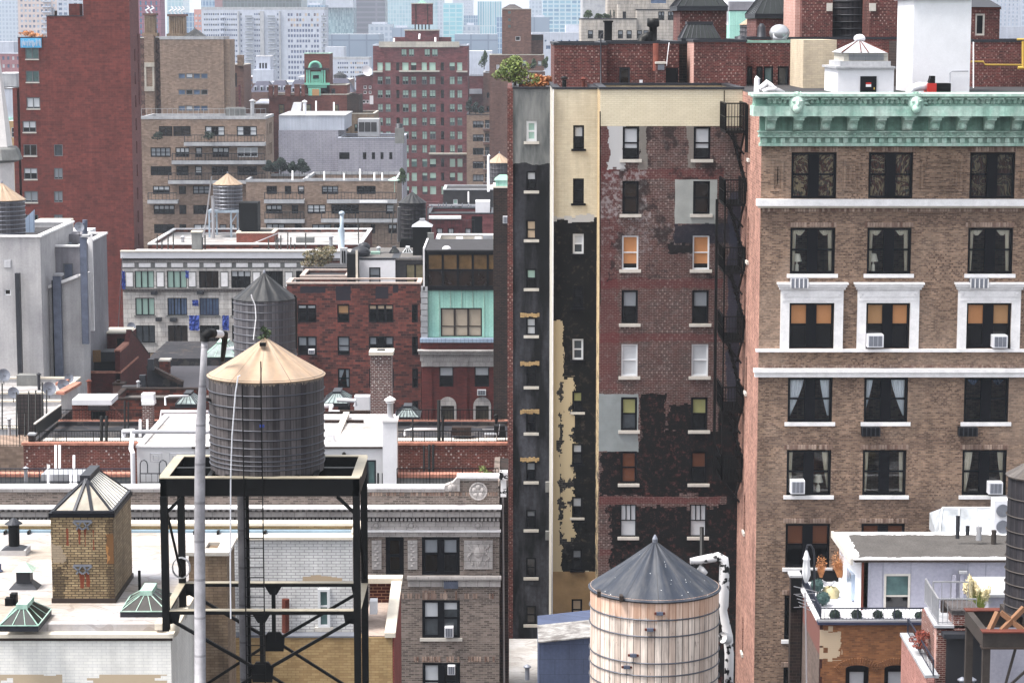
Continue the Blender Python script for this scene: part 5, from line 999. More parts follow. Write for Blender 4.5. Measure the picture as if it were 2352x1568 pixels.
t_2, *_ = tank('dark grey wood water tank with black cone roof behind the tan cone', 608, 72, 145, 627, 684, 840, 'tank_grey2', 'cone_black', hoops=9, over=.04, hoopm='hoop', sides=16)
for (px, a, b, lb) in ((680, 684, 800, 'black pipe down the right side of the dark grey tank'),): pipe(lb, [W(px-4, a-6, 144), W(px, a, 144), W(px+1, b, 144)], .06, 'black_steel')
thing('cable', 'white cable looping over the black cone roof of the middle tank', 'cable', MB().tube([W(577, 676, 143), W(579, 684, 143), W(586, 700, 143), W(588, 730, 143), W(582, 780, 143)], .035, 6), 'white_paint')
# ================================================================ court between and shed beside the pale tank
MB_ = B('low building with snow white flat roof between the tall tenements', 'building', 1168, 1345, 1490, 112, 24.3, 'stucco_mid', ref=1500, par=0, cop=None, roof='roof_white', zt=23.9, name='building'); MB_.done()
SH = root('roof_shed', 'blue grey metal clad roof shed with white sloping top beside the pale tank', 'shed', W(1290, 1568, 104)); ys = 104; m = MB(); pts = [W(a, b, ys) for a, b in ((1237, 1700), (1237, 1476), (1355, 1463), (1400, 1458), (1400, 1700))]; m.prism(pts, (0, 5, 0)); m.build('wall', 'blue_metal', SH)
m = MB(); a, b = W(1236, 1473, ys-.1), W(1402, 1456, ys-.1); m.quad(a, b, b+Vector((0, 3, .0)), a+Vector((0, 3, .0))); m.quad(a-Vector((0, 0, .06)), b-Vector((0, 0, .06)), b, a); m.build('roof', 'shed_white', SH); stucco('shed_white', (206, 204, 202), (140, 134, 132), var=.2, sc_=1.8, streak=.3, k=.5)
vent('round metal roof vent with domed top at the bottom edge left of the blue shed', 1211, 1560, 100, .5, .1, 'grey_metal')
# ================================================================ bottom right: patio house
PY = 100.0
zpar = Z(1433, PY); zfl = Z(1372, 104.5)
PBd = root('building', 'orange brown brick building with a roof terrace and round shrubs', 'building', (X(2000, 1500, PY), 104, 20))
px0, px1 = X(1883, 1450, PY), X(2170, 1450, PY)
holes = [(X(a, 1550, PY), X(b, 1550, PY), Z(1640, PY), Z(1534, PY)) for a, b in ((1942, 1996), (2031, 2085))]
m = MB(); wallgrid(m, front(PY), px0, px1, 20, zpar, holes, .3); m.build('wall', 'br_orange_p', PBd)
def exo(g, p, vec, c):
 n = snapn(g, p[0], p[2], 2.2, 2); x, z = p[0], p[2]
 tooth = g.m2('GREATER_THAN', g.m2('SINE', g.m2('MULTIPLY', z, 8.0)), -.1); c = g.mix(rect(g, x, z, px0-1, X(1886, 1450, PY), 0, 60, 0.5, 0), c, lin((80, 46, 40), .7))
 c = g.mix(g.m2('MULTIPLY', rect(g, x, z, px0-1, X(1890, 1450, PY), 0, 60, n, .2), tooth), c, lin((80, 46, 40), .7))
 lt = g.m2('MULTIPLY', rect(g, x, z, X(1880, 1450, PY), X(1930, 1450, PY), Z(1512, PY), Z(1448, PY), n, 1.3), g.m2('GREATER_THAN', n, .42))
 return g.mix(lt, c, lin((206, 186, 158), K))
brick('br_orange_p', (172, 116, 68), (136, 88, 54), (150, 110, 76), .2, .24, .085, .01, extra=exo)
m = MB(); wallgrid(m, leftside(px0), PY, 108, 20, zpar, []); m.build('side_wall', 'side_worn', PBd)
def exw(g, p, vec, c): return g.mix(g.m2('GREATER_THAN', p[2], Z(1490, 101)), c, lin((134, 88, 80), .7))
brick('side_worn', (126, 108, 100), (100, 82, 76), (150, 134, 126), .2, .3, .1, .01, extra=exw)
for h in holes:
 window(PBd, front(PY), *h, f='black_frame', t=.2, rail=0, blind='blind_white', bf=1, d=.3)
 m = MB(); c = (h[0]+h[1])/2; wd = (h[1]-h[0])/2
 m.prism([(c-wd, PY-.02, h[3]-.02)]+[(c+wd*math.cos(a), PY-.02, h[3]+.14*math.sin(a)) for a in [math.pi-k*math.pi/10 for k in range(11)]], (0, .1, 0)); m.build('arch_frame', 'black_frame', PBd)
 m = MB()
 for k in range(-9, 10): a = k*.085; cx_ = c+math.sin(a)*1.15; cz_ = h[3]-.98+math.cos(a)*1.15; m.bar((cx_, PY-.01, cz_), (cx_+math.sin(a)*.3, PY-.01, cz_+math.cos(a)*.3), .085, .05)
 m.build('brick_arch', 'br_orange', PBd)
MB().box(px0+.2, 23.5, PY+.3, 108.5, zfl-.3, zfl).build('terrace_floor', 'white_paint', PBd)
MB().box(px0-.1, px1, PY-.12, PY+.3, zpar, zpar+.12).build('coping', 'navy_paint', PBd); MB().box(px0-.08, px1, PY-.1, PY+.3, zpar+.121, zpar+.2).build('coping_cap', 'galv', PBd); MB().box(px0-.12, px0+.3, PY+.31, 107, zpar+.06, zpar+.2).build('coping_cap', 'white_trim', PBd)
plain('navy_paint', (62, 68, 96), .5)
railing('terrace_railing', [(px0+.05, 107, zpar+.2), (px0+.05, PY+.1, zpar+.2), (X(2140, 1420, PY), PY+.1, zpar+.2)], .5, 'navy_rail', PBd, sp=.16, t=.03, tt=.05); plain('navy_rail', (54, 60, 78), .5)
# pier at left
PR = root('pier', 'dark chimney pier at the left corner of the roof terrace', 'chimney', W(1828, 1400, 106)); pb('shaft', 1816, 1841, 1326, 1700, 106, .6, 'br_dark', PR, ref=1400); pb('flashing', 1817, 1840, 1330, 1400, 105.9, .09, 'black_paint', PR); pb('cap', 1814, 1842, 1321, 1326, 105.9, .9, 'ledge_conc', PR)
bin_ = pb('planter_wall', 1838, 1945, 1312, 1388, 107.6, .3, 'black_paint'); tag(bin_, 'black planter wall behind the terrace shrubs', 'planter')
# penthouse
py_ = 102.4
PT = root('building', 'white roof penthouse with shade-tinted front and gravel roof edged in white', 'penthouse', (X(2120, 1400, py_), 104, zfl)); a0, a1 = X(1979, 1290, py_), X(2400, 1290, py_); zt_ = Z(1288, py_)
hh = [(X(2030, 1360, py_), X(2091, 1360, py_), Z(1412, py_), Z(1317, py_))]
m = MB(); wallgrid(m, front(py_), a0, a1, zfl-.3, zt_, hh, .12); m.build('wall', 'lilac_panel', PT); window(PT, front(py_), *hh[0], f='sill', t=.1, rail=.46, blind='glass_teal', bf=.52, low='glass_dark', d=.12, label='window with greenish upper sash')  # lilac_panel: white wall with shade put into its colour
m = MB(); a_b = X(1945, 1240, 107); m.prism([(a0, py_, zfl), (a0-.35, 107, zfl), (a0-.35, 107, zt_+.02), (a0, py_, zt_)], (.3, .0, 0)); m.build('side_wall', 'white_paint', PT)
for (u, v) in ((103.6, 105.2),): MB().box(a0-.26, a0-.1, u, v, zfl+.1, zt_-.9).build('glass_door', 'glass_sky', PT)
m = MB()
for q in (1911+130, 2093, 2224, 2265): m.box(X(q-1 if q != 2041 else 2028, 1300, py_), X(q-.2 if q != 2041 else 2028.8, 1300, py_), py_-.012, py_, zfl, zt_)
m.build('panel_joint', 'grey_metal', PT)
MB().box(a0-.35, a1, py_-.25, py_+.1, zt_, zt_+.12).build('gutter', 'brown_frame', PT); MB().box(a0-.02, a0+.08, py_-.2, py_-.1, zfl, zt_).build('downpipe', 'rust', PT)
zr0, zr1 = zt_+.12, zt_+.14; ra, rb = Vector((a0-.42, py_-.25, zr0)), Vector((a0-.6, 107.3, zr0+.14))
m = MB(); m.quad(ra, (a1, py_-.25, zr0), (a1, 107.3, zr0+.14), rb); m.build('roof', 'penthouse_roof', PT)
def proof():
 g = G('penthouse_roof', .95); p = g.pos(); n = g.noise(g._p, 2.5, 5); e = g.m2('MINIMUM', g.m2('SUBTRACT', p[0], a0-.42), g.m2('MULTIPLY', g.m2('MINIMUM', g.m2('SUBTRACT', p[1], py_-.25), g.m2('SUBTRACT', 107.2, p[1])), .85))
 mk = g.m2('LESS_THAN', g.m2('ADD', e, g.m2('MULTIPLY', g.m2('SUBTRACT', n, .5), .5)), .38); c = g.var(g.var(lin((112, 108, 106), .6), g._p, 14, .4), g._p, 1.0, .2); g.col(g.mix(mk, c, lin((244, 244, 248), .8))); g.bump(g.noise(g._p, 40, 2), .4, .02); return g.m
DEFS['penthouse_roof'] = proof
MB().bar(ra+Vector((-.05, 0, -.1)), rb+Vector((-.05, 0, -.1)), .12, .28).build('fascia', 'sill', PT)
for (px, py, h, r__, mt, lb) in ((2199, 1236, 1.05, .09, 'dark_metal', 'tall dark vent pipe on the gravel roof'), (2222, 1228, .42, .09, 'dark_metal', 'short dark vent stub on the gravel roof'), (2248, 1240, .62, .13, 'galv', 'shiny silver vent with clamp rings on the gravel roof'), (2282, 1254, .75, .12, 'brown_steel', 'brown vent pipe on black base near the dark tank')):
 vent(lb, px, py, 105, h, r__, mt, cap=False, group='vents on the gravel roof')
for (px, c) in ((2190, 1318), (2208, 1312)): MB().box(X(px-4, 1340, py_), X(px+4, 1340, py_), py_-.2, py_-.03, zfl, Z(c, py_)).build('wall_flue', 'lilac_panel', PT)
MB().box(X(2201, 1310, py_), X(2219, 1310, py_), py_-.3, py_-.02, Z(1314, py_), Z(1308, py_)).build('flue_hood', 'ledge_conc', PT)
GH = root('greenhouse', 'white framed greenhouse with milky glass behind the penthouse roof', 'greenhouse', W(2220, 1232, 108)); q0, q1 = X(2156, 1232, 108), X(2292, 1232, 108); z0, z1 = Z(1240, 108), Z(1178, 108)
m = MB(); m.quad((q0, 108, z0), (q1, 108, z0), (q1, 109.2, z1), (q0+.35, 109.2, z1)); m.quad((q0, 108, z0), (q0, 110.5, z0), (q0, 110.5, z1-.5), (q0+.35, 109.2, z1)); m.build('glazing', 'milky', GH); glass('milky', (214, 220, 228), .35, .55)
m = MB()
for t in (0, .33, .66, 1): m.bar((q0+(q1-q0)*t, 108-.03, z0), (q0+.35*(1-t)+(q1-q0)*t, 109.17, z1), .06)
m.bar((q0, 108, z0), (q1, 108, z0), .08); m.bar((q0+.35, 109.2, z1), (q1, 109.2, z1), .1); m.build('frame', 'white_frame', GH)
for k, (c, lb) in enumerate(((1148, 'a'),)):
 acr = root('condenser', 'stacked white condenser unit with two round fans beside the dark tank', 'air conditioner', W(2300, 1232, 107)); pb('case', 2283, 2318, 1149, 1246, 107, .8, 'white_paint', acr)
 for cc in (1172, 1209): p = W(2303, cc, 106.95); m = MB(); m.tube([(p.x, 106.9, p.z), (p.x, 107.0, p.z)], .3, 20); m.build('fan', 'grey_metal', acr)
# terrace things
um = root('parasol', 'closed white cantilever parasol at the terrace corner', 'parasol', W(1855, 1370, 103)); p = W(1853, 1300, 103)
def wp(a, b, y=103): return W(a, b, y)
m = MB(); m.tube([wp(1870, 1370), wp(1870, 1275), wp(1868, 1260), wp(1862, 1251), wp(1855, 1251), wp(1852, 1262)], .05, 8); m.build('pole', 'dark_metal', um)
m = MB(); c = wp(1852.5, 1262); prof = [(.02, 0), (.07, -.12), (.12, -.35), (.16, -.42), (.12, -.5), (.16, -.9), (.17, -1.15), (.11, -1.35), (.05, -1.5)]; base = len(m.v); n = 20
for (r0, dz) in prof:
 for j in range(n): a = 2*math.pi*j/n; rr = r0*(1+.22*math.cos(a*5)); m.v.append((c.x+rr*math.cos(a), c.y+rr*math.sin(a), c.z+dz))
for k in range(len(prof)-1):
 for j in range(n): a = k*n+j; b = k*n+(j+1) % n; m.f.append((a, b, b+n, a+n))
m.build('canopy', 'cloth_white', um, True); plain('cloth_white', (226, 228, 232), .9, var=.05)
def bush(label, px, py, Y, rpx, mat, cat='shrub', stem=0, group=None):
 p = W(px, py, Y); r_ = rpx/F*Y; r = root('shrub', label, cat, (p.x, Y, p.z-r_-stem), group); m = MB()
 m.ball(p, r_*.86, r_*.86, r_*.8, 14, 9, .06); leaves(m, p, (r_*1.0, r_*1.0, r_*.95), 700, .035); m.build('foliage', mat, r)
 if stem: MB().lathe(p.x, Y, [(.03, p.z-r_-stem), (.03, p.z-r_*.5)], 8).build('stem', 'brown_frame', r)
 else: MB().lathe(p.x, Y, [(r_*.55, p.z-r_*1.15), (r_*.7, p.z-r_*.6)], 14).build('pot', 'dark_metal', r)
 return r
bush('larger blue green ball shrub highest by the black planter', 1877, 1344, 104.5, 17.5, 'leaf_blue', stem=.3); bush('blue green topiary ball on thin stem below the larger one', 1890, 1373, 103, 18, 'leaf_blue', stem=.45)
for k, (px, lb) in enumerate(((1917.5, 'first'), (1968, 'second'), (2016.5, 'third'), (2060.5, 'fourth'), (2112, 'fifth'))): bush(lb+' clipped dark boxwood ball from the left along the terrace railing', px, 1411 if k < 4 else 1414, 100.9, 14 if k < 2 else 12.5, 'leaf_conifer', group='boxwood balls behind the terrace railing')
def grass(label, px, py, Y, wpx, hpx, mat, n=260, plume=0, pm=None):
 p = W(px, py, Y); w_ = wpx/F*Y; h_ = hpx/F*Y; r = root('ornamental_grass', label, 'grass', p); m = MB()
 for _ in range(n):
  a = R.uniform(0, 6.28); q = R.random()**.5; tip = p+Vector((math.cos(a)*q*w_/2, math.sin(a)*q*w_/2, h_*R.uniform(.6, 1)*(1-.55*q*q))); b0 = p+Vector((math.cos(a)*q*w_*.12, math.sin(a)*q*w_*.12, 0)); md = (b0+tip)/2+Vector((0, 0, h_*.12)); s = .006; tip += Vector((R.uniform(-.2, .2), 0, 0))*w_
  m.quad(b0-Vector((s, 0, 0)), b0+Vector((s, 0, 0)), md+Vector((s, 0, 0)), md-Vector((s, 0, 0))); m.tri(md-Vector((s, 0, 0)), md+Vector((s, 0, 0)), tip)
 if not plume: leaves(m, p+Vector((0, 0, h_*.62)), (w_*.5, w_*.4, h_*.36), n, .03); leaves(m, p+Vector((0, 0, h_*.8)), (w_*.42, w_*.3, h_*.34), n//3, .03)
 m.build('blades', mat, r)
 if plume:
  m = MB()
  for k in range(plume):
   t = k/(plume-1); x = p.x+(t-.5)*w_*1.05; z = p.z+h_*(.95+.45*math.sin(t*5.1+.6)*.6+R.uniform(-.1, .15)); b0 = Vector((p.x+(t-.5)*w_*.5, p.y+R.uniform(-.2, .2), p.z+h_*.35)); tp = Vector((x, b0.y, z)); m.tube([b0, b0+(tp-b0)*.5, b0+(tp-b0)*.75, tp], .03, 6, rs=[.01, .05, .085, .01]); leaves(m, b0+(tp-b0)*.72, (.1, .1, .3), 70, .04)
  m.build('plumes', pm, r)
 return r
grass('orange feathery grass clump beside the penthouse corner', 1929, 1325, 106.3, 44, 66, 'leaf_orange', 300); grass('smaller orange grass clump behind the terrace umbrella', 1886, 1325, 106.3, 28, 48, 'leaf_orange', 200); grass('tall pampas grass with pale cream plumes', 2244, 1412, 96.2, 62, 74, 'leaf_lime', 500, 18, 'leaf_straw')
CHR = root('garden_chair', 'white wire garden chair on the terrace by the black planter', 'chair', W(1903, 1370, 105.8)); c = W(1903, 1342, 105.8); m = MB()
for k in range(7): t = k/6; m.tube([c+Vector((-.28+.0*t, -.1, .22-.0*t)), c+Vector((-.2+.5*t, 0, -.05-.08*math.sin(t*3.1))), c+Vector((.28, .1, .16-.3*t*(1-t)))], .014, 5)
m.tube([c+Vector((-.3, -.1, .25)), c+Vector((-.15, 0, -.05)), c+Vector((.1, .05, -.1)), c+Vector((.34, .1, .14))], .03, 6); m.build('seat', 'galv', CHR)
for sx, sy in ((-.15, -.15), (.15, -.15), (-.15, .2), (.15, .2)): MB().bar(c+Vector((sx*.5, sy*.5, -.08)), (c.x+sx, c.y+sy, c.z-.55), .025).build('leg', 'galv', CHR)
cv = root('covered_table', 'terrace table under a rumpled beige cloth', 'table', W(1908, 1390, 104.6)); m = MB(); n = 26; cc = W(1907, 1365, 104.6); prev = None
for (r0, dz, wv) in ((.06, .36, 0), (.3, .3, .05), (.42, .1, .1), (.4, -.25, .14), (.44, -.5, .18)):
 for j in range(n): a = 2*math.pi*j/n; rr = r0*(1+wv*math.sin(a*4+dz*3)+R.uniform(-.03, .03)); m.v.append((cc.x+rr*math.cos(a), cc.y+rr*math.sin(a)*.8, cc.z+dz+.05*math.sin(a*3)))
for k in range(4):
 for j in range(n): a = k*n+j; b = k*n+(j+1) % n; m.f.append((a, b, b+n, a+n))
m.f.append(tuple(range(n))); m.build('cloth', 'blind_cream2', cv, True); plain('blind_cream2', (206, 194, 150), .9, var=.1)
m = MB(); m.tube([W(1854, 1700, 98), W(1852, 1470, 98), W(1849, 1360, 98)], .035, 8)
for k, (yy, L) in enumerate(((1352, .5), (1372, .42), (1380, .36), (1388, .3), (1396, .26))): c = W(1850, yy, 98); m.bar(c+Vector((-L, 0, .12)), c+Vector((L, 0, -.12)), .03)
for dz in (-4, 6): c = W(1850, 1376+dz*3, 98); m.bar(c+Vector((-.5, 0, 0)), c+Vector((.45, .2, 0)), .02)
thing('tv_antenna', 'television aerial on a tall grey mast left of the terrace', 'antenna', m, 'galv')
# bulkhead at right with balcony rail
KY = 92.0; BK = root('building', 'red brick stair bulkhead with silver roof railing at the lower right', 'building', W(2190, 1568, KY)); b0, b1 = X(2152, 1440, KY), X(2252, 1440, KY)
m = MB(); m.box(b0, b1, KY, KY+3.5, 25, Z(1446, KY)); m.build('wall', 'br_speck_r', BK); brick('br_speck_r', (136, 66, 56), (104, 52, 46), (176, 150, 140), .15, .24, .085, .016, speck=.06)
m = MB(); m.prism([(b0-.02, KY, 20), (X(2124, 1400, 95.5), 95.5, 20), (X(2124, 1400, 95.5), 95.5, Z(1402, 95)), (b0-.02, KY, Z(1440, KY))], (.02, 0, 0)); m.build('side_wall', 'br_pinkside', BK)
m = MB(); m.prism([(b0-.12, KY-.1, Z(1440, KY)), (X(2122, 1400, 95.5), 95.5, Z(1402, 95.3)), (X(2122, 1400, 95.5)+.6, 95.5, Z(1402, 95.3)), (b0+1.2, KY-.1, Z(1440, KY))], (0, 0, .1)); m.build('coping', 'ledge_conc', BK)
pb('chimney', 2192, 2249, 1412, 1447, KY-.1, 1.3, 'br_speck_r', BK); pb('chimney_cap', 2186, 2252, 1401, 1411.5, KY-.2, 1.6, 'dark_terra', BK); pb('inner_wall', 2163, 2225, 1380, 1412, KY+2.4, .3, 'br_dark', BK)
dr = pb('door', 2172, 2256, 1466, 1700, KY-.15, .14, 'charcoal', BK); plain('charcoal', (52, 52, 58), .6, var=.15); pb('canopy', 2168, 2254, 1456, 1466, KY-.6, .6, 'dark_metal', BK)
z_ = Z(1440, KY)+.1; railing('roof_railing', [(b0+.08, KY+3.2, z_+.1), (b0+.05, KY+.1, z_+.02), (X(2242, 1400, KY+.1)-.0, KY+.1, z_+.02)], 1.02, 'galv', BK, sp=.17, t=.035, tt=.06); railing('roof_railing', [(b0+.4, KY+3.2, z_+.1), (b1+.1, KY+3.2, z_+.1)], .9, 'galv', BK, sp=.3, t=.035, tt=.06)
for k, px in enumerate((2209, 2231)): vent(('left' if k == 0 else 'right')+' of two small grey domed stubs before the dark door', px, 1600, 90, .62, .11, 'grey_metal', group='twin domed stubs', cap=True)
# sloping parapet and rail between terrace house and bulkhead
SP_ = root('building', 'building with pink brick side wall and sloping railed parapet below the terrace', 'building', W(2100, 1568, 95)); a_, b_ = W(2071, 1458, 96.5), W(2129, 1556, 90.5)
m = MB(); m.prism([(a_.x, a_.y, 20), (b_.x, b_.y, 20), (b_.x, b_.y, b_.z), (a_.x, a_.y, a_.z)], (.3, 0, 0)); m.build('wall', 'br_pinkred2', SP_); brick('br_pinkred2', (190, 134, 124), (160, 104, 94), (204, 158, 148), .15, .26, .09, .012)
MB().bar(a_+Vector((.2, 0, .05)), b_+Vector((.2, 0, .05)), .55, .12).build('coping', 'ledge_conc', SP_); railing('railing', [a_+Vector((.25, 0, .1)), b_+Vector((.25, 0, .1))], .62, 'navy_rail', SP_, sp=.3, t=.03); MB().box(a_.x+.3, a_.x+3.2, 96, 96.3, 20, a_.z).build('rear_wall', 'br_parapet', SP_)
tree('red leaved shrub behind the small sloping railing', 2112, 1490, 93.5, 1.0, .8, 'leaf_red', 'shrub', 4, 150, .05, name='shrub'); leafmat('leaf_red', (150, 70, 50), (110, 50, 40))
# right edge: grey annex, dark tank on brown steel
AX = root('building', 'white walled roof annex with snowy roof edge behind the dark right tank', 'building', W(2300, 1420, 97)); m = MB(); m.box(X(2270, 1400, 97), X(2420, 1400, 97), 97, 100, 25, Z(1370, 97)); m.build('wall', 'lilac_panel', AX); m = MB(); m.box(X(2264, 1366, 97), X(2420, 1366, 97), 96.9, 100.2, Z(1370, 97), Z(1364, 97)); m.build('roof', 'ledge_conc', AX)
t_, cx, r_, zb, zr_, za = tank('dark brown water tank on brown steel frame at the right edge of the picture', 2392, 76, 70, 1040, 1090, 1402, 'tank_black', 'cone_brown', over=.08, hoopm='brown_steel', spacing=[Z(y, 70) for y in (1140, 1180, 1215, 1248, 1276, 1305, 1335, 1362, 1385)], fin=False)
RS = root('tank_tower', 'brown steel beam frame under the dark tank at the right edge', 'steel tower', W(2330, 1600, 70)); x0, x1 = X(2256, 1460, 68.6), X(2500, 1460, 68.6)
for y in (68.6, 71.2): MB().box(x0, x1, y-.1, y+.1, Z(1484, 68.6), Z(1450, 68.6)).build('beam', 'brown_steel', RS); MB().box(x0-.03, x1, y-.18, y+.18, Z(1487, 68.6), Z(1484, 68.6)).build('beam_flange', 'brown_frame', RS); MB().box(x0-.03, x1, y-.18, y+.18, Z(1450, 68.6), Z(1447, 68.6)).build('beam_flange', 'rust', RS)
MB().box(x0, x0+.2, 68.7, 71.1, Z(1484, 68.6), Z(1450, 68.6)).build('beam', 'brown_steel', RS)
for k in range(6): xx = cx-.9+k*.36; MB().box(xx-.06, xx+.06, 69.1, 70.9, Z(1447, 68.6), zb).build('dunnage', 'brown_steel', RS)
for (y) in (68.6, 71.2): MB().box(x0+.02, x0+.24, y-.1, y+.1, 25, Z(1487, 68.6)).build('leg', 'brown_steel', RS)
for (p, q) in (((2292, 1405), (2272, 1448)), ((2298, 1405), (2352, 1448)), ((2352, 1395), (2300, 1448))): MB().bar(W(*p, 69.0), W(*q, 68.8), .14).build('raker', 'skin_wood', RS)
for (p, q) in (((2332, 1490), (2290, 1640)), ((2300, 1590), (2400, 1500))): MB().bar(W(*p, 68.6), W(*q, 68.6), .07).build('brace', 'brown_steel', RS)
# ================================================================ middle roofs (left, behind the ornate building)
EY = 140.0
TE = root('building', 'long red brick terrace building with railed roof deck and terracotta copings', 'building', W(620, 1100, 145)); ze = Z(1022, EY)
e0, e1 = X(54, 1040, EY), X(1181, 1040, EY)
MB().box(e0, e1, EY, EY+.35, 15, ze).build('wall', 'br_terr', TE); brick('br_terr', (140, 66, 54), (104, 48, 42), (160, 126, 116), .22, .3, .1, .014, speck=.1)
MB().box(e0-.1, e1+.1, EY-.1, EY+.45, ze, ze+.16).build('coping', 'terracotta', TE); MB().box(e0+.35, e1, EY+.35, EY+4.6, 15, ze-.35).build('deck', 'deck_cream', TE); MB().box(e0+.35, e1, EY+4.6, EY+9, 15, ze-.3).build('roof', 'roof_black', TE); plain('deck_cream', (222, 214, 204), .8, var=.08)  # black rear half of the deck stands in for wall shadows
MB().box(e0, e0+.35, EY+.35, EY+14, 15, ze-.1).build('side_wall', 'roof_black', TE); MB().box(e1-.35, e1, EY+.35, EY+14, 15, ze).build('side_wall', 'br_dark', TE)
MB().box(e0+.4, e1-.35, EY+9, EY+9.3, ze-.4, ze-.1).build('inner_parapet', 'br_parapet', TE); MB().box(e0+.4, e1-.35, EY+8.9, EY+9.4, ze-.1, ze).build('coping', 'terracotta', TE); MB().box(e0+.4, e1-.36, EY+8.7, EY+9, ze-.35, ze-.05).build('flashing', 'roof_black', TE)
railing('deck_railing', [(X(88, 1000, EY), EY+.3, ze+.16), (X(312, 1000, EY), EY+.3, ze+.16)], .66, 'black_steel', TE, sp=.16); railing('deck_railing', [(X(912, 1000, EY), EY+.3, ze+.16), (e1-.2, EY+.3, ze+.16)], .66, 'black_steel', TE, sp=.16)
railing('deck_railing', [(X(138, 960, 149), 149, ze), (X(330, 960, 149), 149, ze)], .7, 'black_steel', TE, sp=.2); railing('deck_railing', [(X(912, 960, 149), 149, ze), (X(1158, 960, 149), 149, ze)], .7, 'black_steel', TE, sp=.2)
m = MB(); a_, b_ = W(80, 1003, EY+.5), W(140, 958, 149); m.prism([a_, b_, b_+Vector((0, 0, .75)), a_+Vector((0, 0, .75))], (.06, 0, 0)); m.build('side_screen', 'black_paint', TE); MB().bar(a_+Vector((0, 0, .8)), b_+Vector((0, 0, .8)), .12, .08).build('screen_cap', 'sill', TE)
pb('corner_post', 65, 79, 1000, 1021, EY+.2, .4, 'br_dark', TE); pb('corner_post_cap', 63, 81, 996, 1000, EY+.1, .6, 'ledge_conc', TE)
for (a, b, c, d, Y, lb) in ((229, 237, 955, 1022, 143, 'left post of the first black pair on the terrace deck'), (241, 248, 955, 1022, 143, 'right post of the first black pair on the terrace deck'), (1004, 1012, 919, 1022, 142, 'tall thick black post on the right deck'), (1014, 1020, 954, 1022, 142, 'shorter black post beside the tall thick one on the right deck'), (946, 950, 960, 1020, 142, 'thin black post on the deck right of the white chimney'), (971.5, 976, 1022, 1113, 133, 'leftmost of three black pipes before the red terrace wall'), (983, 989, 1021, 1113, 133, 'middle one of three black pipes before the red terrace wall'), (992, 998, 1021, 1113, 133, 'rightmost of three black pipes before the red terrace wall'), (284, 289, 920, 985, 146, 'left of the two black posts behind the brick bulkhead'), (293, 297, 922, 985, 146, 'right of the two black posts behind the brick bulkhead'), (866, 871, 1086, 1115, 127, 'leftmost black stub at the white penthouse door'), (877, 882, 1086, 1115, 127, 'middle black stub at the white penthouse door'), (886, 891, 1083, 1115, 127, 'rightmost black stub at the white penthouse door')):
 c_ = (a+b)/2; pipe(lb, [W(c_, d, Y), W(c_, c, Y)], (b-a)/2/F*Y, 'black_paint', 'pipe', 'black roof pipes')
for (a, b, c, d, Y, lb) in ((108, 115, 1067, 1116, 124, 'single short white pipe left of the tall white pair'), (125, 131, 1022, 1092, 132, 'left pipe of the tall white pair'), (134, 140, 1022, 1092, 132, 'right pipe of the tall white pair'), (167, 173, 1045, 1116, 124, 'slender pointed white pipe in the right cluster'), (160, 165, 1083, 1116, 124, 'short white pipe left in the right cluster'), (173, 177, 1078, 1116, 124, 'short white pipe right in the right cluster'), (319, 325, 963, 1002, 144, 'left short white pipe before the capped brick chimney'), (336, 341, 963, 1002, 144, 'right short white pipe before the capped brick chimney')):
 c_ = (a+b)/2; pipe(lb, [W(c_, d, Y), W(c_, c, Y)], (b-a)/2/F*Y, 'white_paint', 'pipe', 'white roof pipes')
wpY = 126; pipe('large white pipe frame bending over the terrace left of the white penthouse', [W(284, 1003, wpY+10), W(284, 990, wpY+10), W(306, 989, wpY+4), W(301, 1030, wpY), W(305, 1040, wpY-.5), W(306, 1118, wpY-.5)], .13, 'white_paint', smooth=False); pipe('long horizontal white pipe crossing before the white penthouse roof', [W(303, 991, wpY+1), W(480, 992, wpY+1)], .11, 'white_paint'); pipe('upper white pipe with dropping leg beside the brick chimney', [W(370, 972, 150), W(371, 946, 150), W(478, 947, 150)], .15, 'white_paint')
railing('white_pipe_rail', [(X(-20, 1090, 122), 122, Z(1108, 122)), (X(300, 1090, 122), 122, Z(1108, 122))], .75, 'navy_rail', None, sp=.25, label='dark iron railing in front of the red terrace wall on the left'); bpy.data.objects['white_pipe_rail'].name = 'iron_railing'
railing('iron_railing', [(X(912, 1090, 122), 122, Z(1116, 122)), (X(1145, 1090, 122), 122, Z(1116, 122))], .95, 'black_steel', None, sp=.17, label='black iron railing below the red terrace wall right of the white chimney')
LR = root('parapet_wall', 'low parapet with terracotta coping and grey metal flashing at the far left', 'wall', W(150, 1110, 130)); pb('wall', -20, 300, 1095, 1125, 127, .5, 'plaster_grey', LR); pb('coping', -20, 300, 1088, 1095, 126.9, .7, 'terracotta', LR);
LR2 = root('parapet_wall', 'low terracotta coped parapet behind the railing right of the white chimney', 'wall', W(1020, 1110, 130)); pb('wall', 912, 1110, 1097, 1125, 127, .5, 'plaster_grey', LR2); pb('coping', 912, 1110, 1089, 1097, 126.9, .7, 'terracotta', LR2)
tree('small green weed on the parapet above the medallion', 1112, 1092, 121, 1.2, .5, 'leaf_bright', 'plant', 3, 60, .05, trunk=False, name='weed')
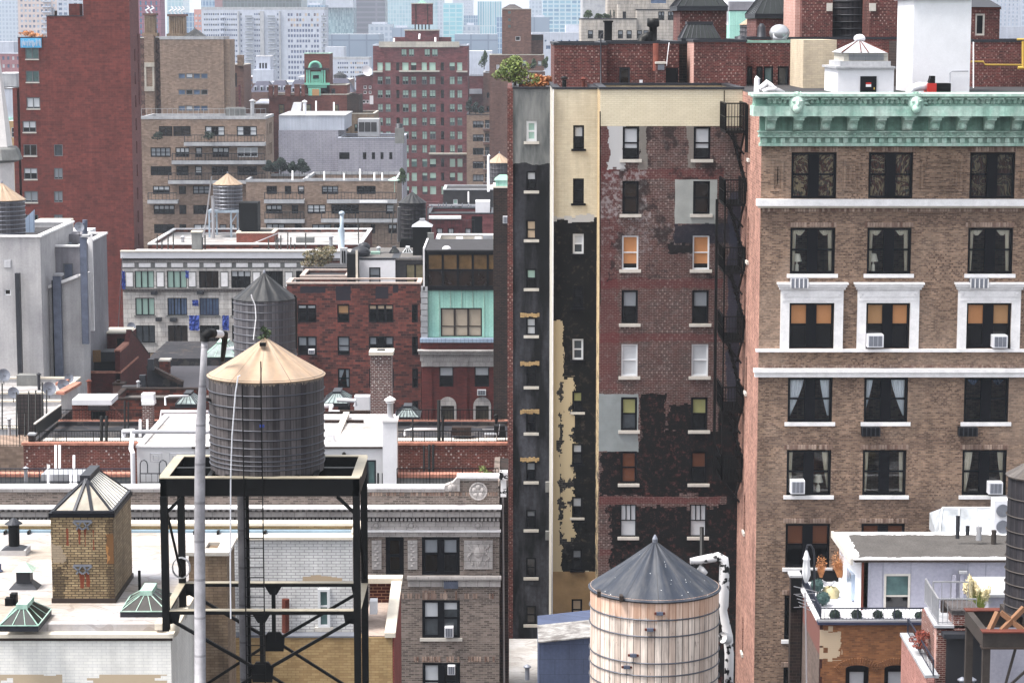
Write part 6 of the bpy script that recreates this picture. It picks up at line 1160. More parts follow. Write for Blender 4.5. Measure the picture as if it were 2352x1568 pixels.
# white penthouse block
WPh = B('white stuccoed roof penthouse with flat pale roof behind the steel tower', 'penthouse', 314, 885, 1027, 128, 10.5, 'stucco_white', ref=1030, zb=Z(1130, 128), roof='roof_pale', par=0, cop='white_trim', name='penthouse', ch=.1, cw=.3); plain('stucco_white', (214, 214, 218), .9, var=.06)
WPh.w(842, 864, 1056, 1114, f='dark_metal', rail=0, t=.1, pane='glass_teal'); WPh.done()
pb('eave', 440, 884, 1026, 1030, 127.9, .1, 'brown_frame', WPh.r)
m = MB(); p = W(790, 1044, 127.9); m.lathe(p.x, p.y, [(.05, p.z-.2), (.12, p.z-.05), (.1, p.z+.1), (.03, p.z+.16)], 10); m.build('wall_lamp', 'black_steel', WPh.r)
for (c, d, a, b) in ((946, 954, 745, 780), (965, 985, 745, 835), (943, 951, 780, 850)): pb('roof_ledge', a, b, c, d, 133+(965-c)*.3+3, .25, 'br_dark', WPh.r)
m = MB()
for (a, b) in (((778, 990), (800, 946)),): m.bar(W(a[0] if isinstance(a, tuple) else a, 1, 1) if False else W(770, 1012, 131), W(796, 950, 138), .35, .25)
m.build('roof_curb', 'sill', WPh.r)
pipe('white roof pipe making a right angle behind the weathered tank', [W(745, 932, 150), W(762, 932, 150), W(758, 946, 148), W(835, 948, 148), W(835, 960, 148)], .14, 'white_paint', smooth=False); pipe('short white roof pipe ending behind the brick chimney', [W(774, 918, 160), W(816, 920, 160), W(816, 932, 160)], .15, 'white_paint', smooth=False); pipe('low white roof pipe hooking down by the tank', [W(745, 1000, 130), W(765, 998, 130), W(766, 1015, 130)], .12, 'white_paint', smooth=False)
m = MB();
for (a, b, c, d) in ((345, 1040, 372, 1060), (390, 1040, 444, 1060), (352, 1046, 365, 1056), (397, 1046, 444, 1056)): m.tube([W(a, b, 127.85), W(c, b, 127.85), W(c, d, 127.85), W(a, d, 127.85), W(a, b, 127.85)], .018, 4, cap=False)
m.build('wall_trim', 'grey_metal', WPh.r)
hr = railing('hoop_railing', [(X(322, 1100, 124), 124, Z(1108, 124)), (X(375, 1100, 124), 124, Z(1108, 124))], .5, 'dark_metal', None, sp=.3, label='dark railing with hooped ladder ends before the white penthouse wall')
m = MB()
for a in (322, 366): c = [W(a, 1108, 124), W(a, 1065, 124), W(a+3, 1058, 124), W(a+9, 1056, 124), W(a+15, 1060, 124), W(a+17, 1068, 124), W(a+17, 1085, 124)]; m.tube(c, .03, 6)
thing('ladder_hoops', 'pair of curved ladder hand rails before the white penthouse', 'ladder', m, 'dark_metal')
# white chimney
WC = root('chimney', 'white painted square chimney with shiny round metal flue', 'chimney', W(895, 1115, 127)); pb('shaft', 879, 912, 969, 1120, 126.5, 1.0, 'white_paint', WC); pb('cap', 877.5, 914, 964, 969, 126.4, 1.2, 'white_trim', WC); p = W(896.5, 966, 127); MB().lathe(p.x, p.y, [(.2, p.z), (.2, p.z+.25), (.17, p.z+.25), (.17, p.z+.98)], 18).build('flue', 'galv', WC); MB().lathe(p.x, p.y, [(.24, p.z+1.0), (.24, p.z+1.06)], 18).build('flue_ring', 'white_trim', WC); MB().lathe(p.x, p.y, [(.32, p.z+1.14), (.3, p.z+1.2), (.05, p.z+1.36)], 18).build('flue_cap', 'white_trim', WC)
SC = root('chimney', 'tall red brick chimney with white header bricks and flared cream cap', 'chimney', W(874, 985, 165)); pb('shaft', 851, 900, 816, 1000, 165, 1.5, 'br_speck', SC); m = MB(); pbx(m, 847, 903, 808, 816, 164.8, 1.9); m.build('cap', 'cream_cap', SC); pb('flue_pot', 866, 884, 803, 808, 165.3, .6, 'dark_metal', SC)
CC = root('chimney', 'speckled brick chimney with bright white metal cap', 'chimney', W(339, 1000, 148)); pb('shaft', 327, 351, 930, 1003, 148, .7, 'br_speck', CC); pb('cap_base', 325, 354, 922, 930, 147.9, .9, 'white_trim', CC); m = MB(); pbx(m, 324, 353, 905, 921.8, 148.0, .8); m.build('cap', 'white_paint', CC)
RBk = root('stair_bulkhead', 'small red brick stair bulkhead with thick white roof slab', 'stair bulkhead', W(220, 970, 152)); pb('wall', 166, 244, 930, 976, 152, 2, 'br_parapet', RBk); pb('door', 209, 242, 945, 972, 151.9, .1, 'black_paint', RBk); pb('canopy', 202, 248, 932, 943, 151.3, .7, 'tar', RBk); pb('roof_slab', 165, 256, 918, 930, 151.7, 2.6, 'white_paint', RBk)
m = MB(); m.prism([W(244, 976, 152.2), W(280, 958, 153), W(258, 934, 153), W(244, 930, 152.2)], (0, .4, 0)); m.build('side_wall', 'br_parapet', RBk);
# cluttered far left roofs
BKL = B('white stuccoed roof structures with grey parapets at the far left', 'building', -400, 176, 985, 160, 12, 'stucco_light', roof='roof_soiled', par=.3, cop='cream_cap', name='building'); BKL.done()
BK2 = B('red brick roof level behind the small bulkhead', 'building', 256, 520, 918, 168, 5, 'br_rust', roof='gravel', par=.4, cop='br_dark', name='building'); BK2.done()
BK3 = B('pale low roof building under the leftmost satellite dishes', 'building', -400, 140, 905, 176, 8, 'stucco_light', roof='roof_soiled', par=.3, cop='cream_cap', name='building'); BK3.w(102, 121, 933, 955, f='black_frame', bars=3); BK3.done()
BK4 = root('parapet_wall', 'white stucco parapet with orange tiled coping', 'wall', W(155, 960, 160)); m = MB(); m.prism([W(140, 968, 164), W(177, 950, 168), W(177, 882, 168), W(140, 902, 164)], (0, .4, 0)); m.build('wall', 'stucco_light', BK4); m = MB(); m.bar(W(138, 903, 163.8), W(178, 880, 168.2), .6, .2); m.bar(W(135, 882, 168), W(152, 874, 171), .5, .2); m.build('coping', 'terracotta', BK4)
m = MB(); m.box(X(40, 950, 150), X(100, 950, 150), 150, 150.1, Z(1025, 150), Z(905, 150)); o = thing('mesh_screen', 'tall dark mesh screen wall on posts at the left', 'screen', m, 'screen_m');
def scr():
 g = G('screen_m', .8); p = g.pos(); w1 = g.m2('GREATER_THAN', g.m2('FRACT', g.m2('MULTIPLY', p[0], 4.0)), .8); w2 = g.m2('GREATER_THAN', g.m2('FRACT', g.m2('MULTIPLY', p[2], 4.0)), .8); g.col(g.mix(g.m2('MAXIMUM', w1, w2), lin((70, 62, 62)), lin((34, 34, 38)))); return g.m
DEFS['screen_m'] = scr
for k, (px, c, d) in enumerate(((38, 900, 1020), (66, 898, 1015), (82, 896, 1010), (97, 878, 1005), (107, 895, 985), (5, 880, 985), (57, 950, 1040))): pipe('thin black fence post '+('leaning over the coped corner', 'near the left end of the mesh screen', 'in the middle of the mesh screen', 'tallest at the right end of the mesh screen', 'standing free right of the mesh screen', 'at the extreme left of the picture', 'low under the mesh screen')[k], [W(px, d, 149.5), W(px, c, 149.5)], .05, 'black_steel', 'post', 'black fence posts')
railing('iron_fence', [(X(-30, 1000, 146), 146, Z(1024, 146)), (X(60, 1000, 146), 146, Z(1024, 146))], 1.3, 'black_steel', None, sp=.2, label='black picket fence in the lower left edge below the white roofs')
pb('wall', -60, 60, 1024, 1100, 146, 4, 'br_tan').name = 'low_wall'; tag(bpy.data.objects['low_wall'], 'tan brick wall under the picket fence at the left edge', 'wall')
def dish(label, px, py, Y, r_, mat='grey_metal'):
 p = W(px, py, Y); r = root('satellite_dish', label, 'satellite dish', p-Vector((0, 0, .6)), 'satellite dishes'); m = MB(); n = 16; ax = Vector((.45, -.8, .4)).normalized(); u = ax.orthogonal().normalized(); v = ax.cross(u)
 for (k, d) in ((0, .0), (.5, .03), (1, .12)):
  for j in range(n): a = 2*math.pi*j/n; m.v.append(tuple(p+(u*math.cos(a)+v*math.sin(a))*r_*k*1.0001+ax*d*r_*2))
 for k in range(2):
  for j in range(n): a = k*n+j; b = k*n+(j+1) % n; m.f.append((a, b, b+n, a+n))
 m.build('reflector', mat, r); MB().tube([p, p-Vector((0, -.1, .7))], .03, 6).build('mast', 'dark_metal', r); MB().bar(p, p+ax*r_*1.2-Vector((0, 0, r_*.4)), .03).build('feed_arm', 'dark_metal', r)
for (px, py, Y, r_, lb) in ((8, 862, 176, .5, 'grey satellite dish at the left picture edge before the stucco wall'), (30, 902, 165, .42, 'small grey dish on the pale parapet'), (112, 893, 165, .5, 'darker dish beside the tall fence post'), (145, 885, 168, .46, 'grey dish resting by the orange coping'), (158, 869, 172, .36, 'small blue grey dish under the red house wall'), (301, 750, 225, .42, 'round grey dish on the roof edge of the red house'), (181, 522, 178, .4, 'small dish on top of the grey stucco building')): dish(lb, px, py, Y, r_)
# red house & dark house
RH = B('dark red brick house with bamboo fenced roof deck', 'house', 176, 276, 857, 192, 9, 'br_rh', roof='roof_black', par=.4, cop='terracotta', name='house', ov=.1); brick('br_rh', (112, 46, 42), (88, 38, 36), (104, 54, 50), .15, .3, .1, .01)
RH.w(222, 256, 900, 926, f='dark_metal', rail=.5, pane='glass_dark'); RH.done()
gX = X(276, 850, 192); m = MB(); m.prism([(gX, y_, Z(p_, y_)) for y_, p_ in ((192, 1100), (192, 806), (196.5, 788), (198, 758), (208, 816), (208, 1050))], (-.4, 0, 0)); m.build('gable_wall', 'br_rh', RH.r)
MB().bar((gX-.2, 192, Z(806, 192)), (gX-.2, 196.5, Z(788, 196.5)), .5, .2).build('gable_coping', 'terracotta', RH.r); MB().bar((gX-.2, 198, Z(758, 198)), (gX-.2, 208, Z(816, 208)), .45, .12).build('gable_coping', 'br_dark', RH.r)
U2 = B(None, None, 166, 300, 764, 201, 3, 'br_rh', roof='cream_cap', par=0, cop=None, root_=RH.r); U2.w(172, 238, 767, 806, f='black_frame', rail=0, cols=2); U2.w(266, 290, 775, 800, f='rust', rail=0, pane='glass_dark'); U2.done()
m = MB(); m.prism([W(238, 766, 200.8), W(300, 766, 200.8), W(308, 755, 204), W(252, 755, 204)], (0, 0, .15)); m.build('roof_slab', 'cream_cap', RH.r)
pb('lower_wall', 125, 152, 850, 890, 192, 6, 'br_rh', RH.r); pb('deck_screen', 152, 276, 831, 856, 194.5, .4, 'black_paint', RH.r); pb('deck_post', 176, 182, 846, 862, 191.8, .6, 'ledge_conc', RH.r)
fb = root('bamboo_fence', 'yellow bamboo fence panel on the red house deck', 'fence', W(193, 832, 194)); pb('panel', 153, 231, 804, 831, 194, .08, 'bamboo', fb); m = MB();
for k in range(27): pbx(m, 153+k*2.9, 153+k*2.9+.7, 804, 831, 193.97, .03)
m.build('cane', 'skin_wood', fb)
pb('shed', 232, 274, 808, 852, 195, 2, 'dark_metal').name = 'deck_shed'; tag(bpy.data.objects['deck_shed'], 'dark boxy deck shed right of the bamboo fence', 'shed'); pb('wall', 164, 171, 756, 800, 203, .5, 'rust').name = 'chimney_pot'; tag(bpy.data.objects['chimney_pot'], 'narrow rusty chimney at the left of the red house roof', 'chimney')
BC = root('chimney', 'old brown brick chimney with small pot before the red house', 'chimney', W(271, 935, 186)); pb('shaft', 260, 284, 885, 950, 186, 1, 'br_brownfar', BC); pb('cap', 258, 286, 880, 885, 185.9, 1.2, 'br_dark', BC); pb('pot', 267, 276, 873, 880, 186.2, .4, 'br_dark', BC)
DH = B('dark tarred roof house behind the tall grey pipe', 'house', 340, 520, 823, 215, 12, 'roof_black', roof='roof_black', par=0, cop=None, name='house'); DH.done()
m = MB(); a0_, a1_ = W(338, 905, 188), W(560, 905, 188); m.quad(a0_, a1_, W(560, 840, 213), W(395, 840, 213)); m.build('sloping_roof', 'slope_grey', DH.r); plain('slope_grey', (74, 72, 80), .85, var=.15); m = MB(); m.prism([W(337, 900, 187), W(418, 900, 187), W(420, 876, 187), W(354, 844, 187), W(337, 842, 187)], (0, .6, 0)); m.build('side_gable', 'roof_black', DH.r); MB().bar(W(338, 840, 186.8), W(421, 880, 186.8), .5, .3).build('gable_coping', 'br_dark', DH.r)
BC2 = root('chimney', 'squat red brick chimney on the dark roof', 'chimney', W(376, 858, 198)); pb('shaft', 366, 388, 830, 862, 198, 1, 'br_rust', BC2); pb('cap', 364, 390, 826, 830, 197.9, 1.2, 'sill', BC2)
for (px, c, d, lb) in ((327, 862, 905, 'dark metal stack at the left of the dark roof'), (346, 825, 850, 'small dark stack at the peak of the dark gable')): pb('s', px-7, px+7, c, d, 186, .6, 'dark_metal').name = 'metal_stack'; o = [q for q in bpy.data.objects if q.name.startswith('metal_stack')][-1]; tag(o, lb, 'chimney')
pyramid_skylight('glass pyramid skylight just left of the tall grey pipe', 402, 452, 0, 937, 160, 3, 'skylight_glass', 'dark_metal', hgt=.55, n=4); pyramid_skylight('low glass skylight right behind the weathered tank', 742, 800, 0, 934, 170, 4, 'skylight_glass', 'dark_metal', hgt=.6, n=5); pyramid_skylight('ribbed skylight below the plain brick building', 906, 964, 0, 966, 170, 3, 'skylight_glass', 'dark_metal', hgt=.6, n=6); pyramid_skylight('pale green glass pyramid on the dark roof behind the tan cone', 466, 545, 0, 826, 205, 5, 'skylight_glass', 'copper', hgt=1.0, n=3)
pipe('big shiny duct pipes above the green glass pyramid', [W(520, 806, 206), W(540, 802, 206), W(566, 796, 206)], .3, 'galv')
m = MB(); p = W(833, 945, 168); m.box(p.x-.6, p.x+.5, 168, 169, p.z-.3, p.z+1.1); thing('white_box', 'white metal box against the tall speckled chimney', 'vent', m, 'white_paint')
# lounge chair and grill on right deck
LC = root('deck_chair', 'slatted white deck chair at the right end of the terrace', 'chair', W(1122, 1010, 142)); b_ = W(1112, 1012, 142); m = MB()
for k in range(7): m.box(b_.x+.02, b_.x+.75, 141.7+k*.09, 141.76+k*.09, b_.z+.42, b_.z+.45)
m.build('seat', 'galv', LC); m = MB();
for k in range(6): m.bar((b_.x+.78+k*.0+.1, 141.7+k*.1, b_.z+.42), (b_.x+.95, 141.7+k*.1, b_.z+1.0), .04)
m.build('backrest', 'galv', LC)
for sx, sy in ((.05, 0), (.05, .55), (.75, 0), (.75, .55)): MB().box(b_.x+sx-.02, b_.x+sx+.03, 141.7+sy, 141.75+sy, b_.z-.3, b_.z+.42).build('leg', 'galv', LC)
MB().box(b_.x-.1, b_.x+.6, 141.65, 141.7, b_.z+.75, b_.z+.8).build('armrest', 'galv', LC)
m = MB(); pbx(m, 1135, 1160, 978, 1005, 143, .8); thing('covered_grill', 'black covered barbecue at the right end of the terrace', 'grill', m, 'black_paint')
# small roof clutter between the terrace and the red house
def clutter(items):
 for (kind, px, py, Y, a, b, mt, lb) in items:
  p = W(px, py, Y)
  if kind == 'v': vent(lb, px, py, Y, a, b, mt)
  elif kind == 'b': o = MB().box(p.x-a/2, p.x+a/2, Y, Y+a*.7, p.z, p.z+b).build('roof_box', mt); tag(o, lb, 'roof box')
  elif kind == 'p': pipe(lb, [p, p+Vector((0, 0, a*.6)), p+Vector((b*.2, 0, a*.6+.1)), p+Vector((b, 0, a*.6+.1))], .07, mt)
clutter([('v', 22, 1000, 150, 1.0, .1, 'galv', 'silver vent at the far left behind the picket fence'), ('b', 120, 978, 158, 1.0, .7, 'dark_metal', 'dark low box before the coped white parapet'), ('v', 205, 905, 172, .9, .14, 'rust', 'rusty vent behind the small brick bulkhead'), ('b', 300, 912, 176, 1.4, .8, 'tar', 'black tarred box on the gravel roof below the dark gable'),
 ('v', 318, 912, 174, 1.1, .1, 'galv', 'silver vent beside the black tarred box'), ('p', 380, 930, 160, .9, 1.6, 'white_paint', 'bent white pipe left of the glass pyramid skylight'), ('b', 62, 888, 182, 1.6, .9, 'plaster_grey', 'grey block under the wall ducts'), ('v', 90, 900, 180, 1.3, .12, 'dark_metal', 'dark vent beside the grey block'), ('b', 430, 1000, 135, .8, .4, 'ledge_conc', 'small pale curb on the white penthouse roof'), ('v', 700, 905, 170, .9, .16, 'dark_metal', 'dark squat vent right behind the tall tank'),
 ('p', 930, 1000, 143, .5, 2.2, 'white_paint', 'white pipe lying across the railed deck'), ('b', 1060, 1000, 144, 1.2, .5, 'br_dark', 'low brown box on the railed deck'), ('v', 1140, 985, 147, .8, .09, 'black_steel', 'thin black vent at the end of the railed deck'), ('b', 150, 1104, 124.5, 2.6, .35, 'galv', 'pale metal tray under the short white pipes'), ('v', 60, 1108, 124.5, .7, .1, 'galv', 'low vent near the dark railing at the left')])
clutter([('v', 760, 572, 240, 1.2, .2, 'galv', 'silver vent behind the roof scrub'), ('b', 700, 566, 265, 2.0, 1.0, 'plaster_grey', 'grey box on the long white roof'), ('v', 420, 566, 268, 1.0, .2, 'galv', 'silver vent at the left of the long white roof'), ('b', 600, 562, 272, 2.2, .9, 'br_dark', 'brown box behind the red roof block'), ('v', 870, 590, 226, .8, .16, 'galv', 'small vent on the gravel roof over the white room'), ('b', 862, 588, 225, .9, .4, 'copper2', 'green box on the gravel roof over the white room'),
 ('v', 580, 268, 372, 2.4, .3, 'galv', 'tall vent on the stepped tan house'), ('b', 540, 268, 372, 3.0, 1.4, 'plaster_grey', 'grey box on the top roof of the stepped tan house'), ('v', 700, 264, 410, 2.2, .3, 'white_paint', 'white vent on the grey windowless block'), ('b', 1235, 203, 150, 1.2, .8, 'ledge_conc', 'pale box behind the roof shrubs'), ('v', 1296, 204, 131, .5, .12, 'black_steel', 'small black vent at the foot of the penthouse wall'), ('v', 1340, 204, 131, .45, .1, 'rust', 'tiny rusty vent along the penthouse wall')])
# ================================================================ grey stucco block at the left edge
S1 = B('pale grey stucco block with dark wall duct at the left edge', 'building', -60, 96, 545, 184, 14, 'stucco_light', ref=700, par=.4, cop='white_trim', name='building', ov=.12)
S1.w(10, 25, 664, 678, f='white_frame', t=.08, rail=0, pane='glass_brown'); S1.done()
m = MB();
for k in range(7): pbx(m, 10, 24, 598+k*2.4, 599.3+k*2.4, 183.9, .1)
m.build('louvre', 'white_paint', S1.r); pb('louvre_frame', 8, 26, 596, 616, 183.96, .04, 'ledge_conc', S1.r)
S2 = B(None, None, 96, 190, 567, 190, 12, 'stucco_mid', ref=700, par=.3, cop='white_trim', root_=S1.r, ov=.1); S2.w(145, 168, 605, 650, f='grey_frame', rail=0, pane='duct_metal'); S2.done()
m = MB(); m.prism([W(96, 1000, 187), W(194, 1000, 187), W(192, 632, 187), W(180, 633, 187), W(98, 665, 187)], (0, 3, 0)); m.build('wall', 'stucco_light', S1.r); MB().bar(W(98, 664, 186.9), W(180, 633, 186.9), .5, .22).build('sloping_coping', 'white_trim', S1.r)
pb('side_trim', 204, 214, 535, 760, 192, .3, 'white_trim', S1.r, ref=650)
for (a, b, c, d, mt, lb) in ((37.5, 48, 628, 900, 'dark_metal', 'dark round topped duct on the grey stucco wall'), (124, 142, 634, 900, 'duct_metal', 'blue grey square duct with white cap on the stucco wall'), (188, 203, 545, 790, 'duct_metal', 'tall blue grey duct at the right corner of the stucco block')):
 r = root('wall_duct', lb, 'duct', W((a+b)/2, d, 186), 'ducts on the stucco block'); pb('duct', a, b, c, d, 183.2 if a < 50 else 186.4, .45, mt, r, ref=760);
 if a > 100: pb('cap', a-1, b+1, c-5, c, 186.2 if a < 150 else 186.2, .8, 'ledge_conc', r); pb('shadow_strip', a-2.5, a, c+10, d, 186.6, .3, 'black_paint', r)  # black strip beside the duct stands in for its shadow
m = MB(); m.tube([W(195, 548, 188), W(195, 505, 188)], .2); m.tube([W(190, 530, 187.6), W(190, 512, 187.6)], .12); thing('roof_stack', 'clustered metal vent stacks with pale caps at the corner of the stucco block', 'vent', m, 'duct_metal')
for (a, b, c, d, Y, mt, lb) in ((77, 154, 508, 548, 199, 'cream_cap', 'cream parapet box on the grey stucco roof'), (80, 122, 532, 568, 195, 'duct_light', 'pale blue corrugated metal box on the stucco roof'), (122, 189, 538, 569, 196, 'stucco_mid', 'grey roof machine room with small openings'), (152, 206, 530, 545, 203, 'white_paint', 'white roof box behind the corner vents')):
 o = pb('roof_box', a, b, c, d, Y, 3, mt); tag(o, lb, 'roof box')
stucco('duct_light', (176, 196, 222), (164, 184, 212), joints=(.35, 50, .02, 0))
m = MB(); m.prism([W(57, 540, 193), W(78, 540, 193), W(78, 482, 193), (W(57, 502, 193))], (0, .3, 0)); thing('metal_screen', 'slanted blue grey metal screen beside the left edge tank', 'screen', m, 'duct_light')
pb('door', 157, 164, 557, 572, 195.9, .1, 'blue_steel').name = 'hatch'; tag(bpy.data.objects['hatch'], 'small pale blue hatch door on the grey machine room', 'door')
tank('grey black wood tank with tan cone cut by the left picture edge', 5, 51, 188, 420, 458, 548, 'tank_grey2', 'cone_tan', hoops=9, over=.05, hoopm='grey_metal')
SPR = root('spire', 'white tapering spire top on a moulded base at the left edge', 'spire', W(-2, 430, 240)); c = W(-4, 430, 240); u_ = 240/F
MB().lathe(c.x, 240, [(42*u_, Z(340, 240)), (12*u_, Z(120, 240)), (2*u_, Z(60, 240))], 4, math.pi/4).build('spire_body', 'stone_far', SPR); MB().lathe(c.x, 240, [(44*u_, Z(372, 240)), (58*u_, Z(366, 240)), (50*u_, Z(342, 240)), (44*u_, Z(336, 240))], 8, math.pi/8).build('moulded_base', 'plaster_grey', SPR); MB().lathe(c.x, 240, [(38*u_, 10), (38*u_, Z(366, 240))], 8, math.pi/8).build('shaft', 'stone_far', SPR); plain('stone_far', (226, 222, 222), .8, var=.1)
# ================================================================ red tower
RTW = B('plain dark red brick slab tower with a stack of windows at its left edge', 'apartment building', 195, 301, -60, 275, 6.8, 'br_redtower', ref=200, par=0, cop=None, side='br_redside', name='apartment_building')
for k in range(12): zc_ = Z(128+k*53.5, 275); RTW.side_w('r', 277.8, 278.7, zc_-.7, zc_+.7, simple=True)
RTW.done()
A2 = B(None, None, 111, 195, 38, 275.05, 6.7, 'br_redtower', ref=200, par=.3, cop='dark_metal', root_=RTW.r, ch=.1); A2.w(124, 144, 332, 359, t=.1, f='grey_frame', rail=0, pane='glass_grey')
for c in (386, 439, 493, 547): A2.w(124, 144, c, c+26, t=.1, f='grey_frame', rail=0, cols=2, mul=.1, blind='blind_grey', bf=.9)
A2.done()
A1 = B(None, None, 44, 111, 87, 275.1, 6.6, 'br_redtower', ref=200, par=.3, cop='dark_metal', root_=RTW.r, ch=.08)
for k, (a, c, kk) in enumerate(((58, 110, dict(pane='glass_teal')), (59, 163, dict(pane='glass_teal')), (61, 224, dict(blind='blind_white', bf=.9)), (52, 278, dict(blind='blind_white', bf=.6)), (54, 332, dict(pane='glass_brown')), (55, 386, dict(blind='blind_white', bf=.45)), (56, 439, dict(blind='blind_grey', bf=.9)), (57, 493, dict()), (57, 547, dict()))):
 kw = dict(f='grey_frame', t=.1, rail=0, cols=2, mul=.1, sill='sill', sillo=.02, sillh=.12); kw.update(kk); A1.w(a, a+31, c, c+26, **kw)
A1.done(); A0 = B(None, None, 34, 44, 202, 275.15, 6.4, 'br_redtower', ref=400, par=0, cop=None, root_=RTW.r); A0.done()
bn = pb('banner', 47, 95, 88, 110, 274.9, .1, 'banner_blue', None); tag(bn, 'bright blue banner covered in hand drawn strokes at the top left of the red tower', 'banner')
m = MB()
for k in range(26): p = W(49+k*1.75, 99+R.uniform(-3, 3), 274.86); h = R.uniform(.15, .42); m.bar(p+Vector((-.03*R.choice((1, -1)), 0, -h)), p+Vector((.03, 0, h)), .035, .02)
m.build('lettering', 'white_paint', bn)
pb('chimney', 158, 183, 9, 40, 277, 2, 'br_redtower', RTW.r); pb('vent', 118, 122, 18, 40, 277, .4, 'grey_metal', RTW.r); pb('vent', 125, 130, 25, 40, 277, .4, 'br_dark', RTW.r); pb('setback', 307, 320, 78, 240, 280.5, 1.2, 'br_redside', RTW.r); pb('steel_flue', 309, 312, -10, 80, 280, .2, 'galv', RTW.r)
tree('planters of reddish plants on the red tower roof terrace', 72, 88, 277, 3.0, .8, 'leaf_orange', 'plant', 5, 80, .12, trunk=False, name='roof_plants')
# ================================================================ white building with blue tarps
WBd = B('white terracotta loft building with blue plastic sheets around its windows', 'building', 283, 800, 592, 250, 10, 'tarp_wall', ref=700, par=0, cop=None, name='building', roof='roof_pale', hold=.3); stucco('tarp_wall', (228, 224, 220), (200, 194, 190), joints=(.9, .5, .02), sc_=.8, streak=.25)
cw_ = [(309.5, 354), (383.5, 429), (457, 502), (531, 576), (605, 650), (680, 694)]
gl = [[dict(blind='blind_green', bf=1), dict(blind='blind_green', bf=1), dict(pane='glass_brown'), dict(blind='blind_white', bf=.3), dict(), dict()], [dict(blind='blind_green', bf=1), dict(pane='glass_blue', bars=1), dict(pane='glass_blue', f='navy_paint', bars=1), dict(), dict(), dict()], [dict(pane='glass_grey'), dict(pane='glass_brown'), dict(), dict(), dict(), dict()], [dict(blind='blind_cream', bf=1)]*6]
for j, (c, d) in enumerate(((622, 662), (684, 724), (747, 787), (809, 834))):
 for i, (a, b) in enumerate(cw_):
  k = dict(f='black_frame', cols=3 if i < 5 else 1, t=.09, mul=.12, rail=0, sill='plaster_grey' if j else None); k.update(gl[j][i]); h = (X(a, 650, 250), X(b, 650, 250), Z(d, 250), Z(c, 250)); WBd.holes.append(h); WBd.q.append((WBd.f, h, k))
WBd.done(); WBd.ledge('cornice', 281, 802, 577, 592, 'white_paint', .5, ref=700); WBd.ledge('cornice_cap', 281, 802, 574.5, 576.9, 'cream_cap', .7, ref=700); WBd.ledge('moulding', 283, 800, 592.2, 597, 'dark_terra', .35, ref=700); WBd.ledge('frieze', 283, 800, 602, 616, 'plaster_grey', .06, ref=700); WBd.ledge('sill_band', 284, 800, 663, 669, 'dark_terra', .25, ref=700)
m = MB(); x = WBd.x0
while x < WBd.x1: m.box(x, x+.12, 249.7, 249.93, Z(602, 250), Z(597.5, 250)); x += .24
m.build('dentils', 'terra_white', WBd.r)
for k in range(14): px = 289+k*37.2-6.5; m = MB(); pbx(m, px, px+27, 604, 613.5, 249.85, .09, 650); m.build('frieze_panel', 'white_trim', WBd.r)
for a in (290, 361, 434, 508, 582, 656): m = MB(); pbx(m, a, a+15, 626, 658, 249.9, .1, 650); m.build('pilaster_panel', 'white_trim', WBd.r); m = MB(); pbx(m, a-2, a+17, 623, 661, 249.95, .05, 650); m.build('pilaster_frame', 'plaster_grey', WBd.r)
for k, (a, b, c, d, lb) in enumerate(((283, 290, 621, 640, 'small blue sheet at the upper left corner of the white building'), (282, 291, 640, 663, 'bunched blue sheet below it at the left corner of the white building'), (429, 436, 621, 638, 'narrow blue sheet beside the second top window'), (443, 457, 688, 701, 'square blue patch between the second and third windows'), (435, 458, 723, 757, 'large hanging blue sheet under the square patch'), (511, 526, 723, 757, 'blue sheet just left of the dark cone tank'))):
 m = MB(); n = 7; x0, x1, z0, z1 = X(a, 690, 250), X(b, 690, 250), Z(d, 250), Z(c, 250)
 P = [[Vector((x0+(x1-x0)*i/n+R.uniform(-.03, .03), 249.55+R.uniform(-.12, .1), z0+(z1-z0)*j/n+R.uniform(-.05, .05))) for i in range(n+1)] for j in range(n+1)]
 for i in range(n):
  for j in range(n): m.quad(P[j][i], P[j][i+1], P[j+1][i+1], P[j+1][i])
 thing('plastic_sheet', lb, 'tarp', m, 'blue_tarp', 'blue plastic sheets')
for (a, b, c, lb) in ((346, 360, 669, 'upper left'), (452, 467, 668, 'upper right'), (357, 370, 730, 'lower left'), (390, 405, 731, 'lower right')): o = pb('window_unit', a, b, c, c+8, 249.2, .7, 'dark_metal'); tag(o, lb+' dark air conditioner box projecting from the white building', 'air conditioner', 'air conditioners on the white building')
pipe('long pale rope line hanging down left of the white building', [W(281, 590, 249), W(271, 760, 249)], .04, 'galv', 'cable')
# roof behind white building
WR = B('low white roof structures behind the white building with iron posts', 'building', 340, 830, 562, 262, 20, 'br_rust', roof='roof_soiled', par=.3, cop='white_trim', name='building', ref=560); WR.done()
for k, (px, c, d) in enumerate(((361, 538, 573), (372, 548, 573), (386, 538, 573), (398, 530, 573), (465, 545, 573), (471, 540, 573), (617, 548, 575), (634, 540, 575), (661, 534, 574), (668, 545, 574), (702, 535, 572), (677, 560, 575), (638, 545, 575), (645, 541, 575))): pipe(ORD[sorted((361, 372, 386, 398, 465, 471, 617, 634, 661, 668, 702, 677, 638, 645)).index(px)]+' black iron post from the left on the roofs behind the white building', [W(px, d, 259), W(px, c, 259)], .07, 'black_steel', 'post', 'iron posts behind the white building')
CH5 = root('chimney', 'grey rendered round topped chimney left of the blue steel tank stand', 'chimney', W(450, 575, 258)); pb('shaft', 440, 462, 534, 577, 258, 1, 'plaster_grey', CH5); pb('cap', 438, 464, 531, 534, 257.9, 1.2, 'cream_cap', CH5)
RB2 = B('small plain red brick roof block under the black box', 'building', 543, 629, 536, 268, 5, 'br_parapet', name='building', ref=550, par=0, cop='cream_cap'); RB2.done()
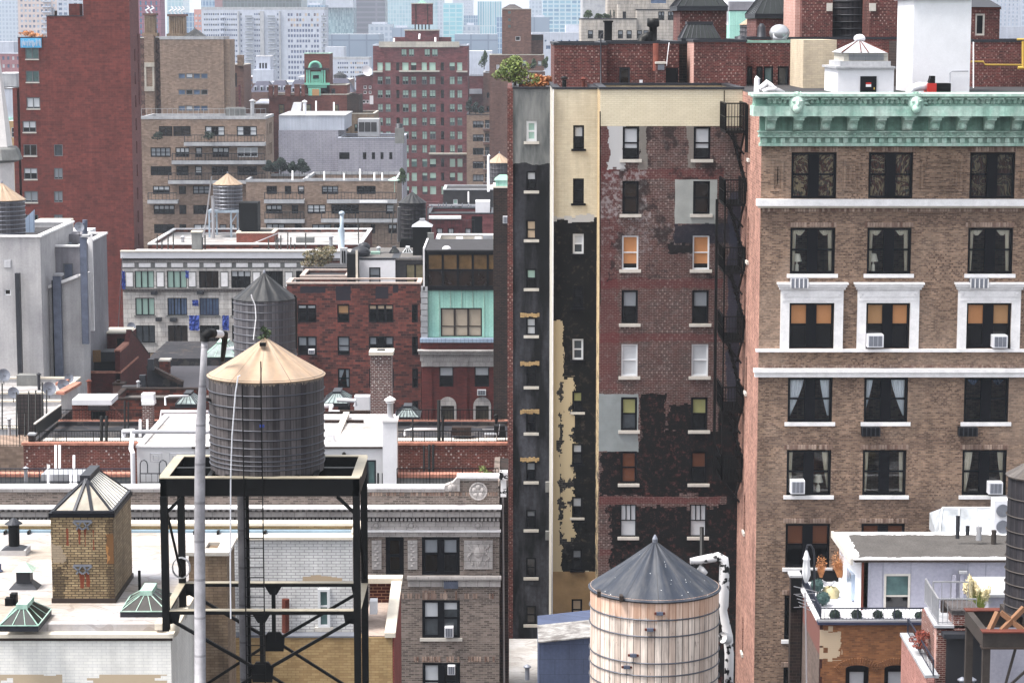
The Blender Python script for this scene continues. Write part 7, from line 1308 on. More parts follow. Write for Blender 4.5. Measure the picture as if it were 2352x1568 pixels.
o = pb('box', 549, 592, 466, 534, 270, 3, 'black_paint'); o.name = 'cooling_box'; tag(o, 'large plain black rooftop box beside the blue steel tank stand', 'machine')
Y = 276; tank('small dark wood tank with tan cone roof on pale blue steel stand', 523, 33, Y, 398, 423, 481, 'tank_grey2', 'cone_tan', hoops=7, over=.06, hoopm='grey_metal', sides=12)
ST = root('tank_tower', 'pale blue steel stand under the small tan roofed tank', 'steel tower', W(510, 575, Y)); u_ = Y/F; pb('platform', 478, 548, 483, 489, Y-1.8, 3.6, 'blue_steel', ST)
for (px, yy) in ((481, Y-1.7), (531, Y-1.7), (498, Y+1.6), (546, Y+1.6)): pb('leg', px-2, px+2, 489, 580, yy, .2, 'blue_steel', ST)
for (a, b) in (((481, 512), (498, 492)), ((531, 512), (546, 489)), ((478, 575), (531, 560))): MB().bar(W(*a, Y-1.6), W(*b, Y-1.6), .12).build('brace', 'blue_steel', ST)
pipe('pale riser pipe with elbow beside the small tan roofed tank', [W(487, 450, Y-2.2), W(489, 460, Y-2.2), W(490, 530, Y-2.2), W(488, 575, Y-2.2)], .2, 'galv'); pipe('long leaning white ladder mast left of the small tan roofed tank', [W(486, 405, Y-3), W(474, 500, Y-3), W(463, 572, Y-3)], .09, 'galv', 'mast'); pipe('white cable sagging across the red roof block', [W(543, 577, 266), W(580, 560, 266), W(640, 535, 266)], .05, 'galv', 'cable')
# ================================================================ plain brick building and its roof
RBd = B('mottled red brick apartment building with black painted patches', 'apartment building', 660, 966, 652, 215, 4, 'rb_wall', nob=True, ref=760, par=.5, cop='terra_cap', name='apartment_building', ov=.06); plain('terra_cap', (206, 186, 176), .7, var=.2)
def exr(g, p, vec, c):
 n = snapn(g, p[0], p[2], .8, 3); XB = lambda q: X(q, 700, 215); ZB = lambda q: Z(q, 215)
 for (a, b, cc, d) in ((690, 748, 658, 673), (772, 806, 657, 690), (863, 892, 658, 686), (903, 915, 656, 672)): c = g.mix(g.m2('MULTIPLY', rect(g, p[0], p[2], XB(a), XB(b), ZB(d), ZB(cc), n, .3), .95), c, lin((48, 48, 62), .65))
 return c
brick('rb_wall', (152, 78, 66), (72, 44, 44), (118, 84, 78), .3, .5, .22, .02, extra=exr)
for j, (c, d) in enumerate(((699, 741), (772, 816), (846, 891), (920, 964))):
 for i, (a, b, n) in enumerate(((684, 727, 2), (775, 803, 1), (847, 904, 3), (946, 960, 1))):
  k = dict(cols=n, t=.12, mul=.2, rail=.5, f='black_frame');
  if (i, j) == (1, 0): k.update(blind='blind_tan', bf=.55)
  elif (i, j) == (1, 1): k.update(blind='blind_grey', bf=.8)
  elif (i, j) == (1, 2): k.update(pane='clear_glass', drape=[('l2', 0, 'sheer'), ('r', 0, 'sheer')])
  elif i == 0: k.update(blind='blind_white' if j == 0 else 'blind_grey', bf=.15 if j == 0 else .5)
  elif (i, j) == (2, 1): k.update(blind=['blind_grey', None, 'blind_grey'], bf=.4)
  elif (i, j) == (2, 0): k.update(blind=['blind_cream']*3, bf=.2)
  h = (X(a, 760, 215), X(b, 760, 215), Z(d, 215), Z(c, 215)); RBd.holes.append(h); RBd.q.append((RBd.f, h, k))
RBd.done(); ac('white window air conditioner in the mottled red brick building', 784-588+588-76, 722, 803, 813, 214.5, .6)
UB = B('upper red brick roof level with terracotta coping', 'building', 690, 800, 636, 222, 6, 'br_rust', ref=650, par=.2, cop='terra_cap', name='building'); UB.done(); UB2 = B('red brick wall overgrown by scrub behind the upper roof level', 'building', 697, 803, 617, 232, 8, 'br_rust', ref=620, par=.2, cop='dark_terra', name='building'); UB2.done()
tree('dry brown and green scrub growing over the roof edge', 738, 618, 234, 4.4, 2.2, 'leaf_scrub', 'shrub', 7, 260, .12, trunk=False, name='roof_scrub'); leafmat('leaf_scrub', (130, 112, 84), (74, 80, 50))
WX = B('bright white rendered roof room with one sash window', 'roof room', 823, 908, 596, 221, 6, 'white_paint', ref=640, par=0, cop='dark_metal', name='roof_room', zb=30); WX.w(848, 874, 614, 652, t=.12, blind='blind_grey', bf=.95); WX.done()
WX2 = B(None, None, 908, 975, 596, 221.2, 6, 'tar', ref=640, par=0, cop='dark_metal', root_=WX.r, zb=30); WX2.w(932, 975, 606, 652, f='black_frame', cols=2, rail=0, t=.1, pane='glass_olive'); WX2.done(); glass('glass_olive', (120, 112, 84))
MB().box(X(823, 596, 221), X(975, 596, 221), 221, 232, Z(596, 221)-.05, Z(596, 221)+.1).build('flat_roof', 'gravel', WX.r)
o = root('chimney', 'wide black chimney with striped white front left of the white roof room', 'chimney', W(800, 652, 219)); pb('shaft', 797, 822, 583, 652, 219, 2, 'black_paint', o); pb('flue', 781, 797, 570, 606, 220, 1, 'ledge_conc', o); m = MB();
for q in (785, 790): pbx(m, q, q+3, 576, 604, 219.95, .05)
m.build('vent_slot', 'black_paint', o); pb('white_strip', 817, 822, 575, 652, 218.95, .05, 'cream_cap', o)
m = MB(); m.tube([W(784, 575, 221), W(784, 530, 221), W(785, 520, 221), W(785, 492, 221)], .25, 12, rs=[.3, .32, .18, .18]); p = W(785, 490, 221); m.ball(p, .28, .28, .22); thing('flue', 'tall slim pale blue flue with round cowl', 'chimney', m, 'blue_steel', smooth=True)
m = MB(); c = W(828, 580, 223); m.ball(c, .95, .8, .6, 16, 8); m.ball(W(836, 568, 224), .6, .6, .5, 14, 8); thing('turbine_vent', 'dark domed roof cowls beside the white roof room', 'vent', m, 'dark_metal', smooth=True)
for (px, lb) in ((904, 'small dark glass pyramid skylight left of the pair on the gravel roof'), (935, 'small white rimmed pyramid skylight right of the pair on the gravel roof')): pyramid_skylight(lb, px-10, px+12, 0, 584, 226, 1.2, 'skylight_dark', 'white_frame' if px > 920 else 'dark_metal', hgt=.45, n=3, base=.15)
DT = root('roof_tower', 'black roof tower with silver pyramid cap and lantern', 'tower', W(968, 590, 224)); pb('wall', 948, 990, 521, 590, 224, 2.2, 'black_paint', DT); q0, q1 = X(945, 522, 224), X(993, 522, 224); MB().hip(q0, q1, 223.8, 226.4, Z(521, 224), Z(508, 224), .2, .2).build('cap', 'galv', DT); MB().box((q0+q1)/2-.25, (q0+q1)/2+.25, 224.8, 225.4, Z(509, 224), Z(504, 224)).build('lantern', 'galv', DT)
o = pb('post', 982, 996, 535, 565, 223, .6, 'plaster_grey'); o.name = 'grey_chimney'; tag(o, 'small grey chimney before the black roof tower', 'chimney')
Y = 240; tank('black wood water tank with dark pointed cone in the middle distance', 947, 31, Y, 441, 465, 550, 'tank_black', 'cone_black', hoops=8, over=.1, sides=14, hoopm='black_steel'); pb('stand', 918, 990, 550, 575, Y-1.5, 3, 'black_paint').name = 'tank_stand'; tag(bpy.data.objects['tank_stand'], 'black plinth under the dark pointed tank', 'stand'); pipe('white riser pipe at the left side of the dark pointed tank', [W(916, 475, Y-1.6), W(916, 555, Y-1.6)], .16, 'galv'); pipe('thin white pipe at the right side of the dark pointed tank', [W(983, 475, Y-1.6), W(983, 520, Y-1.6)], .07, 'galv')
for (a, b, lb) in (((905, 470), (898, 552), 'dark guy mast at the left of the pointed black tank'), ((822, 500), (824, 560), 'thin dark mast on the roofs near the slim blue flue')): pipe(lb, [W(*b, Y), W(*a, Y)], .06, 'black_steel', 'mast')
# turquoise building
TY_ = 212; TBd = B('red brick and white stone house with turquoise mansard below dark glazed top floor', 'building', 968, 1168, 785, TY_, 12, 'br_orn', ref=880, par=0, cop=None, name='building', hold=.25)
TBd.w(1009, 1041.5, 842, 888, f='black_frame', t=.1, blind='blind_white', bf=.44); TBd.w(1090, 1123.5, 842, 888, f='black_frame', t=.1, blind='blind_white', bf=.42); TBd.w(1013, 1043, 931, 978, f='black_frame', rail=0, t=.1, pane='glass_olive2'); TBd.w(1091, 1124, 931, 978, f='black_frame', rail=0, t=.1, pane='glass_olive2'); glass('glass_olive2', (84, 76, 64)); TBd.done(); r = TBd.r
zt = TBd.zt; x0, x1 = TBd.x0, TBd.x1
MB().box(x0-.1, x1, TY_-.5, TY_, Z(785, TY_)+.002, Z(776, TY_)).build('gutter_ledge', 'duct_light', r)
xm0, xm1 = X(982, 720, TY_), x1
hw = [(X(1012, 740, TY_), X(1107, 740, TY_), Z(774, TY_), Z(708, TY_))]; m = MB(); wallgrid(m, front(TY_+.3), xm0, xm1, Z(776, TY_), Z(667, TY_), hw, .3); m.build('mansard', 'turquoise', r); m = MB(); m.quad((xm0, TY_+.3, Z(776, TY_)), (xm0, TY_+8, Z(776, TY_)), (xm0, TY_+8, Z(667, TY_)), (xm0, TY_+.3, Z(667, TY_))); m.build('mansard_side', 'copper', r)
m = MB(); x = xm0
while x < xm1: m.box(x, x+.06, TY_+.24, TY_+.3, Z(776, TY_) if not (hw[0][0]-.1 < x < hw[0][1]) else Z(706, TY_), Z(667, TY_)); x += 1.02
m.build('standing_seam', 'copper', r)
window(r, front(TY_+.3), *hw[0], f='brown_frame', cols=3, t=.12, mul=.18, rail=.36, blind=['blind_linen']*3, bf=.62, low='blind_linen', d=.2); plain('blind_linen', (196, 180, 160), .8, var=.08)
gx0 = X(978, 620, TY_); hz = [];
for i in range(6):
 for (c, d) in ((585, 619), (622, 657)): a = 984+i*34.5; hz.append((X(a, 620, TY_), X(min(a+31, 1170), 620, TY_), Z(d, TY_), Z(c, TY_)))
m = MB(); wallgrid(m, front(TY_+.1), gx0, x1, Z(667, TY_)+.002, Z(577, TY_), hz, .15); m.quad((gx0, TY_+.1, Z(667, TY_)), (gx0, TY_+10, Z(667, TY_)), (gx0, TY_+10, Z(577, TY_)), (gx0, TY_+.1, Z(577, TY_))); m.build('glazed_storey_frame', 'black_frame', r)
for k, h in enumerate(hz): window(r, front(TY_+.1), *h, f='black_frame', t=.03, rail=0, pane='glass_bronze' if k % 2 == 0 else 'glass_bronze2', d=.15)
glass('glass_bronze', (128, 100, 62), .06, .8, wav=.4); glass('glass_bronze2', (58, 44, 38), .06)
MB().box(gx0-.1, x1, TY_, TY_+11, Z(577, TY_)+.002, Z(574, TY_)).build('roof', 'tar', r); MB().box(gx0-.25, gx0-.1, TY_-.05, TY_+10, Z(667, TY_), Z(570, TY_)).build('corner_trim', 'white_trim', r)
m = MB()
for k in range(9): pbx(m, 967-(k % 2), 982, 658+k*13.5, 670+k*13.5, TY_-.05, .3)
m.build('quoin', 'ledge_conc', r)
for (c, d, out) in ((802, 805, .8), (805.1, 812, .6), (812.1, 828, .25)): MB().box(x0-out*.4, x1, TY_-out, TY_, Z(d, TY_), Z(c, TY_)).build('cornice', 'terra_white', r)
for a in (974, 1055, 1137): pb('capital', a, a+20, 828.2, 841, TY_-.3, .3, 'terra_white', r); pb('pilaster', a+1.5, a+18.5, 841.2, 985, TY_-.12, .12, 'br_orn', r)
MB().box(x0, x1, TY_-.2, TY_, Z(841, TY_), Z(828.1, TY_)).build('architrave', 'terra_white', r)
for c_ in (1028, 1107.5):
 m = MB(); c = Vector((X(c_, 930, TY_), TY_-.12, Z(931, TY_))); w_ = 15.2/F*TY_; o_ = 20.5/F*TY_; pts = [(c.x+o_*math.cos(a), c.y, c.z+o_*math.sin(a)) for a in [k*math.pi/14 for k in range(15)]]; m.prism(pts, (0, .1, 0)); m.box(c.x-o_, c.x-w_, c.y, c.y+.1, Z(978, TY_), c.z); m.box(c.x+w_, c.x+o_, c.y, c.y+.1, Z(978, TY_), c.z); m.build('arch_surround', 'terra_white', r)
ac('white framed wall air conditioner above the right arch of the red brick house', 1096, 1116, 895, 908, TY_-.3, .4)
CB = B('cream roof parapet box with two small white vents', 'roof room', 1000, 1152, 557, 222, 8, 'cream_cap', ref=570, par=.5, cop='white_trim', name='roof_room', zb=30); CB.done()
for (px, lb) in ((1055, 'left white vent on the cream roof box'), (1098, 'right white vent on the cream roof box')): p = W(px, 558, 226); thing('roof_vent', lb, 'vent', MB().hip(p.x-.45, p.x+.45, 226, 226.9, p.z, p.z+.55, .3, .3), 'white_paint', 'white vents on the cream roof box')
o = pb('vent', 1109, 1132, 541, 558, 227, 1, 'ledge_conc'); o.name = 'roof_housing'; tag(o, 'pale louvred housing right of the two white vents', 'vent')
for (px, lb) in ((1026, 'left white globe light on the black roof edge'), (1150, 'right white globe light on the black roof edge')): p = W(px, 572, 213); thing('globe_lamp', lb, 'lamp', MB().ball(p, .42, .42, .3), 'white_paint', smooth=True)
DB = B('dark red brick building with small windows behind the cream roof box', 'building', 982, 1135, 492, 262, 8, 'br_maroon', ref=530, par=.3, cop='dark_metal', name='building')
for a in (1003, 1029, 1068): DB.w(a, a+14, 524, 548, f='black_frame', t=.1, blind='blind_white', bf=.5)
DB.w(1083, 1108, 497, 548, f='black_frame', rail=0, pane='black_frame'); DB.done()
pb('awning', 985, 1059, 497, 503, 261, 1, 'white_trim', DB.r)
railing('roof_railing', [W(985, 545, 258), W(1090, 545, 258)], 1.9, 'dark_metal', None, sp=.4, label='dark railing before the dark red brick building')
DS = B('dark grey clad roof shed with white hatch', 'roof room', 1018, 1132, 437, 290, 8, 'tar', ref=470, par=0, cop='ledge_conc', name='roof_room', zb=20); DS.w(1041, 1051, 458, 469, f='white_frame', rail=0, blind='blind_green', bf=1); DS.done()
PLT = root('roof_plant', 'jumble of white and grey rooftop pipework before the dark shed', 'machine', W(1020, 492, 275)); m = MB()
for k in range(16): a = 990+k*7+R.uniform(-2, 2); m.bar(W(a, 492, 275), W(a+R.uniform(-2, 2), 470+R.uniform(-6, 6), 275), .12)
for k in range(6): a = 990+k*18; m.bar(W(a, 478+R.uniform(-4, 4), 275), W(a+20, 478+R.uniform(-4, 4), 275), .2)
m.build('pipework', 'grey_metal', PLT); pb('tray', 985, 1100, 470, 474, 276, .4, 'galv', PLT); pb('base', 985, 1115, 482, 492, 276, 2, 'gravel', PLT)
o = pb('box', 1092, 1125, 463, 495, 268, 3, 'white_paint'); o.name = 'white_hut'; tag(o, 'bright white windowless roof hut', 'roof hut')
pipe('white mast with a bent cable at the dark shed', [W(1076, 495, 280), W(1076, 440, 280)], .08, 'white_paint', 'mast'); pipe('tall white pole left of the tan roofed tank by the turquoise skylight', [W(1122, 440, 250), W(1122, 360, 250), W(1125, 356, 250)], .14, 'white_paint', 'pole')
BT = B('dark brown brick chimney block carrying a turquoise skylight', 'tower', 1133, 1168, 432, 205, 5, 'br_dark', ref=480, par=0, cop='cream_cap', name='tower', zb=20); BT.done()
m = MB(); q0, q1 = X(1138, 420, 205), X(1172, 420, 205); r = root('skylight', 'turquoise copper skylight lantern on the dark brick block', 'skylight', W(1155, 432, 207)); MB().box(q0, q1, 205.2, 208, Z(431, 205), Z(415, 205)).build('drum', 'turquoise', r); MB().hip(q0-.1, q1+.1, 205.1, 208.1, Z(415, 205), Z(404, 205), .3, .2).build('cap', 'copper2', r)
ac('small cream air conditioner on the dark brown brick block', 1155, 1168, 497, 513, 204.6, .4)
tank('small tank with tan cone roof peeking out left of the grey column', 1147, 27, 262, 352, 373, 420, 'tank_grey2', 'cone_tan', hoops=5, sides=12)
# ================================================================ terraced tan apartment house
TTY = 365; TT = B('tan brick stepped apartment house with long railed terraces', 'apartment building', 327, 612, 274, TTY, 12, 'br_tan', ref=400, par=.6, cop='ledge_conc', side='br_tan2', name='apartment_building', ch=.4)
def ttr(b, row, lst, **kw):
 for (a, e, n, kk) in lst:
  k = dict(f='black_frame', cols=n, t=.14, mul=.14, rail=.5, blind=R.choice(['blind_white', 'blind_grey', None, 'blind_white']), bf=R.uniform(.4, 1)); k.update(kk); b.w(a, e, row[0], row[1], **k)
ttr(TT, (290, 313), [(365, 396, 2, dict(blind=None, pane='glass_brown')), (398, 438, 2, dict(blind=None, pane='glass_brown')), (471, 516, 3, dict(blind=['blind_white', None, 'blind_white'], bf=1)), (544, 590, 3, dict(blind=['blind_white', None, 'blind_white'], bf=1))])
ttr(TT, (339, 361), [(346, 392, 4, {}), (403, 435, 3, {}), (449, 464, 1, {}), (488, 526, 3, {}), (545, 592, 3, dict(f='white_frame'))])
ttr(TT, (382, 403), [(346, 394, 3, dict(blind=None)), (405, 433, 2, dict(blind=None)), (448, 464, 1, {}), (486, 524, 3, dict(blind=None)), (545, 590, 3, dict(blind=None))])
ttr(TT, (427, 446), [(351, 390, 3, {}), (411, 427, 1, {}), (443, 482, 3, {})])
ttr(TT, (471, 492), [(353, 401, 4, {}), (412, 428, 1, dict(blind=None)), (444, 482, 3, dict(blind=None))])
ttr(TT, (515, 536), [(354, 401, 3, dict(blind=None)), (412, 428, 1, dict(blind=None)), (445, 482, 2, {}), (504, 520, 1, {}), (527, 540, 1, {})])
for j, c in enumerate((286, 333)):
 for yy in (367.4, 370, 371.6, 373): TT.side_w('r', yy, yy+1.0, Z(c+27, TTY), Z(c, TTY), simple=True)
TT.done(); r = TT.r
def terr(b, a, e, py, out=1.6, rh=1.1, y0=None):
 Yb = b.Y; x0, x1 = X(a, 400, Yb), X(e, 400, Yb); z = Z(py, Yb); MB().box(x0, x1, Yb-out, Yb, z-.55, z).build('terrace_slab', 'ledge_conc', b.r); MB().box(x0+.05, x1-.05, Yb-out+.1, Yb, z-1.3, z-.56).build('terrace_wall', 'br_tan', b.r) if False else None
 railing('railing', [(x0+.1, Yb-out+.15, z), (x1-.1, Yb-out+.15, z)], rh, 'dark_metal', b.r, sp=.5, t=.09, tt=.12)
for (a, e, py) in ((427, 612, 326), (398, 612, 368), (389, 612, 413), (341, 410, 458)): terr(TT, a, e, py)
railing('roof_railing', [(TT.x0, TTY+.3, TT.zt+.4), (TT.x1, TTY+.3, TT.zt+.4)], 1.2, 'ledge_conc', r, sp=.8, t=.06)
TR_ = B(None, None, 566, 700, 418, 358, 14, 'br_tan', ref=480, par=.6, cop='ledge_conc', root_=r, ch=.4)
ttr(TR_, (427, 446), [(612, 636, 2, dict(blind=None)), (654, 669, 1, {}), (684, 699, 1, {})]); ttr(TR_, (471, 491), [(611, 648, 3, {}), (670, 685, 1, {})]); ttr(TR_, (514, 534), [(611, 654, 3, {}), (677, 693, 1, dict(blind=None))])
TR_.done(); terr(TR_, 608, 700, 457); terr(TR_, 608, 700, 502)
TR2 = B(None, None, 700, 912, 416, 357, 16, 'br_tan', ref=480, par=.6, cop='ledge_conc', root_=r, ch=.4)
ttr(TR2, (427, 446), [(739, 777, 3, {}), (819, 863, 3, {})]); ttr(TR2, (470, 491), [(706, 748, 3, {}), (761, 824, 4, dict(blind=None)), (887, 906, 1, {})]); ttr(TR2, (515, 536), [(717, 761, 3, {}), (768, 826, 4, dict(blind=None)), (852, 862, 1, {}), (892, 912, 2, {})])
TR2.done(); terr(TR2, 752, 912, 457); terr(TR2, 738, 912, 501)
ptr = railing('roof_railing', [(X(590, 400, 358), 358.4, Z(414, 358)), (X(905, 400, 358), 358.4, Z(414, 358))], 1.3, 'dark_metal', r, sp=.8, t=.06)
MB().box(X(826, 400, 356), X(890, 400, 356), 355, 357, Z(464, 357), Z(459.5, 357)).build('awning', 'white_trim', r)
railing('fence', [(X(788, 560, 352), 352, Z(562, 352)), (X(915, 560, 352), 352, Z(562, 352))], 2.4, 'brown_steel', None, sp=.5, t=.07, label='tall brown picket fence at the foot of the tan stepped house')
for k, px in enumerate((672, 745, 790, 827, 860, 878)): pipe(ORD[k]+' white post from the left on the lower roof of the stepped house', [W(px, 414, 356), W(px, 392+R.uniform(-4, 6), 356)], .12, 'white_paint', 'post', 'white posts on the lower terrace roof')
for k, (px, w_, h_, lb) in enumerate(((622, 2.2, 2.0, 'leftmost dark evergreen on the stepped roof'), (645, 2.8, 2.4, 'broad dark evergreen second from left on the stepped roof'), (672, 2.2, 1.8, 'low dark evergreen near the grey wall'), (694, 2.4, 2.2, 'rightmost dark evergreen by the grey wall'))): tree(lb, px, 400, 362, w_, h_, 'leaf_conifer', 'shrub', 6, 200, .16, group='evergreens on the stepped roof', name='evergreen_shrub')
tree('bright green potted tree at the right end of the lower terrace', 926, 425, 352, 1.6, 2.4, 'leaf_green', 'tree', 5, 150, .14); m = MB(); c = W(906, 414, 352); m.lathe(c.x, 352, [(1.0, c.z), (.05, c.z+.5)], 10); m.lathe(c.x, 352, [(.05, c.z-1.8), (.05, c.z)], 6); thing('parasol', 'small green parasol at the right end of the lower terrace', 'parasol', m, 'copper')
for k, (px, py) in enumerate(((560, 322), (452, 322))): tree(('green', 'dark green')[k]+' bushes on the upper terrace railing of the stepped house', px-90 if k else px-80, py, 363.2, 2.4, 1.2, 'leaf_conifer', 'shrub', 4, 90, .14, trunk=False, name='terrace_bush')
# grey windowless block
GYB = B('pale grey windowless block behind the stepped house', 'building', 640, 777, 300, 404, 20, 'grey_brick_far', ref=340, par=0, cop=None, name='building'); GYB.done(); MB().box(GYB.x0, GYB.x1+1, 405, 424, GYB.zt, Z(268, 404)).build('upper_wall', 'far_white', GYB.r); MB().box(GYB.x0, GYB.x1+1.2, 404.9, 424, Z(268, 404), Z(265, 404)).build('coping', 'ledge_conc', GYB.r)
G2 = B(None, None, 777, 925, 318, 402, 16, 'grey_brick_far', ref=360, par=.4, cop='far_white', root_=GYB.r)
for (a, b) in ((779, 803), (833.5, 841.5), (854, 861.5), (874, 881), (894, 901.5)): G2.w(a, b, 350, 366, f='dark_metal', t=.08, rail=0, blind=None)
G2.done(); CU = root('cooling_unit', 'silver three bay cooling unit on the pale grey block', 'machine', W(846, 315, 405)); pb('casing', 822, 870, 274, 313, 405, 5, 'galv', CU)
for k in range(3): pb('louvre', 824+k*14.2, 836.5+k*14.2, 281, 303, 404.9, .08, 'tar', CU)
pb('leg', 822, 825, 313, 320, 405, 3, 'grey_metal', CU); pb('leg', 866, 869, 313, 320, 405, 3, 'grey_metal', CU)
o = pb('pillar', 907, 928, 295, 330, 395, 2, 'plaster_grey'); o.name = 'concrete_chimney'; tag(o, 'rust streaked concrete chimney at the right of the grey block', 'chimney'); pipe('dark pot on the concrete chimney', [W(917, 295, 396), W(917, 284, 396)], .6, 'dark_metal')
OB = B('old ornate stone fronted building between the grey blocks', 'building', 777, 860, 262, 425, 14, 'br_goldtan', ref=290, par=.4, cop='stone_cream', name='building'); OB.w(789, 800, 285, 302, t=.15); OB.w(814, 822, 285, 302, t=.15, blind='blind_green', bf=.6); OB.done()
# tan brown tower and gothic stacks
TB2 = B('tan brick tower block with three strips of windows', 'building', 369, 515, 91, 400, 8, 'br_tan', ref=200, par=.3, cop='ledge_conc', side='br_tan2', name='building', ch=.5)
for c in (169, 206, 243):
 for k in range(4): TB2.w(410+k*17.2, 425.5+k*17.2, c, c+12, f='grey_frame', t=.12, rail=0, pane=R.choice(['glass_dark', 'glass_blue']), blind='blind_white' if (c, k) in ((169, 1), (243, 1)) else None, bf=.8)
TB2.done(); m = MB(); m.hip(X(420, 88, 404), X(474, 88, 404), 403, 407, Z(87, 404), Z(66, 404), .1, .1); m.build('pyramid_roof', 'cone_black', TB2.r); MB().lathe(X(447, 70, 405), 405, [(.08, Z(68, 405)), (.04, Z(62, 405))], 6).build('finial', 'black_steel', TB2.r)
MB().box(TB2.x1, TB2.x1+.95, 400.5, 408, 0, TB2.zt).build('side_bay', 'br_tan2', TB2.r)
GT = B('brown gothic brick tower with fluted chimneys and diamond brickwork', 'building', 320, 371, 88, 412, 14, 'br_gothic', ref=200, par=.3, cop='sill', name='building')
def exd(g, p, vec, c):
 a = g.m2('FRACT', g.m2('MULTIPLY', g.m2('ADD', p[0], p[2]), .62)); b = g.m2('FRACT', g.m2('MULTIPLY', g.m2('SUBTRACT', p[0], p[2]), .62)); return g.mix(g.m2('MULTIPLY', g.m2('MAXIMUM', g.m2('LESS_THAN', a, .25), g.m2('LESS_THAN', b, .25)), .6), c, lin((60, 44, 44), .7))
brick('br_gothic', (140, 108, 98), (112, 84, 78), (120, 96, 90), .2, .5, .2, .01, extra=exd); GT.done()
for (a, b, c, d, sw, lb) in ((332, 356, 31, 80, 0, 'l'), (388, 425, 33, 82, 1, 'r')):
 x0, x1 = X(a, 60, 411), X(b, 60, 411); m = MB(); m.box(x0, x1, 411, 413, Z(d, 411), Z(c, 411)); n = 7
 for k in range(n): q = x0+(x1-x0)*(k+.5)/n; m.lathe(q, 411, [(.16, Z(d, 411)), (.16, Z(c+6, 411))], 6)
 m.build('fluted_chimney', 'br_goldtan', GT.r); MB().box(x0-.25, x1+.25, 410.7, 413.3, Z(c+5, 411), Z(c, 411)).build('chimney_cap', 'br_brownfar', GT.r); MB().box(x0-.4, x1+.4, 410.6, 413.4, Z(d+4, 411), Z(d-4, 411)).build('chimney_base', 'br_goldtan', GT.r)
 m = MB()
 for k in range(2 if not sw else 4): q = x0+(x1-x0)*(k+.7)/(2.4 if not sw else 4.4); m.tube([(q, 411.6, Z(c, 411)), (q-.35, 411.6, Z(c-7, 411)), (q+.3, 411.6, Z(c-12, 411)), (q-.1, 411.6, Z(c-17, 411))], .16, 6)
 m.build('white_cowl', 'white_paint', GT.r)
MB().box(X(332, 160, 410), X(354, 160, 410), 410, 412, 0, Z(80, 410)).build('chimney_breast', 'br_tan', GT.r); MB().box(X(387, 90, 414), X(435, 90, 414), 414, 418, 0, Z(76, 414)).build('lower_block', 'br_brownfar', GT.r)
for (c, d) in ((144, 154), (199, 210)): pb('stone_block', 331.5, 354.5, c, d, 409.8, .25, 'stone_cream', GT.r)
for (a, b, c, d) in ((331.5, 336, 154, 199), (350, 354.5, 154, 199)): pb('stone_strip', a, b, c, d, 409.9, .12, 'stone_cream', GT.r)
BA = B('brown brick roof tower with arched window right of the tan tower', 'tower', 529, 560, 150, 420, 12, 'br_brownfar', ref=200, par=.2, cop='sill', name='tower'); BA.w(533, 544, 168, 200, f='dark_metal', t=.15); BA.done(); pb('chimney', 545, 558, 127, 152, 419, 2, 'br_tan', BA.r); pb('chimney', 548, 552, 195, 250, 415, 1, 'br_maroon', BA.r)
FO = B('low orange brown brick roofs behind the tan stepped house', 'building', 528, 645, 240, 430, 14, 'br_brownfar', ref=240, par=.3, cop='sill', name='building'); FO.done()
# maroon tower
MTY = 515; MT = B('maroon brick apartment tower with rows of pale green windows', 'apartment building', 858, 1075, 106, MTY, 18, 'br_maroon', ref=300, par=.4, cop='far_white', name='apartment_building', ch=.3)
MB().box(X(872, 300, MTY), X(1056, 300, MTY), MTY-.3, MTY, Z(109, MTY), Z(96, MTY)).build('stone_band', 'stone_cream', MT.r)
ps = ['blind_green', 'blind_green', 'glass_grey', 'glass_teal', 'blind_green', 'glass_dark']
for (a, b) in ((923, 935), (940, 952), (976, 988.5), (993, 1006)): h = (X(a, 300, MTY), X(b, 300, MTY), Z(130, MTY), Z(113, MTY)); MT.holes.append(h); MT.q.append((MT.f, h, dict(f='grey_frame', t=.1, cols=2, mul=.1, rail=0, blind='blind_green', bf=.8)))
cm = [(868, 880), (886, 898), (911, 918), (925, 939), (945, 957), (969.5, 981), (987, 1001), (1013, 1020), (1033, 1045), (1050.5, 1062)]
for j, c in enumerate((144, 176, 207, 239, 270.5, 302, 333, 365, 397, 428)):
 for i, (a, b) in enumerate(cm):
  if i in (2, 7): k = dict(simple=True, pane='glass_dark')
  elif j in (1, 2, 3, 4, 5, 6) : k = dict(f='grey_frame', t=.12, cols=2, mul=.1, rail=.7, blind='blind_green', bf=R.uniform(.25, .9), low=R.choice(['glass_grey', 'glass_teal', 'blind_green', 'glass_dark']), d=.2)
  else: k = dict(simple=True, pane=R.choice(ps), blind='blind_green', bf=R.uniform(.2, .7))
  k.pop('d', None); h = (X(a, 300, MTY), X(b, 300, MTY), Z(c+18.5, MTY), Z(c, MTY)); MT.holes.append(h); MT.q.append((MT.f, h, k))
MT.done()
for (a, b, c) in ((858, 880, 163), (918, 1010, 162), (1049, 1074, 163), (985, 1072, 351)): MB().box(X(a, 300, MTY), X(b, 300, MTY), MTY-1, MTY, Z(c+3.5, MTY), Z(c, MTY)).build('stone_ledge', 'stone_cream', MT.r)
MB().box(X(1007, 300, MTY), X(1029, 300, MTY), MTY-.02, MTY-.0, 0, Z(170, MTY)).build('shaded_bay', 'br_maroon', MT.r) if False else None
MB().box(X(919, 300, MTY), X(1008, 300, MTY), MTY-1.0, MTY-.01, 0, Z(463, MTY)).build('bay', 'br_maroon', MT.r)
pb('penthouse', 930, 1007, 70, 97, MTY+4, 8, 'br_maroon', MT.r); pb('penthouse_cap', 928, 1008, 68.5, 71, MTY+3.8, 8.4, 'stone_cream', MT.r); pb('penthouse', 903, 1035, 86, 97, MTY+6, 8, 'br_maroon', MT.r)
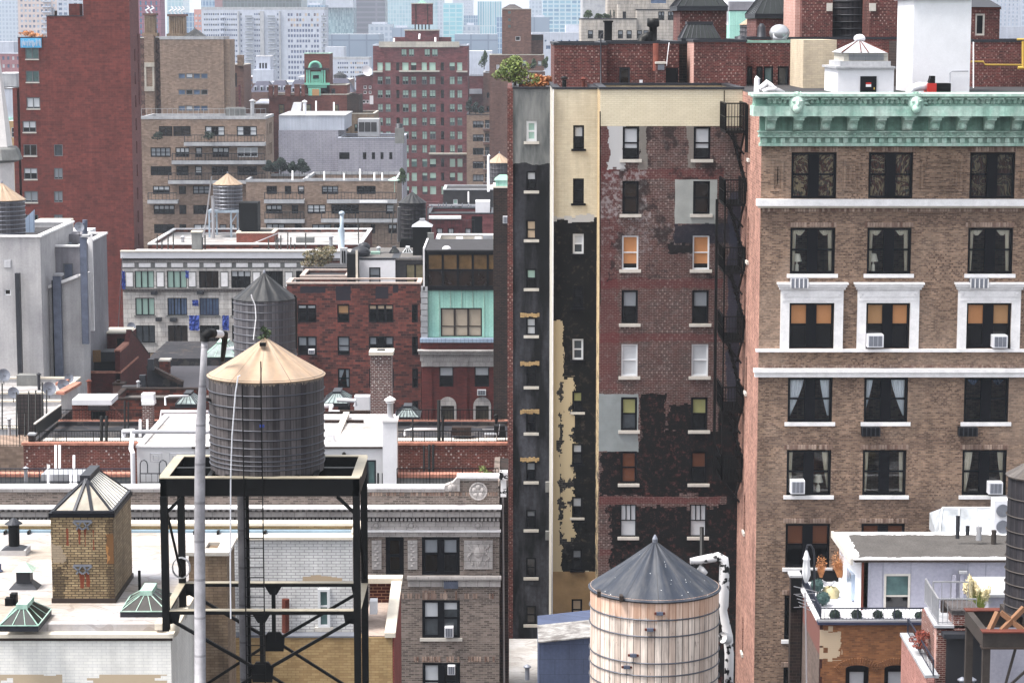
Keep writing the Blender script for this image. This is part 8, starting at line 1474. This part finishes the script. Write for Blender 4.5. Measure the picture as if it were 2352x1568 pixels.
TKB = root('water_tank', 'square maroon brick clad tank on short legs above the maroon tower', 'water tank', W(969, 68, MTY+8), 'rooftop water tanks'); pb('casing', 945, 993, 9, 57, MTY+5, 4.4, 'br_maroon', TKB); pb('cap', 944, 994, 7.5, 9.5, MTY+4.8, 4.8, 'stone_cream', TKB)
for k in range(5): pb('leg', 952+k*8, 955+k*8, 57, 69, MTY+5.2, .3, 'br_dark', TKB)
for k in range(6): pb('pilaster', 945+k*9.0, 947+k*9, 11, 56, MTY+4.9, .1, 'br_dark', TKB) if k in (1, 4) else None
m = MB(); m.hip(X(958, 7, MTY+7), X(981, 7, MTY+7), MTY+6, MTY+8, Z(7.4, MTY+5), Z(1, MTY+5), .1, .1); m.build('hatch', 'copper2', TKB)
for k, (px, c) in enumerate(((963, 78), (905, 88), (1000, 86))): pipe(('central tall', 'far left', 'right hand')[k]+' white pipe on the maroon tower roof', [W(px, c+12, MTY+3), W(px+(0 if k else 1), c, MTY+3)], .2, 'white_paint', 'pipe', 'white pipes on the maroon tower roof')
tree('pointed dark conifers on a ledge beside the maroon tower', 1078, 262, 505, 1.8, 3.4, 'leaf_conifer', 'tree', 5, 120, .2); tree('second dark conifer right of the first on the same ledge', 1092, 262, 505, 2.0, 2.4, 'leaf_conifer', 'tree', 5, 120, .2); tree('third low conifer nearest the balconies', 1105, 262, 505, 2.2, 1.6, 'leaf_conifer', 'tree', 5, 120, .2)
# balcony building
BBY = 500; BB = B('tan brick apartment building with stacked balconies left of the grey column', 'apartment building', 1072, 1190, 264, BBY, 16, 'br_tan2', ref=330, par=.4, cop='dark_metal', name='apartment_building')
for c in (278, 309, 340, 371, 401, 430): BB.w(1086, 1111, c, c+16, f='dark_metal', t=.12, cols=3, mul=.1, rail=0, blind='blind_grey', bf=R.random()); BB.w(1114, 1152, c-2, c+20, f='br_dark', t=.1, cols=3, mul=.15, rail=0, pane='glass_grey'); BB.w(1154, 1168, c, c+16, f='dark_metal', t=.12, rail=0, blind='blind_white', bf=.5)
BB.done()
for c in (295, 326, 357, 388, 418): z = Z(c, BBY); x0, x1 = X(1110, 300, BBY), X(1153, 300, BBY); MB().box(x0, x1, BBY-1.6, BBY, z-.5, z).build('balcony_slab', 'br_brownfar', BB.r); railing('balcony_railing', [(x0, BBY-1.5, z), (x1, BBY-1.5, z)], 1.0, 'ledge_conc', BB.r, sp=.6, t=.09)
BB2 = B('stepped tan brick setbacks rising behind the balcony building', 'apartment building', 1110, 1195, 168, 520, 16, 'br_brownfar', ref=200, par=.3, cop='ledge_conc', name='apartment_building'); BB2.w(1126, 1144, 182, 198, f='white_frame', rail=0, cols=3, t=.1, mul=.5); BB2.w(1148, 1162, 213, 229, f='dark_metal', rail=0, pane='glass_teal'); BB2.w(1118, 1140, 213, 225, f='dark_metal', rail=0); BB2.w(1118, 1142, 245, 258, f='dark_metal', rail=0, cols=2); BB2.done(); railing('terrace_railing', [(X(1107, 230, 516), 516, Z(229, 516)), (X(1165, 230, 516), 516, Z(229, 516))], 1.2, 'dark_metal', BB2.r, sp=.6, t=.08)
MK = B('dull red brick block between the maroon tower and tan setbacks', 'building', 1074, 1112, 175, 540, 14, 'br_maroon', ref=200, par=.3, cop='far_white', name='building'); MK.done(); railing('balustrade', [(X(1076, 170, 538), 538, Z(174, 538)), (X(1110, 170, 538), 538, Z(174, 538))], 1.5, 'far_white', MK.r, sp=.6, t=.12); pb('white_band', 1076, 1107, 205, 216, 539, .8, 'far_white', MK.r)
LM = B('lower maroon brick wing with small square windows', 'building', 818, 862, 176, 540, 14, 'br_maroon', ref=200, par=.3, cop='dark_metal', name='building')
for (a, b, c, d) in ((835, 842, 197, 205), (847, 853, 197, 205), (835, 842, 209, 216), (847, 853, 209, 216), (832, 840, 230, 238), (841, 848, 230, 238)): LM.w(a, b, c, d, f='white_frame', t=.14, rail=0)
LM.done(); pb('white_panel', 849, 858, 220, 240, 539.6, .3, 'white_paint', LM.r); dish('large white satellite dish on the lower maroon wing', 842, 164, 540, 1.3, 'white_paint')
# brown brick tower right centre
BTW = B('slim brown brick tower with stepped lower wings behind the tall tenement', 'apartment building', 1153, 1220, 22, 480, 12, 'br_brownfar', ref=80, par=.3, cop='stone_cream', name='apartment_building');
for c in (26, 43, 58): BTW.w(1182-15, 1188-15, c, c+6, simple=True, pane='glass_teal')
BTW.w(1184, 1195, 84, 94, f='white_frame', rail=0, pane='glass_dark'); BTW.done(); m = MB(); m.hip(X(1153, 20, 482), X(1200, 20, 482), 481, 487, Z(20, 480), Z(10, 480), .5, .5); m.build('pyramid_roof', 'dark_terra', BTW.r)
BT2 = B(None, None, 1124, 1250, 127, 478, 10, 'br_brownfar', ref=180, par=.3, cop='stone_cream', root_=BTW.r);
for a in (1185, 1200, 1235): BT2.w(a, a+9, 140 if a > 1230 else 139, 152, f='grey_frame', t=.12, rail=0, blind='blind_white', bf=.8)
BT2.w(1199, 1208, 148+1, 164, simple=True, pane='blind_white') if False else None; BT2.w(1140, 1147, 149, 160, f='white_frame', rail=0, blind='blind_white', bf=.9); BT2.done()
BT3 = B(None, None, 1152, 1252, 165, 474, 8, 'br_brownfar', ref=190, par=.3, cop='ledge_conc', root_=BTW.r); BT3.done(); pb('upper_box', 1220, 1248, 80, 128, 486, 8, 'br_brownfar', BTW.r); pb('dark_bay', 1222, 1247, 80, 93, 485.9, .1, 'tar', BTW.r)
for (px, w_, h_, lb) in ((1112, 1.8, 3.6, 'wispy pale tree at the left of the brown setbacks'), (1224, 1.6, 2.0, 'small dark roof tree left of the red penthouse'), (1252, 1.6, 2.4, 'bushy dark roof tree against the red penthouse')): tree(lb, px, 160, 470, w_, h_, 'leaf_green', 'tree', 5, 120, .18)
# green arched dormer tower
GA = B('small brick tower with turquoise arched window surround', 'tower', 699, 757, 124, 430, 8, 'br_ga', ref=160, par=.2, cop='copper', name='tower'); brick('br_ga', (136, 82, 72), (116, 66, 60), (126, 86, 80), .15, .5, .2, .01); GA.done(); r = GA.r; u_ = 430/F; cx = X(724.5, 150, 430)
m = MB(); c = Vector((cx, 429.6, Z(156, 430))); m.tube([c+Vector((math.cos(a)*13*u_, 0, math.sin(a)*13*u_)) for a in [k*math.pi/12 for k in range(13)]], .24, 8); m.build('arch', 'turq_trim', r); plain('turq_trim', (130, 206, 184), .7, var=.15, k=.66)
m = MB(); m.prism([c+Vector((math.cos(a)*12*u_, .2, math.sin(a)*12*u_)) for a in [k*math.pi/12 for k in range(13)]], (0, .15, 0)); m.build('tympanum', 'copper2', r); pb('lunette', 718, 731, 149, 155, 429.6, .2, 'glass_teal', r)
pb('entablature', 699, 755, 157, 161, 429.4, .6, 'tar', r);
for a in (703, 708.5, 738, 743.5): pb('column', a, a+3.6, 161.2, 191, 429.5, .5, 'turq_trim', r)
pb('window_frame', 714, 737, 165, 184, 429.6, .4, 'turq_trim', r); pb('pane', 719, 732, 173, 181, 429.5, .1, 'glass_dark', r); pb('balcony_base', 699, 757, 191, 196, 429.0, 1, 'turq_trim', r); pb('lower_trim', 706, 750, 196.1, 202, 429.3, .7, 'turq_trim', r)
m = MB()
for k in range(8): pbx(m, 714+k*3, 716+k*3, 184, 191, 429.3, .15)
m.build('balustrade', 'turq_trim', r); pb('lower_window_frame', 708, 736, 203, 220, 428.5, .4, 'turq_trim', r); pb('lower_pane', 717, 733, 205, 220, 428.4, .1, 'blind_tan', r)
GL = B('long low red brick roofs with chimneys around the turquoise arch tower', 'building', 618, 800, 218, 428.8, 10, 'br_ga', ref=240, par=.3, cop='stone_cream', name='building');
for a in (640, 702, 765): GL.w(a, a+13, 240, 262, f='dark_metal', t=.15, pane='glass_olive')
GL.done()
for (a, b, c) in ((617, 626, 198), (629, 637, 198), (655, 667, 198), (676, 688, 196), (692, 700, 197)): pb('chimney', a, b, c, 222, 428, 1.5, 'br_ga', GL.r); pb('chimney_cap', a-.6, b+.6, c-2, c, 427.9, 1.7, 'br_brownfar', GL.r)
G3 = B(None, None, 738, 797, 196, 430, 8, 'br_ga', ref=210, par=.2, cop='stone_cream', root_=GL.r); G3.w(761, 770, 204, 219, f='dark_metal', rail=0, t=.1); G3.done(); G4 = B(None, None, 797, 826, 220, 427, 9, 'br_dark', ref=240, par=.2, cop='br_dark', root_=GL.r); G4.done()
m = MB(); m.prism([W(666, 262, 424), W(690, 262, 424), W(692, 236, 424), W(674, 236, 424)], (0, 2, 0)); thing('white_canopy', 'slanted white roof hatch before the long low brick roofs', 'roof hatch', m, 'white_paint')
for (px, c, lb) in ((726, 232, 'left white roof mast among the low brick roofs'), (767, 235, 'right white roof mast among the low brick roofs')): pipe(lb, [W(px, 266, 420), W(px, c, 420)], .14, 'white_paint', 'mast')
CNS = root('conservatory', 'small white glazed conservatory with hipped roof', 'conservatory', W(605, 262, 432)); pb('glazing', 583, 628, 240, 262, 432, 5, 'glass_grey', CNS)
for k in range(8): pb('mullion', 583+k*6.2, 585+k*6.2, 240, 262, 431.9, .2, 'white_frame', CNS)
m = MB(); m.hip(X(581, 240, 432), X(630, 240, 432), 431.8, 437.2, Z(240, 432), Z(229, 432), .8, .4); m.build('roof', 'far_white', CNS)
WC2 = B('white church like roof tower with three arched openings', 'tower', 588, 621, 130, 640, 8, 'far_white', ref=150, par=0, cop='white_trim', name='tower');
for k in range(3): WC2.w(595.5+k*6.6, 600+k*6.6, 145, 158, simple=True)
WC2.done(); pb('base', 580, 628, 161, 192, 638, 8, 'far_white', WC2.r)
for k, (px, py, w_, h_, lb) in enumerate(((600, 222, 34, 34, 'leftmost'), (640, 222, 30, 36, 'left middle'), (690, 225, 40, 40, 'right middle'), (780, 222, 40, 40, 'rightmost'))):
 Y = 560; x0, x1 = X(px-w_*.8, py, Y), X(px+w_*.8, py, Y); r = root('house', lb+' dark slate mansard roof in the hazy cluster beyond the brick roofs', 'house', ((x0+x1)/2, Y+5, 0), 'dark mansard roofs'); MB().box(x0, x1, Y, Y+10, 0, Z(py-10, Y)).build('wall', 'br_brownfar', r); m = MB(); m.hip(x0, x1, Y, Y+10, Z(py-10, Y), Z(py-h_, Y), (x1-x0)*.25, 1.5); m.build('roof', 'slate', r)
 for q in range(3): pb('dormer', px-w_*.5+q*w_*.42, px-w_*.5+q*w_*.42+7, py-24, py-12, Y+.6, 2, 'far_white', r); pb('dormer_window', px-w_*.5+q*w_*.42+1.5, px-w_*.5+q*w_*.42+5.5, py-22, py-13, Y+.5, .1, 'glass_dark', r)
plain('slate', (84, 84, 102), .8, var=.2); tank('tiny blue grey tank with dark cone in the haze beyond the brick roofs', 781, 15, 620, 165, 173, 196, 'tank_grey2', 'cone_black', hoops=3); tank('small bluish tank right of the tan tower top', 547, 0.01+9, 600, 122, 129, 148, 'tank_grey2', 'cone_black', hoops=2) if False else None
# ================================================================ far skyline
def fgrid(b, x0, x1, nx, y0, y1, dy, wpx, hpx, panes, blinds=None, skip=0.0, ref=60):
 y = y0
 while y < y1:
  for i in range(nx):
   if R.random() < skip: continue
   a = x0+(x1-x0)*(i+.5)/nx; h = (X(a-wpx/2, ref, b.Y), X(a+wpx/2, ref, b.Y), Z(y+hpx, b.Y), Z(y, b.Y)); b.holes.append(h); b.q.append((b.f, h, dict(simple=True, pane=R.choice(panes))))
  y += dy
def curtainwall(name, c1, c2, mull, bw, bh, ms, rough=.15, k=.62, off=0.0, spec=.5):
 def f():
  g = G(name, rough); p = g.pos(); u = g.m2('ADD', p[0], p[1]); vec = g.n('CombineXYZ', {0: u, 1: p[2], 2: 0.0}).outputs[0]
  b = g.n('TexBrick', {'Vector': vec, 'Color1': lin(c1, k), 'Color2': lin(c2, k), 'Mortar': lin(mull, k), 'Scale': 1.0, 'Mortar Size': ms, 'Mortar Smooth': .1, 'Brick Width': bw, 'Row Height': bh}, offset=off)
  g.col(g.var(b.outputs[0], g._p, .02, .15)); g.b.inputs['Specular IOR Level'].default_value = spec; return g.m
 DEFS[name] = f
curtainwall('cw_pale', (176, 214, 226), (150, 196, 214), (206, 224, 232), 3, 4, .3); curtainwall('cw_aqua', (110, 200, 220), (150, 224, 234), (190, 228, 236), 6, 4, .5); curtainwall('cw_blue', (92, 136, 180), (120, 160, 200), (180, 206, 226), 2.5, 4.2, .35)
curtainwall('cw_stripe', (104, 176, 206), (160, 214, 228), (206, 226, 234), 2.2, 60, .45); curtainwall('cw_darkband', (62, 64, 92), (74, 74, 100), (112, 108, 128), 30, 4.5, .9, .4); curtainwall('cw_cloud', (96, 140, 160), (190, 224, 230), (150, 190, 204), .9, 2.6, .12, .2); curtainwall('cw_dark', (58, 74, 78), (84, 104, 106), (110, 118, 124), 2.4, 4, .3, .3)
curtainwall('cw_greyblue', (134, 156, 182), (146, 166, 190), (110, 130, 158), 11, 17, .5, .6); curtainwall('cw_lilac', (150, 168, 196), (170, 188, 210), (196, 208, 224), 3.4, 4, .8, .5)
def far(label, a, b, top, Y, D, wall, cat='skyscraper', side=None, cop=None, par=0, name='skyscraper'):
 return B(label, cat, a, b, top, Y, D, wall, ref=60, roof='ledge_conc', par=par, cop=cop, side=side, name=name)
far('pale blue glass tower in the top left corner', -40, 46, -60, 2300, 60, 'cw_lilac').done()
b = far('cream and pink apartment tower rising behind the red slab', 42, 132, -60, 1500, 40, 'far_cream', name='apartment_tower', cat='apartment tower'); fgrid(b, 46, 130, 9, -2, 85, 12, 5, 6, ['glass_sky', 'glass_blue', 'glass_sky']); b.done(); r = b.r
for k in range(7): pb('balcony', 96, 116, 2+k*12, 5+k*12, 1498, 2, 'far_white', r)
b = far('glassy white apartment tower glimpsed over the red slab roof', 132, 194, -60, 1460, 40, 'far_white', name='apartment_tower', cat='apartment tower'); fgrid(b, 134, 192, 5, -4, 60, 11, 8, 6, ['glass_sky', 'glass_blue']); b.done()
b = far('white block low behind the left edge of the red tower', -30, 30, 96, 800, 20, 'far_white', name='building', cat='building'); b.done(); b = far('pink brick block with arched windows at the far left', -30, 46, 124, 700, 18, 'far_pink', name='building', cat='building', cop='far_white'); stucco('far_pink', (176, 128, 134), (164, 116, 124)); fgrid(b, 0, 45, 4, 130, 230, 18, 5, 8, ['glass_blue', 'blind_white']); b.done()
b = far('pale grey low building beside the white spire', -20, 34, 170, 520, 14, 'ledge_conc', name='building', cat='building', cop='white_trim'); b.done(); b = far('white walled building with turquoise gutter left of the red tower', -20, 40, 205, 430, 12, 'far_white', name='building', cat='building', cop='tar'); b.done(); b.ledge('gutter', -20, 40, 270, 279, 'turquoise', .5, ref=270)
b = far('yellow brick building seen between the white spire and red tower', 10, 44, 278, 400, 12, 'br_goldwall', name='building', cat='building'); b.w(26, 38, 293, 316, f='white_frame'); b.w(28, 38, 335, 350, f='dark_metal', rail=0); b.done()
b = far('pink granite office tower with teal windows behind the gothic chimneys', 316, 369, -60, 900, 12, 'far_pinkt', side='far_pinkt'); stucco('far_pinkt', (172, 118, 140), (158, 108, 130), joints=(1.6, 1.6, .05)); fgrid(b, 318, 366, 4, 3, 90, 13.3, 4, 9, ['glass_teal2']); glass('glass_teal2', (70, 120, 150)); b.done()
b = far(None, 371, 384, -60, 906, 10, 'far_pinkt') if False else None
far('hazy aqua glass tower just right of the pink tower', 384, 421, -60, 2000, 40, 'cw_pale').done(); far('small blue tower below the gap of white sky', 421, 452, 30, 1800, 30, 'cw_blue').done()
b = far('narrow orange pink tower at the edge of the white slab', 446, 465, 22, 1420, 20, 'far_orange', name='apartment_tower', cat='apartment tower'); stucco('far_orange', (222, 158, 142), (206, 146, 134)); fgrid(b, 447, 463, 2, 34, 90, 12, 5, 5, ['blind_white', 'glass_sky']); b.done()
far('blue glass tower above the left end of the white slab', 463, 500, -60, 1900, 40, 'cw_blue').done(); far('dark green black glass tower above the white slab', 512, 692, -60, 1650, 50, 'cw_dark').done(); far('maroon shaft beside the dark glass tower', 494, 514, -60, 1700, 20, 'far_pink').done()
WSY = 1350; b = B('long white apartment slab filling the hazy distance with many small windows', 'apartment building', 463, 746, 23, WSY, 25, 'far_white', ref=60, roof='ledge_conc', par=0, cop='ledge_conc', name='apartment_building', ch=1.5)
for j in range(13):
 y = 31+j*12.1
 for (x0, x1, n, wp_, hp_) in ((468, 504, 7, 3.6, 4.4), (506, 545, 8, 3.4, 4.4), (552, 556, 1, 3, 5), (583, 603, 4, 3.6, 4.4), (636, 640, 1, 3, 5), (660, 733, 11, 4.6, 6.5), (742, 745, 1, 2, 5)):
  for i in range(n):
   a = x0+(x1-x0)*(i+.5)/n
   if a < 600 or R.random() < .85: h = (X(a-wp_/2, 60, WSY), X(a+wp_/2, 60, WSY), Z(y+hp_, WSY), Z(y, WSY)); b.holes.append(h); b.q.append((b.f, h, dict(simple=True, pane=R.choice(['glass_blue', 'glass_fblue', 'glass_brownf', 'blind_cream']) if a > 640 else R.choice(['glass_fblue', 'glass_blue', 'glass_grey']))))
glass('glass_fblue', (70, 84, 124), .2); glass('glass_brownf', (104, 84, 96), .2); b.done(); r = b.r
for (a, e) in ((563, 580), (615, 632), (738, 750), (506, 515)):
 m = MB(); mr = MB()
 for j in range(13): y = 36+j*12.1; pbx(m, a, e, y+4, y+5.4, WSY-2, 2, 60); pbx(mr, a, e, y, y+4, WSY-1.95, .1, 60) if a != 506 else None
 o = m.build('balconies', 'far_white', r); o['kind'] = 'stuff'; o = mr.build('balcony_railings', 'blind_grey', r) if a != 506 else None
 if o: o['kind'] = 'stuff'
for (a, e) in ((546, 549), (597, 606), (641, 644)): pb('dark_bay', a, e, 26, 190, WSY-.02, .3, 'cw_blue', r, ref=60) if False else pb('pier', a, e, 26, 190, WSY-1, 1, 'ledge_conc', r, ref=60)
b = B('white low rise apartment wing right of the slab with balcony strips', 'apartment building', 757, 848, 137, 1150, 20, 'far_white', ref=150, roof='ledge_conc', par=0, cop='ledge_conc', name='apartment_building', ch=1)
fgrid(b, 775, 800, 5, 143, 190, 10.5, 3.4, 4.5, ['glass_fblue', 'glass_grey'], ref=150); fgrid(b, 804, 845, 8, 143, 190, 10.5, 3.4, 4.5, ['glass_fblue', 'glass_grey', 'blind_cream'], .1, ref=150); b.done()
far('plain pale plant box above the white wing', 746, 789, 108, 1250, 20, 'far_white', name='building', cat='building').done()
far('grey office slab top behind the white slab right end', 690, 742, -60, 1900, 30, 'cw_lilac').done(); b = far('shimmering aqua glass building with grey crown', 742, 812, 18, 2000, 40, 'cw_cloud'); b.done(); pb('crown', 744, 811, -30, 18, 1995, 40, 'far_white', b.r)
b = far('dark violet blue office tower banded with windows', 810, 885, -60, 2100, 40, 'cw_darkband'); b.done(); pb('plant_box', 810, 857, 65, 90, 1800, 20, 'far_white', b.r) if False else None
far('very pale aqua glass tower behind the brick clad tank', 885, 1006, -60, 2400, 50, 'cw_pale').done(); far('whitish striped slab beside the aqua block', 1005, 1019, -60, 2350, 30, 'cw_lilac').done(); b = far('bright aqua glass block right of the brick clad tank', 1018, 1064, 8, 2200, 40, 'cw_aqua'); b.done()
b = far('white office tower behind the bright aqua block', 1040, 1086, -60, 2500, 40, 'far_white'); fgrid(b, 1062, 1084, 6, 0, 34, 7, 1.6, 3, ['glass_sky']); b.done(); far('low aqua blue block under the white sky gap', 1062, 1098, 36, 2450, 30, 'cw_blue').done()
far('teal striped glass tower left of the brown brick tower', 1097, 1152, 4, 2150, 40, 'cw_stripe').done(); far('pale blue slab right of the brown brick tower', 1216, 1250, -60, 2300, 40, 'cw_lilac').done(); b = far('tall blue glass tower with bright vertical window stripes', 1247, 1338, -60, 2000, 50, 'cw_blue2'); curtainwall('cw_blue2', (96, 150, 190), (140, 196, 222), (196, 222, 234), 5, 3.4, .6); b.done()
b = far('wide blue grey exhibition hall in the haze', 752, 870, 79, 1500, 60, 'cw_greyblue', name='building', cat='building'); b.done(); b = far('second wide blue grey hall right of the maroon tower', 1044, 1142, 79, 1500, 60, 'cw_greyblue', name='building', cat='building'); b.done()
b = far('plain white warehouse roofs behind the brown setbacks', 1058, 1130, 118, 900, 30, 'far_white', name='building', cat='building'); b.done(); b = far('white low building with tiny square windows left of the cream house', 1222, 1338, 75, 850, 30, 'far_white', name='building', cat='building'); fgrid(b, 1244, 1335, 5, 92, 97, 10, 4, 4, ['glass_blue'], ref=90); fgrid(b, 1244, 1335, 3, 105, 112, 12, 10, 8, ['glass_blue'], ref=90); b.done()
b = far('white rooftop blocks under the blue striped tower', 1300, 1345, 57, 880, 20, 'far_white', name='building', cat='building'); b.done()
# cream apartment house top centre
CA = B('cream stone apartment house with roof hedge and dark windows', 'apartment building', 1335, 1462, 45, 420, 14, 'stone_cream2', ref=80, par=0, cop='tar', name='apartment_building', ch=.2); stucco('stone_cream2', (206, 196, 186), (180, 174, 168), sc_=.6, streak=.3, joints=(1.2, .55, .02))
for a in (1350, 1374, 1419, 1439, 1462-.5): CA.w(a, a+12, 70, 89, f='black_frame', t=.14, blind='blind_grey', bf=R.choice([0.01, .5])) if a < 1460 else None
CA.done(); C_2 = B(None, None, 1462, 1572, 24, 421, 14, 'stone_cream2', ref=80, par=0, cop='tar', root_=CA.r, ch=.2)
for a in (1463, 1480-2, 1522-25): C_2.w(a, a+12, 70, 89, f='black_frame', t=.14, blind='blind_grey', bf=.4)
for a in (1512, 1534): C_2.w(a, a+14, 27, 47, f='black_frame', t=.14, cols=2, blind='blind_grey', bf=.4)
C_2.done(); C_3 = B(None, None, 1420, 1512, 10, 424, 10, 'stone_cream2', ref=40, par=0, cop=None, root_=CA.r); C_3.w(1430, 1438, 27, 43, t=.12); C_3.w(1470, 1483, 27, 43, t=.12, pane='glass_teal'); C_3.done(); C_4 = B(None, None, 1395, 1580, -40, 430, 10, 'stone_cream2', ref=40, par=0, cop=None, root_=CA.r); C_4.w(1495, 1530, -5, 8, pane='glass_blue', simple=True); C_4.done()
C_5 = B(None, None, 1565, 1615, 10, 428, 10, 'stone_cream2', ref=40, par=0, cop=None, root_=CA.r); C_5.done()
for (px, w_, h_, lb) in ((1351, 2.4, 1.5, 'tall left end of the dark green roof hedge'), (1375, 2.6, .9, 'low middle stretch of the dark green roof hedge'), (1392, 2.0, .9, 'low right stretch of the dark green roof hedge')): tree(lb, px, 44, 421.5, w_, h_, 'leaf_green', 'hedge', 5, 260, .1, trunk=False, name='roof_hedge')
for (px, lb) in ((1402, 'left slim cypress on the cream house roof'), (1410, 'right slim cypress on the cream house roof')): tree(lb, px, 44, 421.5, .5, 1.5, 'leaf_conifer', 'tree', 4, 60, .08)
far('grey flat office building behind the cream house hedge', 1338, 1422, -60, 900, 30, 'ledge_conc', name='building', cat='building').done()
b = far('turquoise and grey stepped building between the two red stair towers', 1676, 1745, 26, 330, 10, 'turquoise', name='building', cat='building', cop='dark_metal'); b.done(); pb('grey_storey', 1676, 1760, 4, 25.5, 332, 10, 'stucco_mid', b.r)
tank('pale tank with tan cone roof between red brick towers', 1726, 26, 180, 36, 57, 110, 'tank_grey2', 'cone_tan', hoops=5, sides=14)
B('maroon brick stair tower with glass roof left of the tall brick tower', 'tower', 1737, 1830, 43, 150, 6, 'br_red', ref=70, zb=30, par=0, cop='copper2', name='tower').done()
pyramid_skylight('long dark glass skylight roof on the maroon stair tower', 1734, 1834, 0, 42, 149.8, 6.4, 'skylight_dark', 'dark_metal', hgt=1.6, n=6)
pipe('tall white flue pipe with flared foot at the red stair tower', [W(1668, 58, 170), W(1668, 45, 170), W(1667, -20, 170)], .18, 'white_paint'); pipe('slim white flue left of the glass hipped stair tower', [W(1558, 90, 150), W(1556, -20, 150)], .12, 'white_paint')
far('pale lilac tower in the top right corner', 2300, 2420, -60, 1800, 40, 'cw_lilac').done(); b = far('pale building with faint turquoise trim behind the right stair tower', 2275, 2345, -20, 1200, 30, 'far_white', name='building', cat='building'); fgrid(b, 2285, 2340, 6, 0, 60, 9, 3, 5, ['glass_sky']); b.done(); b = far('white rooftop tanks and walls at the right edge', 2295, 2400, 62, 260, 14, 'far_white', name='building', cat='building'); b.done()
for (a, b_, t, Y, m_, lb) in ((200, 246, 30, 1750, 'cw_blue', 'blue tower glimpsed behind the red slab'), (586, 640, 4, 1720, 'cw_greyblue', 'grey blue tower just above the middle of the white slab'), (700, 748, 12, 1800, 'cw_blue', 'blue glass tower at the right end of the white slab'), (846, 900, 56, 1700, 'cw_lilac', 'lilac grey block left of the brick clad tank'), (900, 946, 64, 1650, 'cw_greyblue', 'low grey blue block right before the pale aqua tower'), (1064, 1100, 58, 1650, 'cw_lilac', 'lilac block under the bright aqua block'), (1140, 1160, 40, 1900, 'cw_blue', 'narrow blue tower beside the brown brick tower'), (1218, 1262, 40, 1700, 'cw_greyblue', 'grey blue block at the foot of the striped blue tower')):
 b = far(lb, a, b_, t, Y, 30, m_); b.done(); pb('plant_room', a+8, b_-12, t-5, t, Y+8, 12, 'far_white', b.r, ref=60)
# distant fill: low city blocks
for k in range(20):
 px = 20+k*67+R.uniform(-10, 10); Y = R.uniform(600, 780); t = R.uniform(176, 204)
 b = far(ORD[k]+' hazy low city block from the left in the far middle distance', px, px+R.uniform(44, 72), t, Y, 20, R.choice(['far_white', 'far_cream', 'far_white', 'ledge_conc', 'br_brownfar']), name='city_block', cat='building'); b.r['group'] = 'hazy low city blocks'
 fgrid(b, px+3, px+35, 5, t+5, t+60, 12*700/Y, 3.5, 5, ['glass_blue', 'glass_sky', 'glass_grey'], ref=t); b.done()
# ================================================================ haze
def haze():
 m = bpy.data.materials.new("haze"); m.use_nodes = True; t = m.node_tree; t.nodes.clear(); o = t.nodes.new('ShaderNodeOutputMaterial'); v = t.nodes.new('ShaderNodeVolumePrincipled'); v.inputs['Color'].default_value = (.80, .88, 1.0, 1); v.inputs['Density'].default_value = HAZE; v.inputs['Anisotropy'].default_value = 0.0; t.links.new(v.outputs[0], o.inputs[1]); return m
HAZE = .00012
m = MB().box(-7000, 7000, -900, 9500, -1, 330); MATS['haze'] = haze(); me = m.build('haze', 'haze'); me['kind'] = 'stuff'
for me_, n_ in PEND: me_.materials.clear(); me_.materials.append(M(n_))
